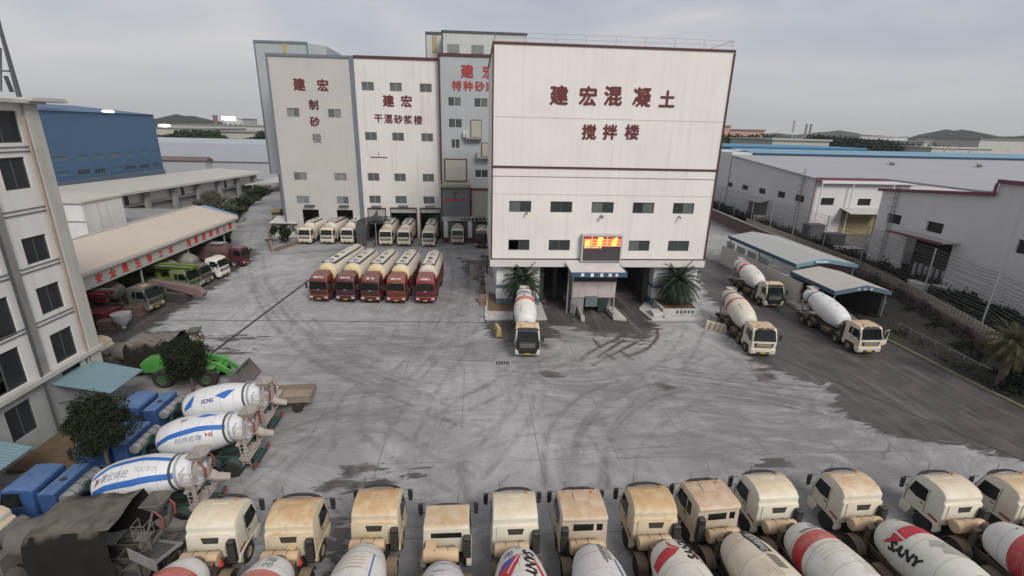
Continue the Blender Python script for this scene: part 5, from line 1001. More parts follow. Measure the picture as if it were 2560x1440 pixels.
strip('bank_shrubs', 'dark shrubs filling the bank below the pickets', [(46.0,31),(46.8,36),(48.2,42),(50.2,48),(52.8,56),(54.2,62)], 2.6, 1.1, 16000, .12, DG, 55, .9)
strip('undergrowth', 'dark undergrowth between the wire fence and the near warehouse', [(x+5.2, y) for x, y in TL[3:8]], 5.0, 1.3, 26000, .17, DG, 54, TZ)
strip('shrubs', 'dusty grey shrubs on the bank below the picket fence', [(47.3,33),(48.2,38),(50.3,44.5),(52.3,52),(54.5,61)], 2.2, 1.5, 16000, .11, DRY, 51, 1.5)
strip('shrubs', 'dry low plants along the foot of the bank', [(44.9,33),(45.2,38),(45.8,45),(48.0,54),(50.5,57)], 1.6, .9, 9000, .1, leafmat('dry_green', (.07,.07,.05)), 52, .3)
strip('road_hedge', 'continuous dark growth along the outer edge of the curved road', [(-43.6,82.5),(-45.2,88),(-48.8,96),(-52.6,106),(-57.5,122),(-62.5,140),(-65.5,160)], 2.6, 2.2, 12000, .2, DG, 53, 0)
# far woods
def wood(label, pts, Y, h, n, ls, seed, depth=25, m=FG):
    rng = np.random.default_rng(seed); mb = MB(); w = [WY(px, py, Y) for px, py in pts]
    for k in range(n):
        f = rng.uniform(0, len(w)-1); i = int(f); f -= i; X_ = w[i][0]*(1-f)+w[i+1][0]*f; T_ = w[i][1]*(1-f)+w[i+1][1]*f
        T_ += 1.6*math.sin(X_*.45+seed)*math.sin(X_*.13)+.8*math.sin(X_*1.3); u = rng.uniform(0, 1)**.6; yy = Y+rng.uniform(0, depth); p = Vector((X_, yy, max(.3, (T_)*u + rng.normal(0,.3))))
        nrm = Vector(rng.normal(0, 1, 3)).normalized(); c = nrm.orthogonal().normalized()*ls*rng.uniform(.5, 1.5); e_ = nrm.cross(c)*.7; mb.quad(p-c, p-e_, p+c, p+e_)
    return tag(mb.build('wood', m, smooth=False), label, 'trees', kind='stuff')
wood('dark wood behind the pale roofs at left', [(390,342),(430,334),(470,330),(500,334),(530,352)], 330, 0, 11000, .8, 60)
wood('dark trees between the cream factory and the left tower', [(590,358),(625,340),(650,334),(680,338)], 320, 0, 4000, .8, 61)
wood('dark trees in front of the pink blocks', [(1800,350),(1830,342),(1870,346),(1910,344),(1940,348)], 300, 0, 6000, .8, 62)
wood('dark belt of trees in the middle of the right plain', [(2055,352),(2080,345),(2120,345),(2160,352),(2200,350),(2240,357),(2280,360),(2335,372)], 320, 0, 13000, .8, 63)
wood('line of dark trees along the right horizon', [(1900,341),(1960,343),(2010,346),(2060,344),(2120,346)], 520, 0, 6000, 1.0, 66)
wood('scattered dark trees before the humped hill', [(2290,354),(2350,350),(2420,349),(2500,352),(2600,356)], 700, 0, 7000, 1.3, 67)
wood('small dark clump at the right of the plain', [(2330,378),(2370,370),(2430,374),(2440,380)], 300, 0, 3000, .7, 64)
# cycads
def cycad(label, x, y, s=1.0, seed=1, nf=46, trunk=1.3, L_=2.5, m=None, name='cycad', droop=1.0, cat='cycad', group='cycads flanking the tower entrance'):
    rng = np.random.default_rng(seed); t_ = thing(name, label, cat, (x, y, .2), 0, group); mb = MB()
    for k in range(nf):
        az = k*2.399; el = R(78)-R(88)*droop*(k/nf)**.85; ln = L_*s*rng.uniform(.88, 1.08); P_ = Vector((0, 0, trunk*s)); d = Vector((math.cos(az)*math.cos(el), math.sin(az)*math.cos(el), math.sin(el))); n = 24; side = Vector((-math.sin(az), math.cos(az), 0))
        for i in range(n):
            f = i/n; q_ = P_ + d*(ln/n); d = (d + Vector((0, 0, -.055-.03*f))).normalized()
            w = .5*s*math.sin(PI*min(1, .12+f*.95))**.6; up = side.cross(d).normalized()
            for sg in (-1, 1):
                tip = P_+side*sg*w+d*w*.45+up*.10*s - Vector((0,0,.06)); mb.quad(P_, P_+d*(ln/n)*.8, tip)
            mb.quad(P_-side*.02, P_+side*.02, q_+side*.015, q_-side*.015); P_ = q_
    mb.build('fronds', m or leafmat('cycad_green', (.032,.046,.030), .35), t_, smooth=False)
    q = MB(); q.lathe([(.30*s,0),(.34*s,.4*s),(.30*s,trunk*s*.8),(.2*s,trunk*s)], 12); q.build('trunk', BARK, t_); return t_
cycad('cycad palm behind the drum of the front mixer truck', 5.4, 54.0, 1.0, 5, 95, 3.3, 2.9, None, 'cycad', 1.25); cycad('fuller cycad palm in the stone planter right of the tower bays', 23.9, 53.9, 1.05, 6, 110, 3.2, 3.1, None, 'cycad', 1.3)
cycad('yellowing palm at the right picture edge above the bank', 44.9, 34.4, 1.0, 7, 50, 4.2, 2.6, leafmat('yellow_palm', (.062,.060,.030)), 'palm', 1.25, 'palm', None)
q = MB()
for k in range(8): x, y = G(1215+k*14, 790+6*math.sin(k*2)); q.cyl((x, y, .18), (x, y, .3), .3+.1*(k % 3), .1, 7)
tag(q.build('pebbles', CONC), 'pale stones scattered on the soil near the left cycad', 'stones', kind='stuff')
# ------------------------------------------------------------------ vehicle materials
DUSTC = (.46,.325,.185); DUSTP = (.47,.375,.26)
CABC = mat('cream_cab', (.60,.56,.46), .55, .07, 1.2, dust=DUSTC, dustamt=.95, grime=(.42,.30,.18), grimeamt=.35)
CABW = mat('white_cab', (.66,.65,.61), .5, .06, 1.2, dust=(.50,.40,.27), dustamt=.85, grime=(.4,.33,.24), grimeamt=.25)
CABCR = mat('tanker_cream_cab', (.60,.56,.46), .5, .06, 1.2, dust=(.47,.40,.29), dustamt=.85)
CABB = mat('blue_cab', (.030,.075,.20), .5, .12, 1.2, dust=(.095,.165,.31), dustamt=.9, grime=(.06,.09,.16), grimeamt=.4)
GLV = mat('vehicle_glass', (.008,.012,.011), .15, .1, spec=.3); BLK = mat('black_plastic', (.022,.022,.023), .6, .2, 3, dust=(.12,.10,.08), dustamt=.3)
TYR = mat('tyre', (.024,.023,.022), .9, .3, 4, dust=(.12,.10,.08), dustamt=.4); RIM = mat('dusty_rim', (.24,.20,.16), .8, .3, 4)
CHS = mat('muddy_chassis', (.085,.062,.045), .9, .4, 2.5, dust=(.30,.215,.14), dustamt=.6); CHSD = mat('dark_chassis', (.05,.045,.04), .9, .3, 2, dust=(.14,.12,.095), dustamt=.6)
CHSG = mat('green_chassis', (.02,.055,.05), .8, .3, 2, dust=(.10,.12,.10), dustamt=.5)
TNK = mat('dusty_water_tank', (.50,.37,.235), .7, .12, 2, dust=(.55,.39,.24), dustamt=.8, grime=(.36,.25,.16), grimeamt=.3); TNKS = mat('striped_steel_tank', (.30,.31,.32), .35, .3, 2.5, metal=.4, dust=(.3,.28,.24), dustamt=.3)
HOPW = mat('dirty_white_steel', (.36,.32,.29), .7, .2, 2, grime=(.2,.14,.1), grimeamt=.6); HOPG = mat('grey_hopper', (.30,.28,.25), .8, .25, 2)
LMP = mat('lamp_glass', (.50,.48,.42), .25, .1); PLT = mat('yellow_plate', (.42,.30,.06), .6, .1); REDL_ = mat('tail_red', (.4,.03,.02), .4, .1); ORR = mat('side_red', (.28,.03,.03), .6, .2)

def taper(z0, z1, k):
    return lambda x, y, z: (x*(1-k*max(0, min(1, (z-z0)/(z1-z0)))), y, z)
def wheel_set(root, axles, r=.52, w=.3, track=1.02, dual=(), m_rim=None):
    for i, y in enumerate(axles):
        for s in (-1, 1):
            ww = .56 if i in dual else w; xo = track if i not in dual else track-.12
            q = MB(); M_ = Matrix.Translation((s*xo, y, r)) @ Matrix.Rotation(PI/2, 4, 'Y')
            q.lathe([(r*.55,-ww/2),(r*.9,-ww/2),(r,-ww/2+.06),(r,ww/2-.06),(r*.9,ww/2),(r*.55,ww/2),(r*.55,-ww/2)], 18, M_); o = q.build('wheel', TYR, root)
            q = MB(); q.lathe([(0,ww/2-.10),(r*.22,ww/2-.06),(r*.25,ww/2-.12),(r*.5,ww/2-.12),(r*.56,ww/2-.01),(r*.56,-ww/2+.01),(0,-ww/2+.1)], 14, Matrix.Translation((s*xo, y, r)) @ Matrix.Rotation(s*PI/2, 4, 'Y')); q.build('rim', m_rim or RIM, o)
def cab(root, kind, m, W=1.16):
    low = 1.0
    if kind in ('round', 'porto'):
        prof = [(-.04,low),(.02,1.55),(-.02,1.85),(-.30,2.72),(-.48,2.95),(-.85,3.08),(-1.4,3.10),(-1.86,2.98),(-2.12,2.74),(-2.10,2.42),(-2.22,2.36),(-2.25,low+.1)]; roof = 3.1; rear = -2.25
    elif kind == 'flat':
        prof = [(-.04,low),(.02,1.55),(-.02,1.85),(-.30,2.78),(-.42,2.90),(-1.3,2.98),(-2.2,2.93),(-2.36,2.82),(-2.34,2.66),(-2.26,2.6),(-2.26,low+.1)]; roof = 2.98; rear = -2.26
    elif kind == 'low':
        prof = [(-.04,low),(.02,1.55),(-.02,1.80),(-.26,2.56),(-.40,2.70),(-1.1,2.74),(-1.72,2.70),(-1.84,2.6),(-1.78,low+.1)]; roof = 2.74; rear = -1.8
    elif kind == 'tank':
        prof = [(-.04,low),(.02,1.55),(-.02,1.85),(-.24,2.66),(-.42,2.86),(-1.0,2.98),(-1.6,2.92),(-1.9,2.7),(-1.92,low+.1)]; roof = 2.98; rear = -1.92
    else:                                            # tall tractor cab
        prof = [(-.04,low),(.04,1.5),(.0,1.85),(-.18,2.72),(-.26,2.92),(-.60,3.22),(-1.25,3.36),(-1.95,3.38),(-2.02,3.0),(-2.05,low+.1)]; roof = 3.35; rear = -2.25
    tf = taper(1.7, roof, .085 if kind != 'flat' else .05)
    q = MB(); q.prism(prof, -W, W, 'x'); q.build('cab_body', m, root, bev=(.11, 3, 35), fn=tf, ang=50)
    # bumper, step and wing
    q = MB(); q.prism([(-.02,.36),(.06,.5),(.06,.92),(-.02,1.02),(-.62,1.02),(-.62,.78),(-.45,.36)], -W+.0, W-.0, 'x'); q.build('bumper', m, root, bev=(.04,2))
    for s in (-1, 1):
        q = MB(); q.prism([(-.62,1.02),(-.80,1.12),(-2.2,1.12),(-2.3,.82),(-2.12,.55),(-1.98,.55),(-1.98,.92),(-1.8,1.02)], s*(W-.22), s*(W+.03), 'x'); q.build('wing', m, root, bev=(.03,1))
    for x_ in ((-.9, .9) if kind in ('round', 'porto', 'tank') else ()): q = MB(); q.tube([(x_*.98,-.50,roof-.17),(x_,-.9,roof-.03),(x_,-1.4,roof-.02),(x_,-1.8,roof-.13)], .022, 4); q.build('drip_rail', m, root, fn=tf)
    if kind in ('round', 'flat', 'porto'): q = MB(); q.cyl((.62,-.72,roof-.06),(.62,-.72,roof+.05),.07,.05,10); q.build('roof_beacon', mat('beacon_orange', (.42,.17,.04), .5, .2), root); q = MB(); q.tube([(-.72,-.55,roof-.08),(-.74,-.50,roof+.55)], .012, 4); q.build('aerial', BLK, root)
    # glass
    top = 2.68 if kind not in ('low', 'tank', 'tractor') else (2.5 if kind == 'low' else 2.6)
    yt = -.02 - (.28 if kind != 'tractor' else .15)*(top-1.85)/.87
    q = MB(); q.add([(x, y, z) for d in (-.02, .05) for (x, y, z) in ((-W+.10, .02+d, 1.74),(W-.10, .02+d, 1.74),(W-.16, yt+.02+d, top),(-W+.16, yt+.02+d, top))], [(0,1,2,3),(4,7,6,5),(0,4,5,1),(1,5,6,2),(2,6,7,3),(3,7,4,0)]); q.build('windshield', GLV, root, smooth=False, fn=tf)
    q = MB(); q.tube([(-.7,.075,1.93),(-.1,.0,2.15)], .015, 4); q.tube([(.25,.075,1.93),(.85,.0,2.15)], .015, 4); q.build('wiper', BLK, root)
    for s in (-1, 1):
        q = MB(); q.prism([(-.22,1.86),(-.40,2.52),(-1.20,2.52),(-1.24,1.80),(-.7,1.74)] if kind != 'flat' else [(-.22,1.86),(-.42,2.56),(-1.16,2.56),(-1.18,1.80),(-.7,1.74)], s*(W-.03), s*(W+.012), 'x'); q.build('side_window', GLV, root, smooth=False, fn=tf)
        if kind == 'flat':
            q = MB(); q.prism([(-1.27,1.84),(-1.27,2.54),(-1.62,2.54),(-1.66,1.84)], s*(W-.03), s*(W+.012), 'x'); q.build('side_window', GLV, root, smooth=False, fn=tf)
        q = MB(); q.prism([(-.16,1.08),(-.16,1.84),(-.13,1.84),(-.13,1.08)], s*(W-.01), s*(W+.008), 'x'); q.prism([(-1.30,1.08),(-1.30,2.62),(-1.275,2.62),(-1.275,1.08)], s*(W-.01), s*(W+.008), 'x'); q.box(s*(W),s*(W+.03),-1.2,-1.02,1.58,1.63); q.build('door_seam', BLK, root, smooth=False, fn=tf)
        q = MB(); q.tube([(s*(W-.08),-.12,2.52),(s*(W+.24),.02,2.46),(s*(W+.24),.02,1.92),(s*(W-.04),-.1,1.95)], .022, 5); q.box(s*(W+.12),s*(W+.36),-.05,.06,2.0,2.42); q.box(s*(W+.14),s*(W+.34),-.05,.05,1.76,1.97); q.build('mirror', BLK, root, bev=(.02,1))
        q = MB(); q.box(s*.72,s*(W-.06),.04,.085,.62,.84); q.build('headlight', LMP, root, bev=(.02,1))
    # grille
    q = MB()
    if kind in ('porto',):
        q.box(-.95,.95,.0,.065,1.08,1.84); q.box(-.85,.85,.04,.08,.55,1.02)
    else: q.prism([(-.92,1.50),(.92,1.50),(.80,1.08),(-.80,1.08)], .0, .055, 'y'); q.box(-.62,.62,.04,.075,.45,.62)
    g_ = q.build('grille', BLK, root, smooth=False)
    q = MB(); [q.box(-.70,.70,.056,.07,1.16+k*.11,1.19+k*.11) for k in range(4)]; q.build('grille_bars', m if kind != 'porto' else STEEL, g_, smooth=False)
    q = MB(); q.box(-.25,.25,.08,.10,.46,.60); q.build('licence_plate', PLT, root, smooth=False)
    if kind in ('round', 'flat', 'low', 'porto'):
        q = MB(); zz = roof-.17; rows_ = []
        for i in range(15):
            u = -1+2*i/14; x_ = u*1.04; yf = -.12-.20*abs(u)**3; zd = -.13*abs(u)**3 + (.03*math.sin(abs(u)*PI) if kind == 'flat' else 0); rows_.append([(x_, yf, zz+zd), (x_, yf-.26, zz+zd+.09), (x_, yf-.26, zz+zd+.03), (x_, yf+.01, zz+zd-.10)])
        for A_, B_ in zip(rows_, rows_[1:]):
            for k in range(4): q.quad(A_[k], B_[k], B_[(k+1) % 4], A_[(k+1) % 4])
        q.quad(*rows_[0]); q.quad(*rows_[-1]); q.build('sun_visor', BLK, root)
    if kind == 'flat':
        q = MB(); q.box(-.36,.36,-1.28,-.72,2.93,3.005); q.build('roof_hatch', mat('dust_hatch', (.46,.34,.25), .8, .15), root, bev=(.04,2))
        q = MB(); [q.cyl((x,-.36,2.9),(x,-.5,2.97),.03,n=6) for x in (-.8,-.27,.27,.8)]; q.build('roof_lamps', BLK, root)
        q = MB(); q.box(-.55,.45,rear-.03,rear+.05,2.02,2.48); q.box(.60,.90,rear-.03,rear+.05,2.02,2.48); q.build('rear_window', GLV, root, bev=(.03,1))
    elif kind == 'low':
        q = MB(); q.box(-.75,.75,rear-.03,rear+.05,2.02,2.46); q.build('rear_window', GLV, root, bev=(.03,1))
    elif kind in ('round', 'porto', 'tank'):
        q = MB(); q.prism([(-.42,2.31),(.42,2.31),(.35,1.93),(-.35,1.93)], rear-.03, rear+.05, 'y'); q.build('rear_window', mat('dusty_rear_glass', (.055,.052,.046), .4, .2), root, bev=(.015,1))
        if kind != 'tank':
            q = MB(); q.box(-.92,.92,rear-.028,rear+.03,1.2,2.38); o = q.build('rear_panel', m, root, bev=(.05,2)); 
            MB().box(-.34,.34,-1.0,-.97,3.06,3.115).build('roof_ridge', m, root, smooth=False); MB().box(-.34,.34,-1.45,-1.42,3.06,3.11).build('roof_ridge', m, root, smooth=False)
    if kind == 'tractor':
        q = MB(); q.box(-.85,.85,-.30,-.22,2.72,2.86); q.build('sun_visor', BLK, root, bev=(.02,1))
        q = MB(); q.prism([(-1.1,3.34),(-1.85,3.62),(-1.98,3.58),(-1.98,3.36)], -.85, .85, 'x'); q.build('wind_deflector', m, root, bev=(.05,2))
    return roof, rear
def chassis(root, m, L_=9.9, wheels=((-1.38,-3.2,-7.3,-8.65),(2,3)), m_rim=None):
    q = MB(); q.box(-.45,-.37,-L_,-.3,.72,1.0); q.box(.37,.45,-L_,-.3,.72,1.0)
    for y in np.arange(-.6,-L_,-1.15): q.box(-.37,.37,y,y+.1,.76,.94)
    for y in wheels[0]: q.cyl((-1.0,y,.52),(1.0,y,.52),.09,n=6)
    q.build('chassis', m, root, smooth=False)
    q = MB(); q.box(-.62,.62,-3.6,-.35,.40,.98); q.box(-.68,.68,-L_+.4,-3.6,.46,.71); q.build('underbody_shade', mat('shade_black', (.02,.018,.016), .9, .2), root, smooth=False)  # black boxes added to deepen the shade below the chassis
    wheel_set(root, wheels[0], dual=wheels[1], m_rim=m_rim)
    for s in (-1, 1):
        for y in wheels[0][1:]:
            q = MB(); pts = [(y+.66*math.cos(a), .52+.66*math.sin(a)) for a in np.linspace(R(12), R(168), 9)]; pin = [(y+.62*math.cos(a), .52+.62*math.sin(a)) for a in np.linspace(R(168), R(12), 9)]; q.prism(pts+pin, s*.72, s*1.22, 'x'); q.build('mudguard', m, root)
    MB().box(.62,1.15,-5.6,-4.3,.45,.98).build('side_tank', m, root, bev=(.06,2)); MB().box(-1.15,-.62,-5.3,-4.5,.5,.95).build('side_tank', m, root, bev=(.06,2))
    q = MB(); q.box(-1.15,1.15,-L_-.06,-L_+.05,.55,.85); q.build('rear_bumper', m, root, smooth=False)
    for s in (-1, 1): q = MB(); q.box(s*.75,s*1.1,-L_-.09,-L_-.061,.62,.78); q.build('tail_lamp', REDL_, root, smooth=False)
# ---- drum
TILT = R(11.0); D0 = Vector((0, -3.92, 1.98)); DL = 6.05
PROF = [(0,-.16),(.45,-.15),(.72,-.06),(.88,.10),(1.0,.5),(1.15,1.2),(1.19,2.0),(1.19,3.2),(1.10,3.9),(.92,4.8),(.88,5.1),(.84,5.98),(.64,6.05),(.55,5.9),(0,5.7)]
_pz = [p[1] for p in PROF[2:12]]; _pr = [p[0] for p in PROF[2:12]]
def RD(s): return float(np.interp(s, _pz, _pr))
def drum_matrix():
    Z = Vector((0, -math.cos(TILT), math.sin(TILT))); Y = Vector((0, math.sin(TILT), math.cos(TILT))); X_ = Y.cross(Z)
    M_ = Matrix((X_, Y, Z)).transposed().to_4x4(); M_.translation = D0; return M_
def drum(root, m, scale=1.0, rings=(.9, 2.05, 3.3, 4.2), back=0):
    q = MB(); prof = []
    fine = sorted(set([round(z, 3) for z in np.linspace(.1, 5.5, 28)]))
    prof = PROF[:4] + [(RD(z), z) for z in fine if z > .12 and z < 5.45] + PROF[10:]
    q.lathe(prof, 36); d = q.build('drum', m, root, ang=60); d.matrix_local = Matrix.Translation((0,-back,0)) @ drum_matrix() @ Matrix.Scale(scale, 4, (0,0,1))
    q = MB()
    for z in rings: r = RD(z); q.lathe([(r-.01,z-.012),(r+.004,z-.01),(r+.004,z+.01),(r-.01,z+.012)], 36)
    q.build('weld_ring', mat('weld_grey', (.33,.31,.28), .8, .2), d)
    q = MB(); r = RD(4.9); q.lathe([(r-.02,4.81),(r+.04,4.82),(r+.04,4.95),(r-.02,4.96)], 36); q.build('roller_ring', STEELD, d); return d
def dmap(s, a, off=.008):
    r = RD(s); t_ = a/r; return ((r+off)*math.sin(t_), (r+off)*math.cos(t_), s)
def decal(d, name, polys, m, off=.008):
    """polygons given as (distance along the axis, arc from the crown)"""
    mb = MB(); me = bpy.data.meshes.new(name); bm = bmesh.new()
    for p in polys:
        f = bm.faces.new([bm.verts.new((q_[0], q_[1], 0)) for q_ in p])
    bmesh.ops.triangulate(bm, faces=bm.faces[:])
    for _ in range(6):
        ed = [e for e in bm.edges if e.calc_length() > .16]
        if not ed: break
        bmesh.ops.subdivide_edges(bm, edges=ed, cuts=1); bmesh.ops.triangulate(bm, faces=bm.faces[:])
    for v in bm.verts: v.co = dmap(v.co.x, v.co.y, off)
    bmesh.ops.recalc_face_normals(bm, faces=bm.faces); bm.to_mesh(me); bm.free(); me.materials.append(m)
    o = bpy.data.objects.new(name, me); COL.objects.link(o); o.parent = d; return o
def dtext(d, txt, s0, a0, h, m, dir=1, width=None, bold=.03, shear=0):
    vs, fs, dim = glyphs(txt, bold, shear, .0); sv = h/dim[1]; su = sv if width is None else width/dim[0]
    mb = MB(); k = bold*h
    for j, (ex, ey) in enumerate(((0,0),(k,0),(-k,0),(0,k),(0,-k)) if bold > .04 else ((0,0),)):
        b_ = len(mb.v); mb.v += [dmap(s0+dir*(p[0]*su+ex), a0+dir*(p[1]*sv+ey), .012+.0015*j) for p in vs]; mb.f += [tuple(b_+i for i in f) for f in fs]
    return mb.build('drum_lettering', m, d, smooth=False)
def band(s0, s1, a0, a1): return [(s0,a0),(s1,a0),(s1,a1),(s0,a1)]
def mixer_rear(root, m=None, m2=None):
    m = m or HOPW; m2 = m2 or HOPG
    q = MB(); q.box(-.9,-.78,-9.55,-9.38,.9,2.7); q.box(.78,.9,-9.55,-9.38,.9,2.7); q.box(-.78,.78,-9.53,-9.4,2.0,2.15); q.cyl((-.84,-9.45,2.7),(-.35,-9.6,3.65),.05); q.cyl((.84,-9.45,2.7),(.35,-9.6,3.65),.05)
    q.box(-.9,.9,-9.6,-8.9,.95,1.02)
    for s in (-1, 1): q.cyl((s*.7,-8.95,1.9),(s*.42,-9.1,2.3),.14,.14,10); q.tube([(s*.84,-9.45,1.1),(s*.7,-8.3,1.0)], .05)
    q.build('rear_frame', m, root, smooth=False)
    q = MB(); rim = [(-.52,-9.15,3.98),(.52,-9.15,3.98),(.5,-9.95,4.02),(.25,-10.08,4.0),(-.25,-10.08,4.0),(-.5,-9.95,4.02)]; low_ = [(-.24,-9.45,3.45),(.24,-9.45,3.45),(.24,-9.7,3.4),(.12,-9.75,3.38),(-.12,-9.75,3.38),(-.24,-9.7,3.4)]
    for i in range(6): j = (i+1) % 6; q.quad(rim[i],rim[j],low_[j],low_[i]); c = lambda p: (p[0]*.93, -9.6+(p[1]+9.6)*.93, p[2]-.01); q.quad(c(rim[i]),c(rim[j]),low_[j],low_[i])
    q.tube(rim+[rim[0]], .03, 5); q.build('charge_hopper', m2, root, smooth=False)
    q = MB(); n = 8; f = lambda c, a, r: (c.x+r*math.cos(a), c.y, c.z+.28+r*math.sin(a)); P_ = [Vector((0,-9.75,2.45)), Vector((.15,-10.15,2.05)), Vector((.5,-10.55,1.75))]
    for c0, c1, r_0, r_1 in ((P_[0],P_[1],.36,.30),(P_[1],P_[2],.30,.25)):
        for j in range(n): a0, a1 = PI+PI*j/n, PI+PI*(j+1)/n; q.quad(f(c0,a0,r_0),f(c0,a1,r_0),f(c1,a1,r_1),f(c1,a0,r_1)); q.quad(f(c0,a0,r_0-.03),f(c0,a1,r_0-.03),f(c1,a1,r_1-.03),f(c1,a0,r_1-.03))
    q.cyl((0,-9.55,1.3),(.2,-10.2,2.0),.04); q.build('discharge_chute', m, root); q = MB()
    for j in range(n): a0, a1 = PI*.02+PI*.96*j/n, PI*.02+PI*.96*(j+1)/n; q.quad((.6*math.cos(a0),-9.62-.42*math.sin(a0),3.25),(.6*math.cos(a1),-9.62-.42*math.sin(a1),3.25),(.36*math.cos(a1),-9.7-.26*math.sin(a1),2.65),(.36*math.cos(a0),-9.7-.26*math.sin(a0),2.65))
    q.build('collecting_funnel', m, root)
    for x0_, x1_ in ((-.5,-.42),(.42,.5)): q = MB(); q.prism([(-9.75,3.75),(-10.05,3.3),(-10.0,2.7),(-9.9,2.7),(-9.93,3.3),(-9.68,3.7)], x0_, x1_, 'x'); q.build('splash_guard', mat('maroon_stripe', (.20,.06,.06), .7, .3, 2), root, bev=(.02,1))
    q = MB()
    for y0_ in (-9.62, -9.2): q.tube([(-1.02,y0_-.1,.75),(-1.02,y0_,2.75)], .028, 5)
    for k in range(7): q.cyl((-1.02,-9.70+k*.013,.9+k*.28),(-1.02,-9.28+k*.013,.9+k*.28),.02,n=4)
    q.box(-1.15,-.62,-9.65,-9.1,2.72,2.76)
    for z in (3.15, 3.5): q.tube([(-.62,-9.65,z),(-1.15,-9.65,z),(-1.15,-9.1,z),(-.62,-9.1,z)], .02, 5)
    for x_, y_ in ((-.62,-9.65),(-1.15,-9.65),(-1.15,-9.1),(-.62,-9.1)): q.cyl((x_,y_,2.76),(x_,y_,3.5),.02,n=4)
    q.build('ladder', m, root)
def front_stand(root, m): q = MB(); q.box(-.7,-.6,-3.6,-3.35,1.0,1.9); q.box(.6,.7,-3.6,-3.35,1.0,1.9); q.box(-.7,.7,-3.55,-3.32,1.8,2.0); q.cyl((0,-3.3,2.0),(0,-3.7,2.05),.3); q.build('drum_stand', m, root, smooth=False)
PROT = {}
def mixer_base(kind, m, mch, tank='dust', intake='R', rim=None):
    key = (kind, m.name, mch.name, tank, intake)
    if key in PROT:
        src = PROT[key]; r = src[0].copy(); COL.objects.link(r)
        for o in src[1]: copy_tree(o, r)
        return r
    r = thing('mixer_truck', '', 'mixer truck'); roof, rear = cab(r, kind, m); chassis(r, mch, m_rim=rim); front_stand(r, mch); mixer_rear(r)
    s = 1 if intake == 'R' else -1
    if tank == 'dust':
        q = MB(); q.cyl((-.92-s*.12,rear-.58,1.62),(.72-s*.12,rear-.58,1.62),.33,n=20); q.build('water_tank', TNK, r, bev=(.07,3,60), ang=50); q = MB(); [q.lathe([(.335,-.02),(.345,0),(.335,.02)], 20, Matrix.Translation((x,rear-.55,1.62)) @ Matrix.Rotation(PI/2, 4, 'Y')) for x in (-.5,.1)]; q.build('tank_strap', CHS, r)
        q = MB(); q.box(s*.82,s*1.16,rear-.34,rear-.03,1.0,2.25 if kind != 'flat' else 2.4); o = q.build('air_intake', BLK, r, bev=(.04,1))
        q = MB(); [q.box(s*.80,s*1.18,rear-.36,rear-.345,1.15+k*.14,1.2+k*.14) for k in range(7)]; q.build('intake_louvre', CHSD, o, smooth=False)
        q = MB(); q.box(-.3,.3,rear-.15,rear-.8,1.02,1.2); q.cyl((.35,rear-.3,1.0),(.35,rear-.3,1.8),.09,n=8); q.build('engine_cover', CHS, r)
    else:
        q = MB(); q.box(-1.22,1.22,-2.95,-2.15,1.0,2.55); q.build('equipment_box', m, r, bev=(.03,1)); q = MB(); q.cyl((-.1,-2.6,2.55),(-.1,-2.6,2.60),.16,n=14); q.build('box_lid', BLK, r)
        q = MB(); q.cyl((-1.1,-3.3,2.1),(1.1,-3.3,2.1),.30,n=18); q.build('water_tank', TNKS, r, bev=(.05,2,60)); q = MB(); [q.lathe([(.305,-.03),(.32,0),(.305,.03)], 18, Matrix.Translation((x,-3.3,2.1)) @ Matrix.Rotation(PI/2, 4, 'Y')) for x in (-.75,-.25,.25,.75)]; q.build('tank_strap', STEELD, r)
    PROT[key] = (r, list(r.children)); return r
def place(r, label, x, y, rz=0, group=None):
    r['label'] = label; r.location = (x, y, 0); r.rotation_euler = (0, 0, R(rz))
    if group: r['group'] = group
    return r
# ---- paints for drums
WHD = (.66,.66,.64); DR_ = (.42,.03,.045)
def dm(name, base=(.64,.64,.62), bands=None, dust=(.50,.40,.27), amt=.35, gr=(.40,.33,.25), ga=.4): return mat(name, base, .5, .07, .8, bands=bands, dust=dust, dustamt=amt, grime=gr, grimeamt=ga)
INK = mat('ink_black', (.015,.015,.018), .6, .1); INKR = mat('ink_red', (.44,.03,.045), .5, .1, 2); INKB = mat('ink_blue', (.03,.08,.33), .5, .1, 2); INKF = mat('ink_faded', (.17,.19,.25), .6, .4, 3); WHT = mat('paint_white', (.66,.65,.63), .5, .05); INKG = mat('scrape_grey', (.17,.16,.15), .8, .5, 3)

FR = 'mixer trucks in the front row'
row = [ # x, y(front), kind, label, rz
 (-12.30,20.9,'round','leftmost cream mixer truck of the front row, white drum with a red band',0),
 (-8.75,20.8,'round','front row mixer truck with orange dusted roof and green lettering on its drum',0),
 (-4.90,21.3,'round','front row mixer truck with heavily orange dusted numbered roof and plain whitish drum',-1),
 (-1.45,20.2,'low','front row mixer truck with low flat roofed cab and a black ring on its drum',0),
 (1.85,20.8,'round','front row mixer truck with blue and red painted drum lettered in black slanting letters',0),
 (5.20,20.8,'flat','front row mixer truck with flat hatch roof and black dashed stripes on a white drum',0),
 (8.80,20.9,'round','front row mixer truck with pale drum, red arrow and black slanting letters',0),
 (11.95,21.2,'flat','front row mixer truck standing askew with orange roof and black panel on cream drum',4),
 (15.50,21.6,'round','front row mixer truck with broad plain red band on a scratched white drum',1.5),
 (20.10,21.6,'round','front row mixer truck with peach roof and red arrow band on a greenish white drum',1.5),
 (25.35,21.2,'round','front row mixer truck second from the right edge with red banded white drum',2),
 (29.35,21.1,'round','rightmost mixer truck of the front row, cut by the picture edge',3)]
trucks = []
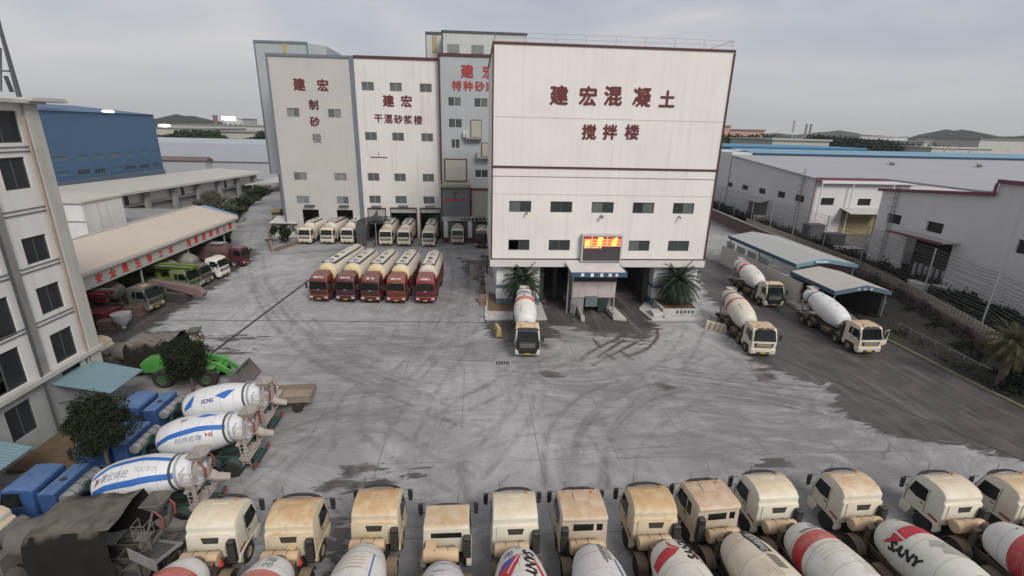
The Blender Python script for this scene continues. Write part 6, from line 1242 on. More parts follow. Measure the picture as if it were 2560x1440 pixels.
CABS = [CABC, mat('cream_cab_orange', (.58,.50,.36), .6, .1, 1.2, dust=(.43,.28,.14), dustamt=1.1, grime=(.40,.25,.12), grimeamt=.7), mat('cream_cab_pale', (.62,.60,.50), .5, .07, 1.2, dust=(.49,.38,.245), dustamt=.8, grime=(.45,.36,.24), grimeamt=.25), mat('cream_cab_peach', (.57,.49,.39), .6, .09, 1.4, dust=(.42,.285,.175), dustamt=1.0, grime=(.40,.27,.17), grimeamt=.5)]
CI = [2,1,1,0,2,3,1,3,2,0,2,0]
for i, (x, y, k, lab, rz) in enumerate(row):
    r = mixer_base(k, CABS[CI[i]], CHS, 'dust', 'L' if k == 'flat' else 'R'); place(r, lab, x, y, rz, FR); trucks.append(r)
DM1 = dm('drum_white_a', bands=[(1.55,2.35,DR_)]); DM2 = dm('drum_white_plain'); DM9 = dm('drum_red_band', bands=[(1.0,1.75,DR_)], ga=.7, gr=(.36,.32,.28))
DM3 = dm('drum_rusty', base=(.62,.63,.62), gr=(.46,.36,.22), ga=.5); DM8 = dm('drum_cream', base=(.62,.58,.47), dust=(.55,.45,.30), amt=.6, gr=(.47,.35,.2), ga=.8); DM7 = dm('drum_pale', base=(.63,.62,.55)); DM4 = dm('drum_dull', base=(.55,.545,.56), amt=.2)
DS = [drum(trucks[0], dm('drum_white_b', bands=[(1.0,1.9,DR_)])), drum(trucks[1], dm('drum_white_c', bands=[(1.3,2.1,DR_)])), drum(trucks[2], DM3), drum(trucks[3], DM4), drum(trucks[4], DM2), drum(trucks[5], dm('drum_lilac_white', base=(.60,.59,.61))), drum(trucks[6], DM7), drum(trucks[7], DM8), drum(trucks[8], DM9), drum(trucks[9], dm('drum_greenish', base=(.60,.615,.56))), drum(trucks[10], dm('drum_white_d', bands=[(1.35,2.3,DR_)])), drum(trucks[11], DM2)]
dtext(DS[1], '建宏', .72, .15, .42, mat('ink_green', (.12,.22,.18), .6, .3), 1, None, .03); decal(DS[1], 'red_edge', [band(1.22,1.26,-1,1)], WHT)
decal(DS[2], 'blue_stripe', [[(.9,.62),(3.0,.74),(3.0,.80),(.9,.68)]], INKB); [decal(DS[2], 'rust_ring', [band(s_,s_+.035,-.95,.35)], mat('rust_line', (.42,.30,.15), .8, .3)) for s_ in (1.35,1.55,1.78,2.0)]; decal(DS[2], 'grey_ring', [band(.42,.45,-.9,.9)], INKG)
decal(DS[3], 'black_ring', [band(.38,.42,-1.2,1.2)], STEELD); decal(DS[3], 'scratch', [[(.9,-.5),(1.02,-.3),(1.0,.1),(.95,.1),(.96,-.28)],[(1.1,-.6),(1.3,-.3),(1.27,-.27)],[(.75,.1),(.8,.35),(.78,.36)]], INKG)
# T5: blue mark, red sweep, black letters
decal(DS[4], 'red_sweep', [[(.85,.05),(1.25,-.9),(1.7,-1.25),(2.2,-1.3),(2.2,-.5),(1.5,-.15)],[(1.05,.55),(1.7,.95),(2.2,1.3),(2.3,1.0),(1.5,.62)]], INKR)
decal(DS[4], 'blue_patch', [[(.98,-.25),(1.3,-.85),(1.65,-1.05),(1.45,-.45)]], INKB, .011); dtext(DS[4], '砼', .72, -.5, .42, INKB, 1); decal(DS[4], 'white_gap', [[(.8,.02),(.86,.02),(2.0,-.62),(1.95,-.66)]], WHT, .013)
dtext(DS[4], 'SANY', 1.45, .38, .46, INK, 1, 1.9, .09, .3); decal(DS[4], 'small_marks', [band(.2,.42,-.12,-.07), band(.2,.42,.0,.05), band(.48,.58,-.6,-.3)], INKG)
dtext(DS[5], '搅拌运输', .85, .42, .26, INKG, 1, 1.3, .02); decal(DS[5], 'dashed_stripe', [band(.15+k*.13,.24+k*.13,.12,.17) for k in range(11)]+[band(.10+k*.15,.21+k*.15,.20,.28) for k in range(11)], INK); decal(DS[5], 'blue_stripe', [[(1.3,.62),(2.4,.72),(2.4,.85),(1.3,.72)]], INKB)
decal(DS[6], 'red_arrow', [[(.25,-.30),(.74,-.20),(1.02,.08),(.98,-.22),(.74,-.36)],[(.80,-.42),(1.02,-.28),(1.08,.04),(1.45,-.35),(1.6,-.9),(1.65,-1.5),(1.10,-1.5),(.95,-.9)]], INKR); dtext(DS[6], 'SANY', 1.05, .38, .46, INK, -1, 1.55, .09, -.3); decal(DS[6], 'red_line', [[(.9,.62),(1.9,.72),(1.9,.80),(.9,.67)]], INKR)
decal(DS[7], 'black_panel', [[(.05,.0),(.7,-.08),(.75,-.20),(2.0,-.14),(2.0,.36),(.8,.32),(.5,.26),(.05,.16)]], INK); dtext(DS[7], '高铁预拌砼', 1.25, .08, .34, WHT, 1, 1.4, .02); dtext(DS[7], 'IIIIIII', 2.6, .12, .34, mat('dull_black', (.1,.1,.1), .7, .2), 1, .9, .06, .3)
decal(DS[8], 'grey_smear', [[(.45,-.05),(.62,.35),(.75,.5),(.8,.2),(.6,-.1)],[(.75,-.75),(.92,-.6),(.9,.1),(.8,.1)]], INKG); decal(DS[8], 'pale_ring', [band(s_,s_+.05,-1.0,1.0) for s_ in (1.95,2.2,2.4,2.6)], mat('ring_beige', (.52,.44,.33), .7, .2))
decal(DS[9], 'red_arrow', [[(1.02,-.72),(1.0,.1),(1.1,1.1),(1.75,1.1),(1.65,.1),(1.62,-.85)],[(.72,-1.45),(1.02,-1.12),(.98,-.82),(1.60,-.93),(1.30,-1.32)]], INKR); dtext(DS[9], 'SANY', 1.95, -1.42, .46, INK, 1, 1.6, .09, .3); dtext(DS[9], 'S', .35, .05, .25, INKG, 1)
decal(DS[9], 'grey_smear', [[(2.15,-.2),(2.25,.5),(2.5,.85),(2.9,.75),(3.4,.6),(3.2,.1),(3.0,-.3),(2.7,-.15),(2.45,-.45)]], mat('smear', (.33,.31,.27), .8, .45, 4))
decal(DS[10], 'scratch', [[(.9,.0),(1.0,-.3),(.93,-.32)],[(.3,.3),(.45,.35),(.44,.38)]], INKG); letters('12', .42, lambda a, b_, d: (a, -1.15+b_, 3.105+d*.3), mat('roof_mark', (.47,.36,.22), .8, .1), trucks[2], 'roof_number', world=False, bold=.02)
for i in (0, 1): q = MB(); q.lathe([(.16,0),(.16,.02),(.05,.4),(0,.4)], 10, Matrix.Translation((.55,-2.75,1.2))); q.build('warning_cone', mat('cone_red', (.5,.05,.03), .6, .1), trucks[i])
q = MB(); q.box(-.05,.35,-2.55,-2.28,1.55,1.85); q.build('tool_box', TNK, trucks[1], bev=(.03,1)); q = MB(); q.box(-.95,-.45,-2.35,-1.85,1.9,1.98); q.build('tool_box', TNK, trucks[3], bev=(.02,1))
for i, (s0_, a0_) in enumerate(((.6,.3),(.5,-.5),(1.9,-.4),(1.6,.5),(.35,-.3),(2.1,-.3),(2.3,.1),(2.0,-.7),(2.6,.2),(.3,-.6),(.7,.4),(.5,.0))):
    rq = random.Random(i); decal(DS[i], 'mud_streak', [[(s0_+rq.uniform(0,.9)+.0, a0_+k*.13), (s0_+rq.uniform(.9,1.6), a0_+k*.13+.02), (s0_+rq.uniform(.4,1.2)+.5, a0_+k*.13+.05+rq.uniform(0,.05))] for k in range(5)], mat('mud_film', (.40,.36,.30), .85, .35, 3), .006)
for i in (0, 6, 8, 9, 10, 11):
    for s in (-1, 1): q = MB(); q.prism([(-1.5,1.28),(-1.62,1.38),(-2.1,1.34),(-2.12,1.22)], s*1.145, s*1.172, 'x'); q.build('red_badge', ORR, trucks[i], smooth=False)

# ---- blue mixers at the left
BR = 'blue mixer trucks parked side by side'
bl = []
for x, y, lab in ((-24.2,22.75,'nearest blue mixer truck with two long blue stripes on its white drum'),(-23.4,26.75,'middle blue mixer truck half hidden by the round dark tree'),(-23.9,30.4,'farthest blue mixer truck with short slanting blue marks on its drum')):
    r = mixer_base('low', CABB, CHSG, 'steel', 'R', mat('pale_rim', (.30,.29,.28), .7, .2)); place(r, lab, x, y, 90, BR); bl.append(r)
DMW = dm('drum_clean_white', base=(.62,.63,.65), dust=(.5,.47,.42), amt=.25, gr=(.45,.42,.38), ga=.25); BLS = mat('stripe_blue', (.03,.13,.40), .5, .08)
DB = [drum(r, DMW, .85, (2.05, 3.3, 4.2), .45) for r in bl]
decal(DB[0], 'blue_stripe', [[(.25,-0.64),(1.4,-0.28),(3.0,-0.18),(4.6,-0.24),(5.0,-0.26),(5.0,-0.04),(3.0,0.08),(1.4,-0.03),(.25,-0.44)],[(.2,-1.44),(3.0,-1.48),(5.1,-1.18),(5.1,-0.88),(3.0,-1.14),(.2,-1.16)]], BLS)
dtext(DB[0], '建宏商砼', 1.75, -.78, .40, INKF, 1, 1.75, .01, .2); dtext(DB[0], 'TEL:6318129', 3.55, -.66, .28, mat('ink_vfaded', (.34,.35,.39), .6, .2, 3), 1, 1.25, .0); dtext(DB[0], 'JH', .62, -.86, .34, mat('brown_red', (.22,.05,.05), .6, .2), 1, .3, .06, .3)
decal(DB[1], 'blue_stripe', [[(.15,-1.34),(2.2,-1.22),(5.0,-0.98),(5.0,-0.70),(2.2,-0.92),(.15,-1.10)],[(2.9,-0.14),(3.5,0.11),(4.4,0.01),(3.5,-0.22)]], BLS); dtext(DB[1], '砼商宏建', 2.6, -1.48, .32, INKF, 1, 1.9, .01, .2); dtext(DB[1], 'JH', 4.0, -1.28, .28, mat('brown_red2', (.3,.05,.05), .6, .2), -1, .45, .05); dtext(DB[1], '建宏', 2.1, -.25, .24, MATS['brown_red'], 1, .5)
decal(DB[2], 'blue_mark', [[(.35,-1.29),(.35,-1.09),(1.15,-0.49),(1.2,-0.84),(1.0,-1.24)],[(2.9,-0.89),(3.7,-0.54),(4.3,-0.44),(3.9,-0.89),(3.6,-1.12)]], BLS); dtext(DB[2], 'XCMG', 2.3, -1.12, .26, mat('navy_ink', (.03,.06,.2), .6, .1), 1, .95, .05); decal(DB[2], 'green_stripe', [[(1.5,.75),(4.9,.5),(4.9,.56),(1.5,.83)]], mat('stripe_green', (.02,.12,.08), .5, .1))

# ---- mixers at right and centre
def extra(kind, m, lab, x, y, rz, dmat, grp='mixer trucks near the tower', mch=None, tank='dust'):
    r = mixer_base(kind, m, mch or CHS, tank, 'R'); place(r, lab, x, y, rz, grp); return r, drum(r, dmat, 1.0)
r, d = extra('porto', CABC, 'mixer truck with black front leaving the left bay of the tower', 4.7, 41.3, 177, dm('drum_centre', bands=[(2.9,3.7,DR_)])); decal(d, 'blue_marks', [band(4.2,4.3,-.5,.5), band(4.5,4.58,-.4,.5), band(4.75,4.82,-.5,.3)], INKB); dtext(d, '建宏', 3.95, .1, .3, INKB, -1); dtext(d, '商砼运输', 1.2, .55, .14, INKG, -1, .8)
PF = mat('black_gloss', (.018,.019,.02), .3, .1)
def dark_front(r):
    q = MB(); q.box(-1.12,1.12,.03,.07,1.0,1.88); q.prism([(-1.0,1.0),(1.0,1.0),(.75,.5),(-.75,.5)], .05, .09, 'y'); q.build('front_mask', PF, r, bev=(.02,1)); q = MB(); [q.box(-.75,.75,.07,.085,1.15+.16*k,1.18+.16*k) for k in range(4)]; q.build('mask_trim', STEEL, r, smooth=False)
dark_front(r)
r, d = extra('flat', CABC, 'mixer truck with thin red band on cream drum, middle of the right trio', 27.5, 41.0, 173, dm('drum_r2', base=(.60,.58,.50), bands=[(3.0,3.5,DR_)], amt=.5)); dtext(d, '安全 砼', 1.7, .5, .2, INKG, -1, 1.0); 
r, d = extra('porto', CABC, 'mixer truck with black front parked by the pale carport wall', 36.8, 54.6, 178, dm('drum_r1', bands=[(3.3,3.95,DR_)], gr=(.3,.3,.25))); dark_front(r); decal(d, 'black_marks', [band(4.1,4.25,.2,.5), band(4.3,4.36,-.2,.6), band(.9,1.2,-.1,.0)], INK)
r, d = extra('flat', CABC, 'rightmost mixer truck with open door and plain white drum', 38.5, 41.2, 180, dm('drum_r3', base=(.62,.64,.65), amt=.15, ga=.3)); decal(d, 'black_marks', [band(1.4,1.55,.1,.25), band(3.6,3.75,.2,.32), band(3.4,3.7,-.9,-.75), band(1.7,2.0,-1.3,-1.1)], INK); decal(d, 'grey_ring', [[(2.45,-.8),(2.5,-.8),(2.3,-.2),(2.5,.5),(2.45,.5),(2.25,-.2)]], INKG)
q = MB(); q.M = Matrix.Translation((1.24,-.15,0)) @ Matrix.Rotation(R(68), 4, 'Z') if False else Matrix.Translation((-1.24,-.15,0)) @ Matrix.Rotation(R(-62), 4, 'Z'); q.box(-.04,.0,-1.1,0,1.0,1.86); q.tube([(-.02,-.1,1.86),(-.02,-.25,2.5),(-.02,-1.08,2.5),(-.02,-1.08,1.86)], .03, 5); q.build('open_door', CABC, r, smooth=False)
q = MB(); q.M = Matrix.Translation((-1.24,-.15,0)) @ Matrix.Rotation(R(-62), 4, 'Z'); q.box(-.03,-.01,-1.05,-.22,1.88,2.46); q.build('door_glass', GLV, r, smooth=False)

# ---- tankers
def tank_body(root, m, L0=-2.35, L1=-10.2, z=2.45, r=1.18, dome=None, top=None, ribs=(), m_top=None, belly=None, twin=False):
    M_ = Matrix.Translation((0, L0, z+.06)) @ Matrix.Rotation(PI/2+R(-1.2), 4, 'X'); n = L0-L1
    q = MB(); q.lathe([(r*.93,.16),(r,.42),(r,n-.3),(r*.9,n-.1),(0,n)], 30, M_); q.build('tank', m, root, ang=50)
    q = MB(); q.lathe([(0,-.14),(r*.5,-.10),(r*.84,.05),(r*.935,.17)], 30, M_); d_ = q.build('tank_end', dome or m, root, ang=60)
    q = MB(); q.lathe([(.34,0),(.34,.07),(0,.09)], 14, Matrix.Translation((0,L0+.13,z+.5)) @ Matrix.Rotation(-PI/2, 4, 'X')); q.build('inspection_hatch', dome or m, d_)
    q = MB(); zt = z+r+.06
    q.box(-.78,.78,L1+.8,L0-.6,zt-.04,zt+.0); q.build('walkway', m_top or mat('pale_walkway', (.50,.49,.47), .8, .25, 2), root, smooth=False)
    q = MB(); 
    for s in (-1, 1): q.box(s*.78,s*.84,L1+.8,L0-.6,zt-.16,zt+.06)
    q.box(-.78,.78,L0-.66,L0-.6,zt-.06,zt+.06); q.box(-.78,.78,L1+.8,L1+.86,zt-.06,zt+.06); q.build('walkway_rim', STEELD, root, smooth=False)
    for k, y in enumerate((L0-1.6, L0-3.2, L0-5.2)): q = MB(); q.cyl((0,y,zt),(0,y,zt+.16),.27,n=14); q.cyl((.0,y,zt+.16),(0,y,zt+.2),.22,n=12); q.tube([(-.3,y,zt+.12),(.3,y,zt+.24)], .03, 5); q.build('hatch', STEELD if k == 1 else STEEL, root)
    if ribs:
        q = MB()
        for y in ribs: q.lathe([(r,-.03),(r+.05,-.02),(r+.05,.02),(r,.03)], 30, Matrix.Translation((0,y,z+.06)) @ Matrix.Rotation(PI/2, 4, 'X'))
        q.build('tank_rib', mat('rib_grey', (.33,.31,.28), .7, .2), root)
    for s in (-1, 1): q = MB(); q.prism([(L0-.2,1.05),(L1+.4,1.05),(L1+.4,z-.15),(L0-.1,z-.15)], s*(r-.12), s*(r-.04), 'x'); q.build('side_skirt', belly or m, root, smooth=False)
    q = MB(); q.box(-.9,.9,L0-.25,L0-.1,1.0,z-.4); q.build('front_skirt', belly or m, root, smooth=False)
TKC = mat('cream_tank', (.52,.475,.40), .55, .1, 1, dust=(.56,.48,.36), dustamt=.6, grime=(.30,.26,.21), grimeamt=.6); TKD = mat('cream_dome', (.62,.50,.28), .6, .08, 1, dust=(.60,.45,.24), dustamt=.8)
def cream_tanker(r=None):
    r = thing('tanker_truck', '', 'tanker truck'); cab(r, 'tank', CABCR); chassis(r, CHSD, 9.9, ((-1.38,-3.3,-7.2,-8.5),(2,3))); tank_body(r, TKC, -2.1, -9.9, 2.4, 1.17)
    return r
CG = 'cream tankers backed up to the tower doors'
ct0 = cream_tanker(); kids = list(ct0.children)
ct = [(-30.8,87.8,174,'leftmost cream tanker before the beige tower'),(-26.95,87.9,174,'second cream tanker from the left before the beige tower'),(-23.4,88.0,175,'cream tanker standing against the dark tarpaulin tent on its left side'),(-16.35,86.8,180,'cream tanker just right of the dark tarpaulin tent'),(-13.1,86.6,179,'cream tanker before the middle door of the white tower'),(-8.7,86.1,179,'cream tanker before the right door of the white tower'),(-3.6,88.4,180,'cream tanker standing under the white portico'),
      (-24.6,97.5,180,'tanker half inside the right door of the beige tower'),(-13.3,98.0,180,'tanker parked inside the middle door of the white tower'),(-8.1,98.2,180,'tanker in the dark behind the right door of the white tower')]
for i, (x, y, rz, lab) in enumerate(ct):
    if i == 0: r = ct0
    else:
        r = ct0.copy(); COL.objects.link(r); [copy_tree(o, r) for o in kids]
    place(r, lab, x, y, rz, CG)
REDS = [('orange_red_cab', (.12,.026,.018)), ('wine_cab', (.075,.016,.024)), ('rust_red_cab', (.095,.022,.016)), ('bright_orange_cab', (.19,.040,.022)), ('crimson_cab', (.17,.012,.022))]
rr_ = [(-19.06,57.0,172,'leftmost red tanker with long cream tank','建宏汽车'),(-15.86,56.8,174,'second red tanker from the left with wine coloured cab','建宏汽车'),(-12.85,56.5,175,'middle red tanker of the row of five','建 宏'),(-9.76,56.3,176,'fourth red tanker with bright orange grille bars','建宏汽车'),(-6.25,56.2,178,'rightmost red tanker with crimson cab and white top band','中国重卡')]
for i, ((x, y, rz, lab, tx), (mn, mc)) in enumerate(zip(rr_, REDS)):
    m = mat(mn, mc, .45, .1, 1.2, dust=(.27,.17,.155), dustamt=.55, grime=(.07,.04,.03), grimeamt=.5); r = thing('tanker_truck', lab, 'tanker truck', (x, y, 0), R(rz), 'red tankers in a row of five'); cab(r, 'tractor', m)
    ln = -13.2 if i == 0 else -10.8; chassis(r, CHSD, -ln-.3, ((-1.4,-3.5,ln+3.4,ln+2.0) if i else (-1.4,-3.8,ln+4.2,ln+2.8,ln+1.4),(2,3,4)))
    tank_body(r, TKC, -2.75, ln, 2.9, 1.22, dome=TKD if i < 4 else TKC, belly=mat('dark_red_skirt', (.14,.025,.02), .6, .2), ribs=[-3.6-k*.42 for k in range(9)] if i in (1, 3) else ([-4.2-k*1.3 for k in range(7)] if i == 0 else ()))
    letters(tx, .26, lambda a, b_, d: (-a, -.40-b_*.72+d*.1, 3.09+b_*.70+.015), mat('cab_letter_white', (.6,.5,.47), .6, .1), r, 'cab_lettering', world=False, bold=.03, width=1.2 if i != 2 else .95)
    q = MB(); q.box(-.16,.16,.04,.08,1.62,1.76); q.build('front_badge', STEEL, r, smooth=False)
    if i == 3: q = MB(); [q.box(-1.0,1.0,.05,.09,1.02+k*.22,1.10+k*.22) for k in range(4)]; q.build('grille_slats', m, r, smooth=False)
r = thing('tanker_truck', 'dark maroon truck half hidden in the right bay of the portico', 'tanker truck', (.85, 85.4, 0), R(180)); cab(r, 'tank', mat('maroon_cab', (.065,.022,.025), .5, .1, dust=(.25,.16,.15), dustamt=.6)); chassis(r, CHSD); tank_body(r, TKC, -2.4, -9.5, 2.2, 1.1)

# ---- trucks under the shed
def pump_truck(lab, x, y, rz, mcab, mboom, kind='flat'):
    r = thing('pump_truck', lab, 'pump truck', (x, y, 0), R(rz)); cab(r, kind, mcab); chassis(r, CHSD, 10.5, ((-1.38,-3.2,-7.6,-8.95),(2,3)))
    q = MB()
    for k, (x0_, z0_, h) in enumerate(((-.85,2.9,.42),(-.28,3.05,.40),(.30,2.95,.38),(-.55,2.3,.40))): q.prism([(.4 if k < 3 else -2.6,z0_),(-9.8,z0_+.25),(-9.8,z0_+.25+h),(.4 if k < 3 else -2.6,z0_+h)], x0_, x0_+.36, 'x')
    q.build('boom', mboom, r, bev=(.02,1)); q = MB(); q.cyl((-.5,-5,1.0),(-.5,-5,2.9),.4,n=12); q.box(-1.1,1.1,-9.6,-2.9,1.0,1.5); q.build('turret', mboom, r)
    q = MB()
    for s in (-1, 1): q.box(s*1.0,s*1.25,-4.4,-3.9,.4,1.6); q.box(s*1.0,s*1.25,-9.6,-9.2,.4,1.6)
    q.build('outrigger', mboom, r, bev=(.03,1)); q = MB(); q.tube([(-.6,.5,3.0),(-.6,-9.6,3.35)], .07, 6); q.tube([(.75,.4,3.35),(.75,-9.6,3.6)], .07, 6); q.build('pipe', STEEL, r); return r
LIM = mat('lime_paint', (.075,.125,.015), .5, .15, 1, dust=(.22,.27,.10), dustamt=.4); RB = mat('dark_red_boom', (.10,.010,.016), .5, .2, 1, dust=(.26,.12,.11), dustamt=.5)
pump_truck('red boomed pump truck whose boom points out of the near end of the shed', -47.8, 51.6, 84, mat('maroon2', (.045,.012,.013), .6, .2), RB)
CABG = mat('grubby_shaded_white_cab', (.13,.125,.11), .6, .2, 1.5, dust=(.17,.14,.10), dustamt=.9, grime=(.2,.17,.13), grimeamt=.6)  # white cab darkened to carry the shed's shade, plus dust and grime
r = mixer_base('flat', CABG, CHSD, 'dust', 'R'); place(r, 'grubby shade-darkened white truck standing between the red and the lime pump truck', -36.2, 54.4, -97, 'trucks under the long shed'); drum(r, dm('drum_dark', base=(.10,.095,.09), amt=.1))  # drum colour made dark to stand for shade under the roof
pump_truck('lime green boomed pump truck in the middle of the shed', -35.6, 61.3, -97, mat('lime_cab', (.15,.175,.07), .5, .15), LIM)  # cab colour lowered to paint in the shed's shade
for x, y, lab in ((-35.5,64.0,'pale greenish mixer truck beside the lime boom in the shed'),(-34.9,67.4,'clean white mixer truck near the far end of the shed')): r = mixer_base('low' if y < 66 else 'tank', CABG if y < 66 else CABW, CHSD, 'dust', 'R'); place(r, lab, x, y, -97, 'trucks under the long shed'); drum(r, dm('drum_shed', base=(.17,.17,.14), dust=(.2,.18,.14)))  # drums toned down, shade of the shed put into their colour
r = thing('tanker_truck', 'dark red truck at the far open end of the shed', 'tanker truck', (-34.6, 73.6, 0), R(-96)); cab(r, 'tank', MATS['wine_cab']); chassis(r, CHSD); tank_body(r, mat('dark_load', (.10,.06,.05), .8, .3), -2.4, -9.5, 2.2, 1.1)  # tank coloured dark in place of shade at this end
pk2 = thing('pallet_boom', 'pinkish folded conveyor arm sticking out of the shed between two trucks', 'conveyor', (-34, 57.5, 0), R(-100)); q = MB(); q.prism([(1.5,.7),(-5,2.1),(-5,2.5),(1.0,1.9),(1.8,1.2)], -.4, .4, 'x'); q.build('arm', mat('pinkish_grey', (.17,.12,.115), .7, .2), pk2, bev=(.03,1)); q = MB(); q.box(-.6,.6,-3.5,-.5,0,1.1); q.build('base', CHSD, pk2, bev=(.05,1))
hp = thing('hopper', 'pale conical hopper standing at the near corner of the shed', 'hopper', (-36.0, 48.6, 0)); q = MB(); q.lathe([(.9,1.9),(.85,1.3),(.2,.5),(.2,.3)], 12); q.build('cone', mat('hopper_pale', (.33,.31,.32), .6, .2), hp); q = MB(); [q.cyl((.7*math.cos(a),.7*math.sin(a),0),(.8*math.cos(a),.8*math.sin(a),1.5),.04,n=5) for a in (0,1.57,3.14,4.71)]; q.build('leg', STEELD, hp)

# ---- tarpaulin covered mixers
def tarped(lab, x, y, seed, grp, mt_):
    r = thing('covered_truck', lab, 'covered truck', (x, y, 0), R(90), grp); cab(r, 'round', CABC); chassis(r, CHSD); HOPD = mat('dark_hopper', (.12,.11,.10), .8, .3, 2); mixer_rear(r, HOPD, HOPD); rng = np.random.default_rng(seed)
    q = MB(); q.cyl((0,-3.1,2.0),(0,-4.6,2.15),.7,.95,20); q.build('drum', HOPD, r); nu, nv = 16, 16
    q = MB(); sec = [(-1.42,.9),(-1.4,1.9),(-1.36,2.8),(-1.25,3.2),(-.6,3.28),(0,3.3),(.6,3.28),(1.25,3.2),(1.36,2.8),(1.4,1.9),(1.42,.9)]
    for j in range(nv+1):
        yy = -4.6-3.6*j/nv
        for i, (sx, sz) in enumerate(sec): w = .09*math.sin(i*1.7+j*.9+seed)+rng.normal(0,.03); q.v.append((sx*(1+w*.25), yy+(.12*math.sin(i*1.3) if j in (0, nv) else 0), sz+(.25*j/nv if 1 < i < 9 else 0)+w*.55))
    k = len(sec)
    for j in range(nv):
        for i in range(k-1): a = j*k+i; q.f.append((a, a+1, a+k+1, a+k))
    q.f.append(tuple(range(k))); q.build('tarpaulin', mt_, r, ang=70)
    q = MB(); q.box(-1.2,1.2,-3.3,-2.6,1.0,1.9); q.cyl((-1.0,-2.6,2.15),(1.0,-2.6,2.15),.3,n=14); q.build('water_tank', HOPD, r); return r
TA = mat('olive_tarp', (.018,.017,.015), .95, .25, 1.2, bump=.6, bscale=2, spec=.05, dust=(.135,.122,.105), dustamt=1.0); TB = mat('brown_tarp', (.022,.02,.018), .95, .3, 1.2, spec=.05, bump=.5, bscale=2, dust=(.20,.18,.16), dustamt=1.0)
tarped('truck under a dark olive tarpaulin at the lower left corner', -24.3, 19.3, 1, 'tarpaulin covered trucks', TA); r = tarped('truck under a brown tarpaulin behind the green loader', -33.2, 39.3, 2, 'tarpaulin covered trucks', TB)
cr_ = thing('grated_chute', 'pale tilted chute with a dark grating at the rear of the covered truck', 'chute', (-14.0, 18.0, 0), R(-25)); q = MB(); q.slab((-1.3,-.6,1.9),(.5,-.6,2.4),(.5,.6,2.4),(-1.3,.6,1.9),.08); q.box(-1.3,.5,-.64,-.6,1.9,2.5); q.build('tray', mat('dull_tray', (.20,.19,.18), .8, .3, 2), cr_, smooth=False)
q = MB(); [q.slab((-1.05+k*.2,-.42,2.01+k*.052),(-.93+k*.2,-.42,2.04+k*.052),(-.93+k*.2,.42,2.04+k*.052),(-1.05+k*.2,.42,2.01+k*.052),.02) for k in range(7)]; q.build('grating', BLK, cr_, smooth=False); q = MB(); [q.cyl((x, y, 0), (x, y, 1.9), .06, n=6) for x in (-1.1,.3) for y in (-.5,.5)]; q.build('leg', STEELD, cr_)

# ---- green wheel loader
lo = thing('wheel_loader', 'green wheel loader with raised-edge bucket behind the slim tree', 'loader', (-19.6, 37.9, 0), R(-90)); GRN = mat('loader_green', (.06,.235,.045), .5, .2, 1.5, dust=(.17,.33,.12), dustamt=.5, grime=(.06,.10,.05), grimeamt=.7)
q = MB(); q.prism([(-5.0,1.1),(-7.2,1.15),(-7.4,1.9),(-6.9,2.35),(-5.0,2.65),(-4.6,2.3),(-4.6,1.1)], -.85, .85, 'x'); q.build('engine_hood', GRN, lo, bev=(.08,2)); q = MB(); q.box(-.5,.5,-4.6,-1.6,.8,1.5); q.prism([(-3.9,1.5),(-2.6,1.5),(-2.6,1.9),(-3.9,2.0)], -1.1, 1.1, 'x'); q.build('frame', GRN, lo, bev=(.05,1))
q = MB(); q.box(-.75,.75,-4.5,-3.2,1.9,3.2); q.build('cab_glass', GLV, lo, bev=(.05,1)); q = MB(); q.box(-.85,.85,-4.65,-3.05,3.2,3.32); [q.box(x, x+.09, y, y+.09, 1.9, 3.2) for x in (-.8,.71) for y in (-4.58,-3.2)]; q.build('cab_frame', GRN, lo, smooth=False)
wheel_set(lo, (-2.2,-5.6), r=.78, w=.55, track=1.05, m_rim=mat('dark_green_rim', (.03,.08,.03), .8, .4, 4, dust=(.12,.12,.09), dustamt=.6)); q = MB(); 
for s in (-1, 1): q.prism([(-2.9,1.9),(-2.5,2.2),(-1.2,1.7),(-.1,.75),(-.2,.45),(-1.4,1.2)], s*.45, s*.62, 'x'); q.prism([(-2.9,1.62),(-2.9,1.75),(-1.5,1.75),(-1.5,1.62)], s*.75, s*1.3, 'x')
q.box(-.6,.6,-1.3,-1.1,1.2,1.5); q.build('lift_arm', GRN, lo, bev=(.03,1)); q = MB(); q.prism([(-.3,.15),(.95,.08),(1.0,.14),(.0,.30),(-.25,.9),(.15,1.35),(.05,1.4),(-.4,.95)], -1.35, 1.35, 'x'); q.prism([(-.3,.15),(.95,.1),(.15,1.35),(-.35,.9)], -1.38, -1.33, 'x'); q.prism([(-.3,.15),(.95,.1),(.15,1.35),(-.35,.9)], 1.33, 1.38, 'x'); q.build('bucket', mat('bucket_steel', (.12,.11,.105), .6, .3), lo, smooth=False)
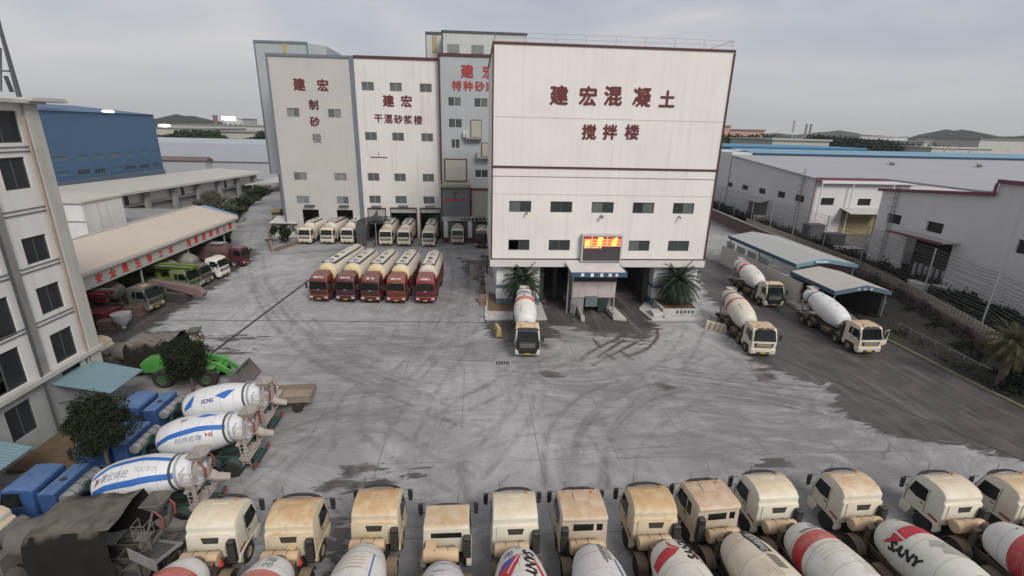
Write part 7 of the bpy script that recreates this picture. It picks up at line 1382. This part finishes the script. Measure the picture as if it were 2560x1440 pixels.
# ---- small flatbed
fbt = thing('flatbed_truck', 'small dusty flatbed truck with open cargo bed beside the blue mixers', 'flatbed truck', (-17.6, 33.3, 0), R(90+4)); q = MB(); q.prism([(0,.5),(0,1.2),(-.2,1.9),(-1.3,1.95),(-1.4,.5)], -.85, .85, 'x'); q.build('cab_body', HOPW, fbt, bev=(.07,2)); q = MB(); q.box(-.75,.75,-.12,-.02,1.25,1.8); q.build('windshield', GLV, fbt, smooth=False)
q = MB(); q.box(-.95,.95,-5.2,-1.6,.85,.95); [q.box(s*.95, s*.90, -5.2, -1.6, .95, 1.4) for s in (-1, 1)]; q.box(-.9,.9,-5.2,-5.15,.951,1.4); q.box(-.9,.9,-1.65,-1.6,.951,1.5); q.build('cargo_bed', mat('bed_brown', (.20,.165,.13), .85, .3, 2, dust=(.31,.25,.19), dustamt=.8), fbt, smooth=False); q = MB(); q.box(-.35,-.28,-5.1,-.3,.6,.82); q.box(.28,.35,-5.1,-.3,.6,.82); q.build('chassis', CHSD, fbt, smooth=False); wheel_set(fbt, (-.9,-4.2), r=.36, w=.26, track=.8, dual=(1,))
q = MB(); q.box(-.6,.4,-2.9,-1.8,.955,1.35); q.box(.1,.7,-2.6,-2.0,1.36,1.5); tag(q.build('sack_pile', HOPW, fbt and None, bev=(.08,2)), 'pale sack lying in the bed of the small flatbed truck', 'sacks'); s_ = bpy.data.objects['sack_pile']; s_.location = fbt.location; s_.rotation_euler = fbt.rotation_euler
# ---- mound left of the drum cab edge
q = MB(); q.lathe([(0,.5),(.5,.42),(1.1,.15),(1.5,.0)], 14, Matrix.Translation((-20.8,38.4,.0))); 
# ---- haze is left out here unless HAZE is set
# final: anything without a label at top level
for o in list(COL.objects):
    if o.parent is None and o.type in ('MESH', 'EMPTY') and 'label' not in o: print('NOLABEL', o.name)
print('OBJECTS', len(COL.objects), 'verts', sum(len(o.data.vertices) for o in COL.objects if o.type == 'MESH'))

# ------------------------------------------------------------------ evening haze
hb = MB(); hb.box(-3200, 3200, -60, 3300, -1.0, 130)
mhz = bpy.data.materials.new('haze'); mhz.use_nodes = True; t = mhz.node_tree; t.nodes.clear(); out = N(t, 'ShaderNodeOutputMaterial')
pv = N(t, 'ShaderNodeVolumePrincipled', inp={'Color': (.86, .88, .92, 1), 'Density': .00013, 'Anisotropy': .3}); L(t, pv.outputs[0], out.inputs['Volume'])
tag(hb.build('haze', mhz, smooth=False), 'thin grey evening haze', 'haze', kind='stuff')
